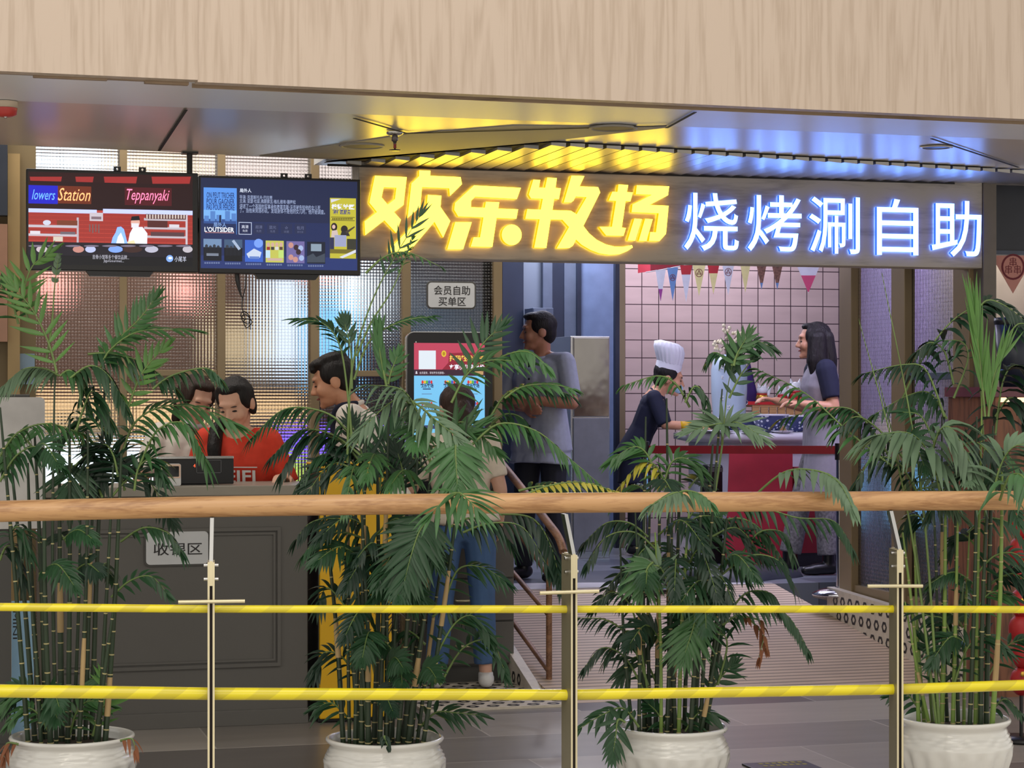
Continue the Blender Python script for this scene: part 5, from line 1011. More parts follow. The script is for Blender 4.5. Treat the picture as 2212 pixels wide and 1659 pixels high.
def person(label, loc, rz, Hh, lean=0.0, roll=0.0, head=(0, 0, 0), arms=None, stance=((0.09, 0), (-0.09, 0)), fem=False, skin_m=None, hair=None, hair_m=None, top=None, bottom=None, shoes=None, legs_bare=0.0, eyes=True, group=None, head_shift=(0, 0, 0)):
    s = Hh / 1.70; t = thing('person', label, 'person', loc, rz, group)
    pel = Vector((0, 0, 0.93 * s)); U = Matrix.Translation(pel) @ Matrix.Rotation(roll, 4, 'Y') @ Matrix.Rotation(lean, 4, 'X') @ Matrix.Translation(-pel)
    up = lambda x, y, z: U @ Vector((x * s, y * s, z * s))
    sw = 0.165 if fem else 0.185; hw = 0.092
    sh = {1: up(sw, 0.01, 1.385), -1: up(-sw, 0.01, 1.385)}
    nb = up(0, 0.015, 1.43); hc = up(0, -0.025, 1.585) + Vector(head_shift)
    HM = Matrix.Translation(hc) @ Matrix.Rotation(head[1], 4, 'Z') @ Matrix.Rotation(head[2], 4, 'Y') @ Matrix.Rotation(head[0], 4, 'X')
    hs = 1.0 if not fem else 0.97; hs *= 1.06
    h = lambda x, y, z: HM @ Vector((x * hs, y * hs, z * hs)); HR = HM.to_3x3()
    b = MB()
    e = lambda c, r, q=b, n=14, k=10: q.ell(h(*c), tuple(v * hs for v in r), HR, n, k)
    e((0, 0.012, 0.028), (0.075, 0.093, 0.088)); e((0, -0.024, -0.022), (0.063, 0.070, 0.082)); e((0, -0.046, -0.078), (0.036 if fem else 0.042, 0.044, 0.034)); e((0, -0.078, -0.098), (0.02, 0.018, 0.016))
    e((0.036, -0.062, -0.03), (0.026, 0.028, 0.03)); e((-0.036, -0.062, -0.03), (0.026, 0.028, 0.03)); e((0, -0.076, 0.028), (0.05, 0.018, 0.016))
    b.cap(h(0, -0.09, 0.004), 0.009, h(0, -0.108, -0.030), 0.0135, n=8); e((0.012, -0.098, -0.034), (0.010, 0.012, 0.009)); e((-0.012, -0.098, -0.034), (0.010, 0.012, 0.009))
    for q in (1, -1): e((0.078 * q, 0.012, -0.012), (0.012, 0.026, 0.034))
    b.cap(h(0, 0.02, -0.06), 0.052, nb, 0.056); b.cap(nb, 0.062, up(0, 0.02, 1.36), 0.08)
    wl = 0.85 if fem else 1.0
    tor = [((0.09, 0.01, 1.32), 0.092, (-0.09, 0.01, 1.32), 0.092), ((0.085, 0.0, 1.28), 0.10, (0.075 * wl, 0, 1.08), 0.088 * wl), ((-0.085, 0.0, 1.28), 0.10, (-0.075 * wl, 0, 1.08), 0.088 * wl), ((0, -0.015, 1.28), 0.10, (0, 0, 1.05), 0.095), ((0.075 * wl, 0, 1.08), 0.088 * wl, (0.085, 0.01, 0.93), 0.10), ((-0.075 * wl, 0, 1.08), 0.088 * wl, (-0.085, 0.01, 0.93), 0.10)]
    for p0, r0, p1, r1 in tor: b.cap(up(*p0), r0 * s, up(*p1), r1 * s)
    for q in (1, -1): b.cap(up(0.06 * q, 0.015, 1.405), 0.05 * s, sh[q] - (sh[q] - nb).normalized() * 0.02, 0.052 * s)
    J = {}
    for q in (1, -1):
        fx, fy = stance[0 if q > 0 else 1]; hip = Vector((hw * q * s, 0.01, 0.90 * s)); an = Vector((fx, fy, 0.085 * s)); kn = (hip + an) / 2 + Vector((0, -0.02, 0.02)); J[q] = (hip, kn, an)
        b.cap(hip, 0.085 * s, kn, 0.056 * s); b.cap(kn, 0.056 * s, kn.lerp(an, 0.35) + Vector((0, 0.012, 0)), 0.054 * s); b.cap(kn.lerp(an, 0.35) + Vector((0, 0.012, 0)), 0.054 * s, an, 0.036 * s)
        b.cap(an - UZ * 0.045 * s, 0.036 * s, an + Vector((0.02 * q, -0.14, -0.052 * s)), 0.030 * s)
    A = {}
    arms = arms or {}
    for q in (1, -1):
        eo, wo, hd, hn, cu = arms.get(q, ((0.05 * q, 0.03, -0.28), (0, -0.06, -0.25), None, None, 0.5)); el = sh[q] + Vector(eo) * s; wr = el + Vector(wo) * s; A[q] = (sh[q], el, wr)
        b.cap(sh[q], 0.054 * s, el, 0.040 * s); b.cap(el, 0.040 * s, el.lerp(wr, 0.3), 0.039 * s); b.cap(el.lerp(wr, 0.3), 0.039 * s, wr, 0.026 * s)
        d = Vector(hd) if hd else (wr - el); n = Vector(hn) if hn else Vector((-q, -0.3, 0)); hand(b, wr, d, n, q, cu, s)
    put(blob(b, 0.0075, 3), 'body', skin_m, t)
    # face details
    for q in (1, -1):
        if eyes: MB().ell(h(0.030 * q, -0.084, -0.003), (0.013 * hs, 0.007, 0.0042), HR, 10, 6).build('eye', m_eye, t, local=True)
        MB().ell(h(0.032 * q, -0.086, 0.020), (0.018 * hs, 0.006, 0.0026 if fem else 0.004), HR, 10, 6).build('eyebrow', m_brow, t, local=True)
    if eyes: MB().ell(h(0, -0.092, -0.062), (0.021 * hs, 0.009, 0.0062), HR, 10, 6).build('mouth', m_lip, t, local=True)
    # hair
    if hair:
        g = MB(); f = lambda c, r: e(c, r, g)
        f((0, 0.024, 0.036), (0.081, 0.094, 0.086)); f((0, 0.052, -0.012), (0.072, 0.058, 0.072)); f((0.05, 0.02, 0.03), (0.038, 0.07, 0.06)); f((-0.05, 0.02, 0.03), (0.038, 0.07, 0.06))
        if hair == 'crop': f((0, -0.03, 0.092), (0.066, 0.06, 0.028)); f((0, -0.072, 0.074), (0.052, 0.020, 0.018)); f((0, 0.02, 0.10), (0.07, 0.08, 0.03))
        if hair == 'short': f((0, -0.03, 0.090), (0.064, 0.056, 0.026))
        if hair == 'tail': f((0, -0.016, 0.089), (0.060, 0.052, 0.026)); f((0, -0.036, 0.084), (0.046, 0.034, 0.016)); f((0.062, 0.004, 0.03), (0.024, 0.048, 0.064)); f((-0.062, 0.004, 0.03), (0.024, 0.048, 0.064)); f((0.066, 0.03, -0.02), (0.02, 0.04, 0.06)); f((-0.066, 0.03, -0.02), (0.02, 0.04, 0.06)); f((0, 0.105, 0.02), (0.04, 0.03, 0.04))
        if hair in ('tied', 'long'): f((0, -0.03, 0.090), (0.058, 0.045, 0.024)); f((0.06, -0.025, 0.03), (0.02, 0.036, 0.055)); f((-0.06, -0.025, 0.03), (0.02, 0.036, 0.055))
        if hair == 'tail':
            pts = [h(-0.01, 0.10, 0.0), h(-0.06, 0.09, -0.09), up(-0.105, -0.02, 1.44), up(-0.10, -0.105, 1.36), up(-0.095, -0.13, 1.22)]; rs = (0.03, 0.036, 0.036, 0.036, 0.022)
            for i in range(4): g.cap(pts[i], rs[i], pts[i + 1], rs[i + 1])
        if hair == 'tied': f((0, 0.095, -0.02), (0.05, 0.04, 0.06)); f((0, 0.06, -0.05), (0.072, 0.055, 0.07)); g.cap(h(0, 0.11, -0.04), 0.042, h(0.0, 0.115, -0.15), 0.028)
        if hair == 'long':
            for x, y, x2, y2 in ((0.07, 0.03, 0.085, 0.03), (-0.07, 0.03, -0.085, 0.03), (0.04, 0.085, 0.05, 0.10), (-0.04, 0.085, -0.05, 0.10), (0.072, -0.005, 0.09, -0.02)): g.cap(h(x, y, 0.02), 0.042, h(x2, y2, -0.13), 0.042); g.cap(h(x2, y2, -0.13), 0.042, h(x2 * 1.05, y2 + 0.005, -0.21), 0.03)
        put(blob(g, 0.0075, 3), 'hair', hair_m or m_hair, t)
    # clothes
    pad = 0.014
    if top:
        g = MB(); hem = top.get('hem', 0.88)
        for p0, r0, p1, r1 in tor[:4]: g.cap(up(*p0), (r0 + pad) * s, up(*p1), (r1 + pad) * s)
        for q in (1, -1):
            g.cap(up(0.06 * q, 0.015, 1.395), 0.056 * s, sh[q] - (sh[q] - nb).normalized() * 0.02, 0.062 * s)
            wv = 0.088 * (wl if top.get('fit') else 1) + pad
            g.cap(up(0.075 * q * wl, 0, 1.10), wv * s, up(0.085 * q, 0.008, max(hem, 0.80) + 0.02), (0.118 + pad) * s, True, 20)
            g.cap(up(0.03 * q, 0, 1.10), wv * s, up(0.035 * q, 0.008, max(hem, 0.80) + 0.02), (0.122 + pad) * s, True, 20)
            if hem < 0.80: g.cap(Vector((0.08 * q * s, 0.008, 0.84 * s)), (0.104 + pad) * s, Vector((0.075 * q * s, 0.0, hem * s)), (0.13 + pad) * s, True, 20); g.cap(Vector((0, 0.008, 0.84 * s)), (0.104 + pad) * s, Vector((0, 0.0, hem * s)), (0.14 + pad) * s, True, 20)
            S_, E_, W_ = A[q]; k = top.get('sleeve', 0.6)
            if k > 0 and not top.get('sleeve_m'):
                g.cap(S_, 0.068 * s, S_.lerp(E_, min(k, 1)), (0.064 if k <= 1 else 0.056) * s, k <= 1)
                g.cap(S_, 0.068 * s, S_.lerp(E_, 0.2), 0.064 * s)
                if k > 1: g.cap(E_, 0.056 * s, E_.lerp(W_, k - 1), 0.044 * s, True)
        put(blob(g, 0.0085, 4), top.get('name', 'shirt'), top['m'], t)
        if top.get('sleeve_m'):
            for q in (1, -1):
                S_, E_, W_ = A[q]; g = MB(); g.cap(S_, 0.073 * s, S_.lerp(E_, 0.75), 0.064 * s, True); g.cap(S_, 0.073 * s, S_.lerp(E_, 0.2), 0.07 * s); put(blob(g, 0.0085, 3), 'sleeve', top['sleeve_m'], t)
        if top.get('collar'):
            g = MB(); ring = [up(0.064 * math.cos(a), 0.010 + 0.062 * math.sin(a), 1.424 + 0.016 * math.sin(a)) for a in [i * PI / 10 for i in range(20)]]
            g.tube(ring, 0.012, 8, 0, False, True); g.build('collar', top['m'], t, local=True)
        for y_ in top.get('buttons', ()): MB().ell(up(0, -0.0, y_) + Matrix.Rotation(lean, 3, 'X') @ Vector((0, -(0.128 if y_ > 1.2 else 0.118) * s, 0)), (0.008, 0.004, 0.008), None, 8, 5).build('button', m_ink, t, local=True)
    if bottom:
        g = MB()
        for q in (1, -1):
            hip, kn, an = J[q]; cut = bottom.get('cut', 0.0)
            g.cap(Vector((0.055 * q * s, 0.012, 0.90 * s)), 0.102 * s, hip, 0.100 * s); g.cap(hip, 0.100 * s, kn, (0.060 + pad) * s); g.cap(kn, (0.060 + pad) * s, kn.lerp(an, 1 - cut), (bottom.get('ankle', 0.052) + 0.006) * s, True)
        put(blob(g, 0.0085, 3), bottom.get('name', 'trousers'), bottom['m'], t)
    if shoes:
        for q in (1, -1):
            an = J[q][2]; g = MB(); d = Vector((0.02 * q, -0.14, 0)); o = Vector((an.x, an.y, 0))
            g.cap(o + Vector((0, 0.025, 0.048)), 0.046 * s, o + d * 0.75 + UZ * 0.038, 0.038 * s); g.cap(o + d * 0.6 + UZ * 0.036, 0.040 * s, o + d * 1.15 + UZ * 0.032, 0.030 * s); g.cap(an - UZ * 0.03, 0.043 * s, an + UZ * (0.01 if not shoes.get('boot') else 0.10), 0.044 * s, True)
            me = blob(g, 0.007, 2)
            for v in me.vertices: v.co.z = max(v.co.z, 0.001)
            put(me, 'shoe', shoes['m'], t)
    return t, dict(up=up, h=h, HR=HR, sh=sh, A=A, J=J, s=s, nb=nb, hs=hs)
def at(px, D, z): p = P(px, 850, D); return (p.x, p.y, z)
d2 = math.radians
sk1, sk2, sk3, sk4 = skin('warm', (206, 150, 118)), skin('fair', (222, 172, 146)), skin('tan', (176, 122, 94)), skin('pale', (214, 168, 146))
wht = cloth('white', (226, 218, 208)); wht2 = cloth('ivory', (220, 208, 192)); grey = cloth('blue_grey', (158, 164, 180)); navy = cloth('navy', (24, 28, 52)); red = cloth('coral_red', (222, 66, 44)); jean = mat('denim', RGB(74, 106, 152), 0.85, 0, 0.25, 9, stretch=(1, 1, 0.4), bump=0.2, bscale=40); drk = cloth('dark', (26, 28, 38)); gdr = cloth('pale_grey', (150, 146, 155))
# leaning man behind the desk
t, B = person('young man in white polo and navy apron leaning forward in profile behind the desk', at(830, 10.45, 0), d2(-108), 1.73, d2(20), 0, (d2(18), d2(4), 0), {1: ((0.05, 0.10, -0.26), (-0.02, -0.13, -0.20), None, None, 0.5), -1: ((-0.05, -0.06, -0.27), (0.05, -0.18, -0.14), None, None, 0.6)}, skin_m=sk1, hair='crop', top=dict(m=wht, sleeve=0.85, hem=0.9, collar=True), bottom=dict(m=drk), shoes=dict(m=m_black))
up = B['up']; g = MB()
g.cap(up(0.05, -0.045, 1.30), 0.085, up(0.055, -0.04, 1.05), 0.10); g.cap(up(-0.05, -0.045, 1.30), 0.085, up(-0.055, -0.04, 1.05), 0.10); g.cap(up(0.06, -0.035, 1.05), 0.105, up(0.07, -0.03, 0.80), 0.11, True); g.cap(up(-0.06, -0.035, 1.05), 0.105, up(-0.07, -0.03, 0.80), 0.11, True)
for q in (1, -1): g.tube(bez([up(0.075 * q, -0.11, 1.33), up(0.085 * q, -0.05, 1.45), up(0.06 * q, 0.06, 1.44)], 10), 0.014, 8)
put(blob(g, 0.008, 3), 'apron', navy, t)
# woman in coral tee
t, B = person('young woman in coral red tee with long dark ponytail looking down at the desk', at(518, 10.28, 0), d2(-20), 1.57, d2(8), 0, (d2(26), d2(-14), d2(-4)), {1: ((0.10, 0.02, -0.24), (0.01, -0.17, 0.06), (-0.1, -1, -0.05), (0, 0, -1), 0.4), -1: ((-0.07, 0.0, -0.25), (0.06, -0.19, 0.07), (0.2, -1, -0.05), (0, 0, -1), 0.4)}, fem=True, skin_m=sk2, hair='tail', top=dict(m=red, sleeve=0.95, hem=0.86, name='tee_shirt'), bottom=dict(m=drk), shoes=dict(m=m_white))
up = B['up']; mb = MB(); o = up(0, -0.142, 1.22); ux = Vector((1, 0, 0)); uy = (up(0, 0, 1.3) - up(0, 0, 1.0)).normalized(); F = (o, ux, uy, -UY)
mb.text('EIFI', F, (-0.03, -0.03, 0.11, 0.03), 0, 0.003, 0.02); mb.text('adam', F, (-0.05, -0.095, 0.11, -0.04), 0, 0.003, 0.0); mb.prism([(-0.06, 0.042), (0.12, 0.042), (0.12, 0.047), (-0.06, 0.047)], F, 0.003); mb.prism([(-0.05, -0.115), (0.10, -0.115), (0.10, -0.109), (-0.05, -0.109)], F, 0.003)
mb.build('printed_lettering', m_white, t, local=True)
# woman in white tee at the left
t, B = person('woman in white tee with mask pulled under her chin leaning on the desk', at(398, 10.62, 0), d2(4), 1.59, d2(10), d2(3), (d2(24), d2(18), d2(8)), {1: ((0.06, -0.04, -0.26), (-0.05, -0.18, -0.10), None, None, 0.5), -1: ((-0.12, -0.06, -0.25), (0.05, -0.16, -0.20), None, (1, 0, 0.2), 0.4)}, fem=True, skin_m=sk2, hair='tied', hair_m=m_bhair, top=dict(m=wht, sleeve=0.8, hem=0.88, name='tee_shirt'), bottom=dict(m=drk), shoes=dict(m=m_white))
h = B['h']; g = MB(); g.ell(h(0, -0.05, -0.10), (0.052, 0.055, 0.022), B['HR']); put(blob(g, 0.007, 2), 'face_mask', cloth('mask_white', (210, 212, 216)), t)
for q in (1, -1): MB().tube(bez([h(0.05 * q, -0.05, -0.09), h(0.075 * q, -0.01, -0.05), h(0.085 * q, 0.02, 0.0)], 8), 0.0022, 5).build('mask_strap', m_white, t, local=True)
# customer at the kiosk, seen from behind
c = onZ(1000, 1488, 0.013)
t, B = person('customer in white tee, blue jeans and white shoes facing the touch kiosk', (c.x, c.y, 0.013), d2(168), 1.52, d2(4), d2(3), (d2(6), d2(14), 0), {1: ((0.10, -0.02, -0.25), (-0.03, -0.19, 0.12), None, (0, 0, -1), 0.7), -1: ((-0.07, 0.04, -0.27), (0.0, -0.12, -0.20), None, None, 0.6)}, ((0.135, 0.0), (-0.115, 0.0)), True, sk4, 'tied', m_bhair, dict(m=wht2, sleeve=0.75, hem=0.90, name='tee_shirt'), dict(m=jean, cut=0.13, ankle=0.060, name='jeans'), dict(m=m_white))
# standing man with folded arms
t, B = person('standing man in pale grey-blue polo and dark trousers with folded arms by the doorway', at(1168, 13.5, ZF), d2(-52), 1.69, 0, 0, (d2(4), d2(-46), 0), {1: ((0.09, -0.05, -0.26), (-0.25, -0.13, 0.02), None, (0, 1, 0.2), 0.3), -1: ((-0.09, -0.05, -0.26), (0.25, -0.10, -0.03), None, (0, 1, 0.2), 0.3)}, ((0.12, 0.02), (-0.12, -0.02)), skin_m=sk3, hair='short', top=dict(m=grey, sleeve=0.85, hem=0.74, collar=True, buttons=(1.36, 1.28, 1.2, 0.98)), bottom=dict(m=drk), shoes=dict(m=m_black))
# cook
t, B = person('cook in navy jacket, tall white hat and blue mask reaching over the buffet', at(1372, 15.6, ZF), d2(66), 1.45, d2(24), 0, (d2(14), d2(8), 0), {1: ((0.06, -0.06, -0.24), (-0.06, -0.26, 0.0), None, (0, 0, -1), 0.6), -1: ((-0.06, -0.10, -0.23), (0.04, -0.27, -0.02), None, (0, 0, -1), 0.6)}, skin_m=sk1, hair='back', top=dict(m=navy, sleeve=1.0, hem=0.62, collar=True, name='jacket'), bottom=dict(m=drk), shoes=dict(m=m_black))
h = B['h']; mb = MB(); HRr = B['HR']
def hat(r, z, y=0.02): return [h(r * math.cos(a) * 0.92, y + r * math.sin(a), z) for a in [i * 2 * PI / 40 for i in range(40)]]
rings = [hat(0.090, 0.045), hat(0.091, 0.10)]; body = MB(); n = 40
def rings_mesh(mb, rs, cap=True):
    vs = [p for r in rs for p in r]; n = len(rs[0]); mb.add(vs, [(i * n + k, i * n + (k + 1) % n, (i + 1) * n + (k + 1) % n, (i + 1) * n + k) for i in range(len(rs) - 1) for k in range(n)], 0, True)
    if cap: mb.add(rs[-1], [tuple(range(n))])
def pl_ring(r, z, y, am): return [h(r * (1 + am * math.cos(20 * a)) * math.cos(a), y + r * (1 + am * math.cos(20 * a)) * math.sin(a), z) for a in [i * 2 * PI / 80 for i in range(80)]]
hm = cloth('hat_white', (226, 226, 236), 0.02); rings_mesh(mb, rings, False); ht = mb.build('hat_band', hm, t, local=True)
mb = MB(); rings_mesh(mb, [pl_ring(0.085, 0.095, 0.02, 0.03), pl_ring(0.098, 0.14, 0.03, 0.035), pl_ring(0.108, 0.19, 0.045, 0.035), pl_ring(0.100, 0.225, 0.055, 0.03), pl_ring(0.064, 0.24, 0.055, 0.02)]); mb.build('hat_crown', hm, t, local=True)
g = MB(); g.ell(h(0, -0.062, -0.055), (0.056, 0.056, 0.045), HRr); put(blob(g, 0.007, 2), 'face_mask', cloth('mask_blue', (160, 198, 220)), t)
MB().ell(B['up'](0.12, -0.105, 1.27), (0.03, 0.02, 0.012), None, 10, 6).build('red_badge', mat('badge_red', RGB(200, 40, 40), 0.5), t, local=True)
# woman in grey
t, B = person('woman in pale grey dress with navy sleeves and shoulder-length dark hair beside the buffet', at(1776, 13.95, ZF), d2(-100), 1.64, d2(3), 0, (d2(2), d2(-6), 0), {1: ((0.06, 0.04, -0.26), (-0.02, -0.22, 0.03), None, (0, 0, -1), 0.5), -1: ((-0.05, -0.03, -0.26), (0.04, -0.24, 0.05), None, (0, 0, -1), 0.5)}, ((0.10, 0.02), (-0.10, -0.20)), True, sk1, 'long', None, dict(m=gdr, sleeve=0.1, sleeve_m=navy, hem=0.55, name='dress'), dict(m=mat('silver_pattern', RGB(120, 118, 120), 0.5, 0, 0.5, 60), cut=0.12, ankle=0.07), dict(m=m_black, boot=True))
# ------------------------------------------------------------------ potted palms behind the railing
def leafmat(n, c, r=0.42, var=0.25):
    if 'leaf_' + n in _M: return _M['leaf_' + n]
    m = mat('leaf_' + n, RGB(*c), r, 0, var, 5, spec=0.4); return m
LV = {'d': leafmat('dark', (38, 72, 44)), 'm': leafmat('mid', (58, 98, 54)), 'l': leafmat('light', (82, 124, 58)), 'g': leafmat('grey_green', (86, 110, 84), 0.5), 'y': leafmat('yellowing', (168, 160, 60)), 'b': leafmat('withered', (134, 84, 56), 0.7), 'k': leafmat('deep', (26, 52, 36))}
CAM_ = Vector((-ST, -CT, 0))
NF = {'a': (CAM_ * 0.55 + UZ * 0.85).normalized(), 'h': (UZ * 0.97 + CAM_ * 0.25).normalized(), 'f': (CAM_ * 0.92 + UZ * 0.35).normalized(), 'u': (CAM_ * 0.8 + UZ * 0.3).normalized(), 's': (CAM_ * 0.7 + UZ * 0.6).normalized(), 'p': (CAM_ * 0.9 + UZ * 0.1).normalized()}
GR = {'a': 0.35, 'h': 0.95, 'f': 0.25, 'u': -0.05, 's': 0.15, 'p': -0.03}
WP_ = (0.3, 0.85, 1.0, 0.8, 0.45, 0.03)
def leaflet(mb, p, d, L, w_, nf, g, rnd):
    n = len(WP_) - 1; vs = []
    sp = [p + d * (L * i / n) - UZ * (g * L * (i / n) ** 1.8) for i in range(n + 1)]
    if g > 0.5:   # a hanging leaflet keeps its length
        tot = sum((sp[i + 1] - sp[i]).length for i in range(n)); k = L / tot; sp = [p + (q - p) * k for q in sp]
    for i, q in enumerate(sp):
        t = (sp[min(i + 1, n)] - sp[max(i - 1, 0)]); s_ = t.cross(nf); s_ = s_.normalized() if s_.length > 1e-6 else Vector((1, 0, 0))
        h_ = w_ * WP_[i] * 0.5; m_ = nf * (-0.22 * h_); vs += [q - s_ * h_ + m_ * -1, q + m_, q + s_ * h_ + m_ * -1]
    mb.add(vs, [f for i in range(n) for f in ((3 * i, 3 * i + 1, 3 * i + 4, 3 * i + 3), (3 * i + 1, 3 * i + 2, 3 * i + 5, 3 * i + 4))], 0, True)
def frond(plant, path, L, ty, col, n, rnd, f0=0.22, w_=0.021):
    pts = bez(path, 22); nf = (NF[ty] + Vector((rnd.uniform(-.15, .15), rnd.uniform(-.15, .15), rnd.uniform(-.1, .1)))).normalized(); g = GR[ty] * rnd.uniform(0.8, 1.2)
    mb = MB(); mb.tube(pts, [0.0052 - 0.0042 * i / 21 for i in range(22)], 5, 1)
    for i in range(n):
        f = f0 + (1 - f0) * (i + 0.3 * rnd.random()) / n; j = min(int(f * 21), 20); p = pts[j].lerp(pts[j + 1], f * 21 - j); t = (pts[j + 1] - pts[j]).normalized()
        s_ = t.cross(nf); s_ = s_.normalized() if s_.length > 0.05 else t.orthogonal().normalized()
        a = math.radians(72 - 48 * f); pr = (0.62 + 0.5 * math.sin(PI * min(1, (f - f0) / (1 - f0) * 0.85 + 0.1))) * (1 - 0.35 * f)
        for q in (1, -1):
            if rnd.random() < 0.05: continue
            aa = a * rnd.uniform(0.85, 1.15) * (0.16 if ty == 'p' else 1.0); d = (t * math.cos(aa) + s_ * (q * math.sin(aa)) + nf * rnd.uniform(-0.08, 0.14)).normalized()
            leaflet(mb, p, d, L * pr * rnd.uniform(0.85, 1.12), w_ * rnd.uniform(0.8, 1.15) * (0.75 + 0.25 * pr), nf, g, rnd)
    for q in (0.35, -0.35, 0): leaflet(mb, pts[-1], ((pts[-1] - pts[-2]).normalized() + pts[-1].cross(nf).normalized() * q * 0.8).normalized(), L * 0.6, w_ * 0.8, nf, g * 0.6, rnd)
    return mb.build('frond', [LV[col], m_stalk], plant)
m_stalk = mat('leaf_stalk', RGB(104, 128, 70), 0.5, 0, 0.2, 10)
m_cane = mat('cane_green', RGB(38, 56, 36), 0.4, 0, 0.25, 6); m_cane2 = mat('cane_bright', RGB(118, 146, 70), 0.4, 0, 0.2, 6); m_node = mat('cane_node', RGB(176, 166, 118), 0.6); m_tan2 = mat('dry_sheath', RGB(176, 150, 106), 0.7, 0, 0.2, 12, stretch=(1, 1, .2))
m_soil = mat('potting_soil', RGB(58, 48, 38), 0.95, 0, 0.4, 60, bump=0.6, bscale=60)
m_pot = mat('white_glaze', RGB(226, 226, 222), 0.16, 0, 0.03, 3, coat=0.4)
def pot(plant, c, r, zr):
    def rf(R_, z, a):
        if z < zr * 0.64: return R_ * (1 + 0.022 * math.cos(18 * a) * min(1, (zr * 0.64 - z) / (zr * 0.1)))
        if z < zr * 0.88:
            u = (z - zr * 0.64) / (zr * 0.24); ph = z * 430 + 2.2 * math.cos(6 * a); return R_ + 0.0042 * math.sin(ph) * math.sin(PI * u)
        return R_
    prof = [(0.0, 0.001), (r * 0.66, 0.001), (r * 0.70, 0.012)]
    for i in range(40):
        f = i / 39; z = zr * (0.05 + 0.83 * f); R_ = r * (0.74 + 0.30 * math.sin(min(1, f * 1.25) * PI * 0.5) - (0.13 * max(0, f - 0.72) / 0.28)); prof.append((R_, z))
    rb_ = prof[-1][0]
    prof += [(rb_ + r * 0.02, zr * 0.90), (r * 0.985, zr * 0.94), (r, zr * 0.97), (r * 0.985, zr * 0.992), (r * 0.955, zr), (r * 0.93, zr * 0.985), (r * 0.90, zr * 0.93), (r * 0.88, zr * 0.8)]
    MB().lathe(prof, 144, c, 0, rf).build('pot', m_pot, plant)
    MB().lathe([(r * 0.885, zr * 0.84), (r * 0.6, zr * 0.87), (0, zr * 0.88)], 32, c, 0, lambda R_, z, a: R_).build('soil', m_soil, plant)
def cane(plant, p0, p1, r, m, rnd, sheath=True):
    b = p0.lerp(p1, 0.5) + Vector((rnd.uniform(-.012, .012), rnd.uniform(-.012, .012), 0)); pts = bez([p0, b, p1], 14); mb = MB(); mb.tube(pts, [r * (1 - 0.62 * (i / 13) ** 1.5) for i in range(14)], 8)
    L = (p1 - p0).length; k = 0.05
    while k < L * 0.85:
        f = k / L * 13; j = min(int(f), 12); q = pts[j].lerp(pts[j + 1], f - j); d = (pts[j + 1] - pts[j]).normalized(); rr = r * (1 - 0.62 * (f / 13) ** 1.5) * 1.12; mb.tube([q - d * 0.0022, q + d * 0.0022], rr, 8, 1); k += rnd.uniform(0.06, 0.11)
    if sheath and rnd.random() < 0.3:
        f = rnd.uniform(2, 8); j = int(f); mb.tube([pts[j], pts[j + 1], pts[min(j + 2, 13)]], [r * 1.08, r * 1.06, r * 0.8], 8, 2)
    return mb.build('stem', [m, m_node, m_tan2], plant)
def palm(label, px, py_rim, wpx, D, canes, fronds, fill, seed, bright=0):
    rnd = random.Random(seed); c = P(px, py_rim, D); zr = c.z; c.z = 0; r = wpx / 2 / FPX * D
    t = thing('potted_palm', label, 'potted palm', c, 0, 'palms in white pots along the railing'); pot(t, c, r, zr); zs_ = zr * 0.86
    for i, cn in enumerate(canes):
        xb, xt, yt = cn[:3]; dep = rnd.uniform(-0.6, 0.6) * r; q = P(xb, 1590, D + dep); p0 = Vector((q.x, q.y, zs_ - 0.01)); off = p0 - c; off.z = 0
        if off.length > r * 0.78: p0 = c + off * (r * 0.78 / off.length); p0.z = zs_ - 0.01
        if len(cn) > 3:   # a bare young leaf stalk, thin as a whip
            p1 = P(xt, yt, D + dep * 1.3); mb = MB(); mb.tube(bez([p0, p0.lerp(p1, 0.55) + UX * 0.05, p1], 16), [0.0065 - 0.0055 * k / 15 for k in range(16)], 6); mb.build('stem', [m_stalk], t); continue
        cane(t, p0, P(xt, yt, D + dep * 1.3), rnd.uniform(0.007, 0.0115), m_cane2 if rnd.random() < bright else m_cane, rnd)
    for f in fronds:
        pp, Lp, ty, col, n = f[:5]; d0, d1 = (f[5] if len(f) > 5 else (0.0, 0.0)); k = len(pp) - 1; jit = rnd.uniform(-0.08, 0.08) if len(f) <= 5 else 0
        frond(t, [P(x, y, D + jit + d0 + (d1 - d0) * i / k) for i, (x, y) in enumerate(pp)], Lp * 1.12 / FPX * D, ty, col, int(n * 1.35 + 0.5) if ty != 'p' else n, rnd, f[6] if len(f) > 6 else 0.12, (f[7] if len(f) > 7 else 11.0) / FPX * D)
    for x0, x1, y0, y1, cnt, Lr, Lp, cols in fill:     # the rest of the crown: arching fronds off the canes
        for i in range(cnt):
            x = rnd.uniform(x0, x1); y = rnd.uniform(y0, y1); az = rnd.uniform(0, 2 * PI); dx = math.cos(az); dd = math.sin(az) * 0.32 ; q = Lr * rnd.uniform(0.7, 1.2); up_ = rnd.uniform(0.25, 0.75)
            b = [P(x, y, D + dd * 0.1), P(x + dx * q * 0.5, y - q * up_ * 0.55, D + dd * 0.55), P(x + dx * q, y - q * up_ * 0.45 + q * rnd.uniform(0.15, 0.6), D + dd)]
            if min((v - cam.location).dot(Vector((ST, CT, 0))) for v in b) < 7.33: b = [v + Vector((ST, CT, 0)) * 0.30 for v in b]
            frond(t, b, Lp / FPX * D * rnd.uniform(0.8, 1.15), rnd.choice('aahfs'), rnd.choice(cols), rnd.randint(10, 13), rnd, 0.2, 10.5 / FPX * D)
    return t
OV = (-0.45, -0.78)
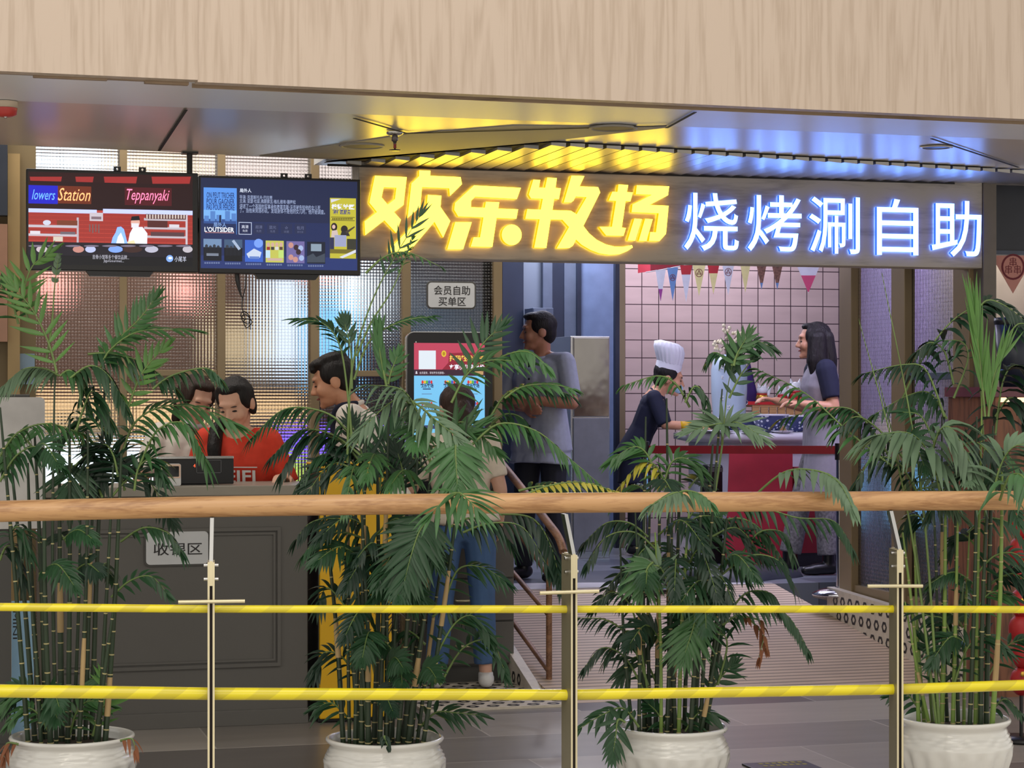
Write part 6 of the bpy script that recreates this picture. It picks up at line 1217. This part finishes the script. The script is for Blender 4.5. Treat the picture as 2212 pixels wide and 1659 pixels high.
fA = [([(123, 806), (105, 741), (72, 672), (30, 620)], 70, 'u', 'l', 7), ([(60, 690), (52, 630), (70, 575), (105, 548)], 60, 'u', 'l', 6), ([(40, 700), (20, 640), (-20, 600)], 70, 'a', 'm', 7), ([(128, 812), (95, 796), (50, 798), (5, 836)], 76, 'h', 'g', 12), ([(130, 812), (150, 800), (175, 822), (188, 868)], 66, 'h', 'm', 8),
      ([(150, 818), (195, 790), (235, 812), (268, 870)], 82, 'h', 'd', 11), ([(165, 930), (185, 870), (202, 846), (235, 900)], 90, 'h', 'd', 10), ([(215, 800), (238, 756), (300, 716), (404, 713)], 72, 'a', 'm', 9), ([(228, 780), (260, 730), (300, 690), (331, 650)], 62, 'u', 'm', 8),
      ([(190, 765), (240, 764), (310, 784), (376, 835)], 74, 'h', 'd', 12), ([(262, 985), (290, 915), (345, 880), (420, 880), (500, 912)], 86, 'a', 'm', 12), ([(330, 840), (372, 811), (443, 795), (476, 818)], 52, 'h', 'd', 9), ([(300, 1010), (340, 930), (400, 915), (440, 985)], 76, 'h', 'm', 10),
      ([(155, 1000), (153, 1018), (150, 1048), (152, 1075)], 82, 'f', 'd', 9), ([(0, 985), (40, 934), (104, 915), (176, 936)], 70, 'h', 'm', 11), ([(0, 1040), (35, 985), (80, 965), (130, 1000)], 70, 'h', 'd', 10), ([(255, 1030), (245, 985), (225, 960), (190, 985)], 80, 'a', 'k', 9), ([(270, 1060), (255, 1010), (230, 990), (215, 1020)], 90, 'f', 'k', 10), ([(290, 1060), (300, 1010), (330, 990), (350, 1020)], 70, 'a', 'd', 8),
      ([(270, 900), (295, 830), (318, 790), (352, 755)], 56, 'u', 'l', 7), ([(30, 1180), (25, 1150), (40, 1140), (60, 1180)], 90, 'h', 'd', 8), ([(0, 1210), (15, 1180), (40, 1190), (50, 1240)], 90, 'h', 'k', 7), ([(260, 1170), (310, 1140), (360, 1150), (388, 1185)], 50, 'h', 'd', 8), ([(240, 1290), (280, 1255), (325, 1245), (360, 1280)], 44, 'a', 'd', 6), ([(110, 1590), (80, 1540), (50, 1530), (20, 1560)], 44, 'a', 'm', 7), ([(150, 1590), (165, 1540), (190, 1515), (230, 1520)], 54, 'a', 'm', 7), ([(200, 1590), (215, 1540), (235, 1505), (225, 1470)], 60, 'u', 'l', 4), ([(260, 1600), (285, 1596), (292, 1620)], 44, 'h', 'b', 3, (-0.2, -0.22), 0.1, 9), ([(40, 1608), (15, 1606), (8, 1635)], 44, 'h', 'b', 3, (-0.2, -0.22), 0.1, 9),
      ([(100, 780), (112, 700), (118, 620), (126, 560)], 20, 'u', 'g', 3, (0, 0), 0.7)]
cA = [(62, 0, 880), (76, 20, 960), (88, 60, 1000), (100, 75, 940), (110, 95, 980), (122, 118, 820), (134, 128, 960), (146, 150, 900), (158, 175, 1000), (170, 190, 930), (184, 205, 960), (198, 228, 800), (212, 245, 1000), (226, 262, 980), (90, 50, 1150), (205, 250, 1280)]
fB = [([(760, 950), (752, 860), (735, 750), (700, 700), (642, 690)], 52, 'a', 'd', 12, (0, 0), 0.45, 10), ([(765, 820), (800, 735), (868, 694), (935, 684)], 34, 'a', 'd', 9, (0, 0), 0.5, 8), ([(835, 835), (826, 790), (820, 755), (819, 728)], 80, 'p', 'm', 4), ([(838, 830), (846, 800), (858, 770)], 44, 'u', 'm', 4), ([(760, 840), (758, 760), (745, 700)], 46, 'u', 'd', 3, (0, 0), 0.6),
      ([(750, 1000), (760, 800), (800, 660), (850, 560), (905, 470)], 62, 'u', 'd', 5, (0, 0), 0.66, 7), ([(790, 590), (830, 555), (880, 545), (950, 575)], 30, 'h', 'm', 7, (0, 0), 0.3, 6), ([(770, 770), (800, 700), (850, 620), (890, 520)], 30, 'a', 'm', 4, (0, 0), 0.75, 6),
      ([(975, 870), (1010, 808), (1060, 778), (1150, 786)], 66, 'a', 'm', 8), ([(1000, 820), (1025, 770), (1050, 735), (1075, 712)], 66, 'u', 'd', 6), ([(1040, 800), (1090, 768), (1140, 760), (1180, 790)], 56, 'h', 'm', 8, (0, -0.1), 0.2, 15), ([(1060, 900), (1100, 846), (1170, 836), (1228, 852)], 62, 'h', 'd', 10), ([(1090, 860), (1130, 835), (1190, 830), (1235, 840)], 40, 'a', 'm', 8),
      ([(930, 1000), (905, 900), (868, 842), (800, 832)], 84, 'h', 'g', 11, (-0.2, -0.3)), ([(900, 900), (870, 860), (830, 880), (780, 930)], 70, 'a', 'g', 9, (-0.2, -0.3)), ([(880, 862), (910, 880), (950, 915), (985, 942)], 66, 'a', 'g', 7, (-0.2, -0.3)), ([(985, 952), (984, 975), (986, 1015), (988, 1052)], 78, 'f', 'm', 11, (-0.3, -0.4), 0.05, 15), ([(970, 1010), (975, 965), (985, 935), (1020, 920)], 90, 'u', 'm', 5), ([(985, 1068), (995, 1066), (1012, 1080), (1030, 1100)], 84, 'a', 'm', 5, (-0.74, -0.80), 0.0, 11), ([(988, 1066), (975, 1068), (955, 1085), (935, 1105)], 76, 'a', 'm', 3, (-0.74, -0.80), 0.0, 11),
      ([(925, 1120), (905, 1150), (888, 1200), (872, 1262)], 86, 'f', 'd', 14, (-0.2, -0.3), 0.05, 14), ([(800, 1200), (782, 1178), (765, 1200), (745, 1250)], 76, 'h', 'm', 9), ([(800, 1190), (790, 1185), (785, 1240), (782, 1310)], 70, 'f', 'd', 8), ([(1020, 960), (1080, 915), (1160, 932), (1230, 990), (1300, 1050)], 66, 'h', 'm', 15), ([(1050, 930), (1090, 895), (1130, 905), (1150, 945)], 76, 'h', 'd', 8), ([(1130, 1070), (1190, 1048), (1260, 1042), (1330, 1062)], 34, 'h', 'y', 10), ([(1120, 1060), (1170, 1050), (1250, 1052), (1310, 1058)], 44, 'a', 'd', 10),
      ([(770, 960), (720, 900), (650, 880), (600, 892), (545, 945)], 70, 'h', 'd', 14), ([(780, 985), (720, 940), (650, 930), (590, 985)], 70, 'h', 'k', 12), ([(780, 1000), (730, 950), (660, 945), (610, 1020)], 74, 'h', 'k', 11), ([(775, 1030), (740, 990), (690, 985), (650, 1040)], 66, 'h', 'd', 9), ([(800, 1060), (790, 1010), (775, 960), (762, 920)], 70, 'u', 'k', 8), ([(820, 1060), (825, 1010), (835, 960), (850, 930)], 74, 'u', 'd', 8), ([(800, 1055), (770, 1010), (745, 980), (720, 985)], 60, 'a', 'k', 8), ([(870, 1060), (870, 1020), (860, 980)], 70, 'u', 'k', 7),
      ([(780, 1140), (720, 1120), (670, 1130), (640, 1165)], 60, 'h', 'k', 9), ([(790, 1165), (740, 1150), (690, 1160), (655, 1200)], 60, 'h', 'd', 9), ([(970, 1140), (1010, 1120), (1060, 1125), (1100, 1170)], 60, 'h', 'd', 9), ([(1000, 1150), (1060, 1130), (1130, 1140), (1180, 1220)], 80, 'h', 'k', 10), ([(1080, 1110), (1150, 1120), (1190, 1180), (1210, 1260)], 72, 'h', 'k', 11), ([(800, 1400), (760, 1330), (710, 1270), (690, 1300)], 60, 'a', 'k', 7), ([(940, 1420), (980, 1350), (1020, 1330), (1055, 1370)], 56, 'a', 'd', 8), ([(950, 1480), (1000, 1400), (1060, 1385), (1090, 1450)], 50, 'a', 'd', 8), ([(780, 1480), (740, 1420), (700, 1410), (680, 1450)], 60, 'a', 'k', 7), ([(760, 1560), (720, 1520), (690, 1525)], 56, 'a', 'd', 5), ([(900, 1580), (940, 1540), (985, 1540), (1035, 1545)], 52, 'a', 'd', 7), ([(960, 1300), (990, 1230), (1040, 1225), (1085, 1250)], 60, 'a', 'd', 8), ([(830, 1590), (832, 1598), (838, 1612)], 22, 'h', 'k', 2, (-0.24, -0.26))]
cB = [(742, 700, 1100), (755, 755, 900), (768, 765, 1000), (782, 790, 940), (795, 780, 1090), (808, 815, 980), (820, 840, 900), (834, 830, 1060), (846, 880, 1000), (858, 905, 930), (872, 930, 1020), (886, 965, 960), (900, 985, 1000), (912, 1010, 900), (776, 745, 1200), (840, 870, 1180), (880, 930, 1250), (800, 775, 1280), (865, 950, 1120)]
fC = [([(1545, 1060), (1560, 960), (1570, 850), (1585, 775)], 58, 'u', 'd', 5, (0, 0), 0.8), ([(1580, 790), (1605, 752), (1635, 738), (1662, 748)], 46, 'a', 'd', 6), ([(1578, 800), (1560, 770), (1540, 762), (1528, 780)], 42, 'h', 'd', 6), ([(1585, 790), (1592, 765), (1612, 730)], 50, 'u', 'm', 4), ([(1575, 860), (1600, 810), (1628, 775)], 40, 'u', 'd', 4), ([(1490, 880), (1460, 830), (1420, 812), (1350, 832)], 42, 'h', 'm', 9, (0, 0), 0.2, 9), ([(1480, 870), (1500, 835), (1520, 850), (1530, 890)], 46, 'h', 'd', 6),
      ([(1560, 960), (1560, 925), (1555, 915), (1500, 928)], 70, 's', 'g', 8, (-0.1, -0.2), 0.3), ([(1560, 940), (1568, 915), (1600, 915), (1640, 940)], 64, 's', 'g', 8, (-0.1, -0.2), 0.3), ([(1425, 1050), (1400, 985), (1370, 965), (1325, 990)], 56, 'a', 'm', 10), ([(1430, 1060), (1450, 1000), (1480, 990), (1510, 1010)], 60, 'a', 'm', 9), ([(1440, 1060), (1420, 1010), (1385, 1000), (1340, 1050)], 50, 'h', 'y', 7), ([(1470, 1070), (1462, 1064), (1440, 1072), (1405, 1092)], 58, 'h', 'g', 8, (-0.74, -0.80), 0.05), ([(1462, 1068), (1480, 1060), (1510, 1066), (1535, 1085)], 46, 'h', 'm', 6, (-0.74, -0.80), 0.05),
      ([(1610, 1090), (1690, 1022), (1760, 1016), (1810, 1040), (1842, 1095)], 66, 'h', 'g', 12, (-0.4, -0.84), 0.25, 15), ([(1560, 1110), (1620, 1090), (1720, 1118), (1800, 1125), (1838, 1180)], 66, 'h', 'd', 14), ([(1540, 1130), (1600, 1120), (1650, 1150), (1690, 1210)], 56, 'h', 'd', 9), ([(1450, 1290), (1430, 1230), (1405, 1225), (1375, 1255)], 60, 's', 'g', 8, (-0.2, -0.2)), ([(1410, 1215), (1400, 1225), (1392, 1245), (1385, 1270)], 66, 'f', 'm', 6, (-0.2, -0.25)), ([(1500, 1320), (1500, 1280), (1520, 1262), (1560, 1290)], 62, 's', 'd', 9), ([(1520, 1420), (1505, 1350), (1495, 1330), (1455, 1365)], 76, 's', 'd', 10), ([(1500, 1320), (1500, 1345), (1490, 1380), (1480, 1410)], 76, 'f', 'm', 9, (-0.2, -0.25)),
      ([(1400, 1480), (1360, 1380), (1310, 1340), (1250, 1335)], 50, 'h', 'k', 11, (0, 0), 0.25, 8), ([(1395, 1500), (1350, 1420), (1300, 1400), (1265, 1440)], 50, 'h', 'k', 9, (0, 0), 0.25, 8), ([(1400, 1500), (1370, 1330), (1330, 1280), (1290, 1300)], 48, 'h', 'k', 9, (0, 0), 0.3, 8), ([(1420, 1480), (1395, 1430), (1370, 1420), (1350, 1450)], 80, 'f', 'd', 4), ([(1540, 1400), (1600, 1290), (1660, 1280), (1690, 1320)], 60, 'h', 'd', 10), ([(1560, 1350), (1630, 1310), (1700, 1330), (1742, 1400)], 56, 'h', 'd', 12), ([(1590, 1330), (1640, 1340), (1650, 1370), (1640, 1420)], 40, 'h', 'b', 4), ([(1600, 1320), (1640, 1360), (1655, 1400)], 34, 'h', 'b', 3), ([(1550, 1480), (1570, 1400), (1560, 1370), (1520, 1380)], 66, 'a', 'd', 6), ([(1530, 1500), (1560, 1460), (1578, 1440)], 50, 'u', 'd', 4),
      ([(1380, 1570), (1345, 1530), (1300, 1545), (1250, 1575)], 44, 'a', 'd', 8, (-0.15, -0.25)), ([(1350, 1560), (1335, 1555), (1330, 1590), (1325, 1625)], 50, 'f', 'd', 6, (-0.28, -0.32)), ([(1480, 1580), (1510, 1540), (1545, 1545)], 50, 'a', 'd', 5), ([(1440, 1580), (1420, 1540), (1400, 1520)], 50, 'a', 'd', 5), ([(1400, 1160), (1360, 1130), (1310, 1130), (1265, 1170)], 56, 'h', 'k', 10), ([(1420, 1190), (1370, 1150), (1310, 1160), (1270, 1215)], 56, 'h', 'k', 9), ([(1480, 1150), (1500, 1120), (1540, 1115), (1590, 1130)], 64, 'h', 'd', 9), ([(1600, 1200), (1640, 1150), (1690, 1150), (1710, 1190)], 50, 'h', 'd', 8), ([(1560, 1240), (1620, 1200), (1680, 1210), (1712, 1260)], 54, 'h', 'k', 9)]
cC = [(1368, 1340, 1180), (1380, 1372, 1100), (1392, 1395, 900), (1404, 1405, 1040), (1416, 1425, 1000), (1428, 1415, 1150), (1440, 1452, 1060), (1452, 1470, 980), (1466, 1490, 1080), (1478, 1500, 1120), (1490, 1515, 1050), (1500, 1540, 960), (1512, 1560, 840), (1524, 1570, 1120), (1536, 1580, 1230), (1400, 1370, 1330), (1460, 1450, 1250), (1510, 1560, 1330), (1446, 1440, 860)]
fD = [([(2030, 1060), (2010, 985), (1965, 936), (1895, 940)], 140, 'h', 'g', 11, (-0.15, -0.3), 0.1, 19), ([(2010, 990), (2030, 930), (2060, 930), (2100, 1010)], 112, 'h', 'g', 8, (-0.2, -0.3), 0.1, 16), ([(1950, 860), (1990, 780), (2050, 700), (2110, 660), (2150, 655)], 72, 'h', 'k', 9, (0.1, 0.1), 0.15, 24), ([(2100, 690), (2130, 650), (2170, 660), (2210, 690)], 50, 'a', 'k', 8), ([(2128, 900), (2122, 830), (2115, 760), (2105, 690)], 150, 'p', 'l', 6, (-0.1, -0.1), 0.2, 9), ([(2135, 900), (2140, 850), (2148, 810), (2160, 780)], 120, 'p', 'l', 5, (-0.1, -0.1), 0.1, 9), ([(2040, 900), (2000, 800), (1950, 788), (1870, 806)], 62, 'h', 'k', 10), ([(2045, 905), (2010, 850), (1960, 855), (1890, 895)], 62, 'h', 'd', 9), ([(2060, 830), (2040, 760), (2010, 740), (1980, 760)], 66, 'h', 'k', 7), ([(2060, 860), (2090, 780), (2080, 740), (2040, 735)], 60, 'h', 'd', 6),
      ([(1930, 1010), (1830, 930), (1740, 850), (1640, 800)], 62, 'h', 'm', 13, (-0.1, 0.15), 0.12, 13), ([(1930, 1000), (1860, 900), (1800, 880), (1690, 905)], 70, 'h', 'd', 13, (0, 0.1)), ([(2150, 940), (2165, 830), (2190, 790), (2230, 800)], 96, 'h', 'k', 8, (0, 0), 0.1, 24), ([(2150, 900), (2180, 860), (2210, 880), (2225, 940)], 90, 'h', 'k', 7, (0, 0), 0.1, 22), ([(2170, 740), (2200, 700), (2240, 710)], 60, 'h', 'k', 6), ([(2140, 1090), (2160, 1010), (2190, 965), (2240, 960)], 92, 'a', 'g', 9, (-0.3, -0.4), 0.1, 16), ([(2160, 1080), (2180, 1030), (2210, 1030), (2225, 1090)], 84, 'h', 'm', 6, (-0.6, -0.86), 0.1, 15), ([(2120, 1060), (2130, 1000), (2165, 975), (2200, 1010)], 70, 'h', 'm', 7),
      ([(1960, 1000), (1900, 930), (1850, 900), (1810, 930)], 66, 'h', 'k', 9), ([(1980, 1060), (1940, 1000), (1890, 990), (1850, 1040)], 70, 'h', 'k', 9), ([(2060, 1060), (2080, 990), (2110, 980), (2130, 1030)], 76, 'h', 'k', 8), ([(2020, 960), (1990, 900), (1950, 890)], 50, 'a', 'd', 6), ([(2090, 1150), (2130, 1120), (2180, 1130), (2212, 1170)], 66, 'h', 'd', 8), ([(2000, 1140), (1985, 1115), (1960, 1120), (1945, 1170)], 66, 'h', 'k', 7), ([(2110, 1240), (2150, 1200), (2200, 1200), (2230, 1260)], 62, 'a', 'd', 8), ([(2060, 1400), (2040, 1340), (2005, 1330), (1960, 1310)], 54, 'a', 'k', 6), ([(2060, 1480), (2090, 1400), (2130, 1370), (2170, 1400)], 60, 'a', 'd', 7), ([(2040, 1500), (2020, 1420), (2000, 1390)], 60, 'u', 'd', 4), ([(2130, 1470), (2170, 1400), (2212, 1380)], 60, 'a', 'd', 6), ([(1990, 1540), (1960, 1500), (1930, 1500)], 46, 'a', 'd', 5), ([(2140, 1540), (2170, 1510), (2205, 1540)], 46, 'h', 'd', 5), ([(2100, 1330), (2140, 1280), (2185, 1290)], 60, 'a', 'm', 6)]
cD = [(1985, 1950, 1150), (1997, 1975, 1120), (2010, 1955, 1300), (2022, 2010, 960), (2034, 2042, 1000), (2046, 2035, 900), (2058, 2070, 1080), (2070, 2062, 980), (2082, 2094, 1150), (2094, 2110, 900), (2106, 2122, 840), (2118, 2135, 1050), (2130, 2145, 920), (2142, 2165, 1000), (2030, 1905, 590, 1), (2026, 1855, 690, 1), (2110, 2096, 600, 1), (2015, 1890, 790, 1)]
palm('tall palm with many dark canes in a white glazed pot, leftmost behind the railing', 156, 1586, 268, 7.78, cA, fA, [(60, 250, 930, 1080, 7, 130, 62, 'dkkm'), (70, 250, 1130, 1250, 5, 90, 56, 'dk'), (80, 235, 1470, 1570, 6, 70, 60, 'dm')], 3, 0.06)
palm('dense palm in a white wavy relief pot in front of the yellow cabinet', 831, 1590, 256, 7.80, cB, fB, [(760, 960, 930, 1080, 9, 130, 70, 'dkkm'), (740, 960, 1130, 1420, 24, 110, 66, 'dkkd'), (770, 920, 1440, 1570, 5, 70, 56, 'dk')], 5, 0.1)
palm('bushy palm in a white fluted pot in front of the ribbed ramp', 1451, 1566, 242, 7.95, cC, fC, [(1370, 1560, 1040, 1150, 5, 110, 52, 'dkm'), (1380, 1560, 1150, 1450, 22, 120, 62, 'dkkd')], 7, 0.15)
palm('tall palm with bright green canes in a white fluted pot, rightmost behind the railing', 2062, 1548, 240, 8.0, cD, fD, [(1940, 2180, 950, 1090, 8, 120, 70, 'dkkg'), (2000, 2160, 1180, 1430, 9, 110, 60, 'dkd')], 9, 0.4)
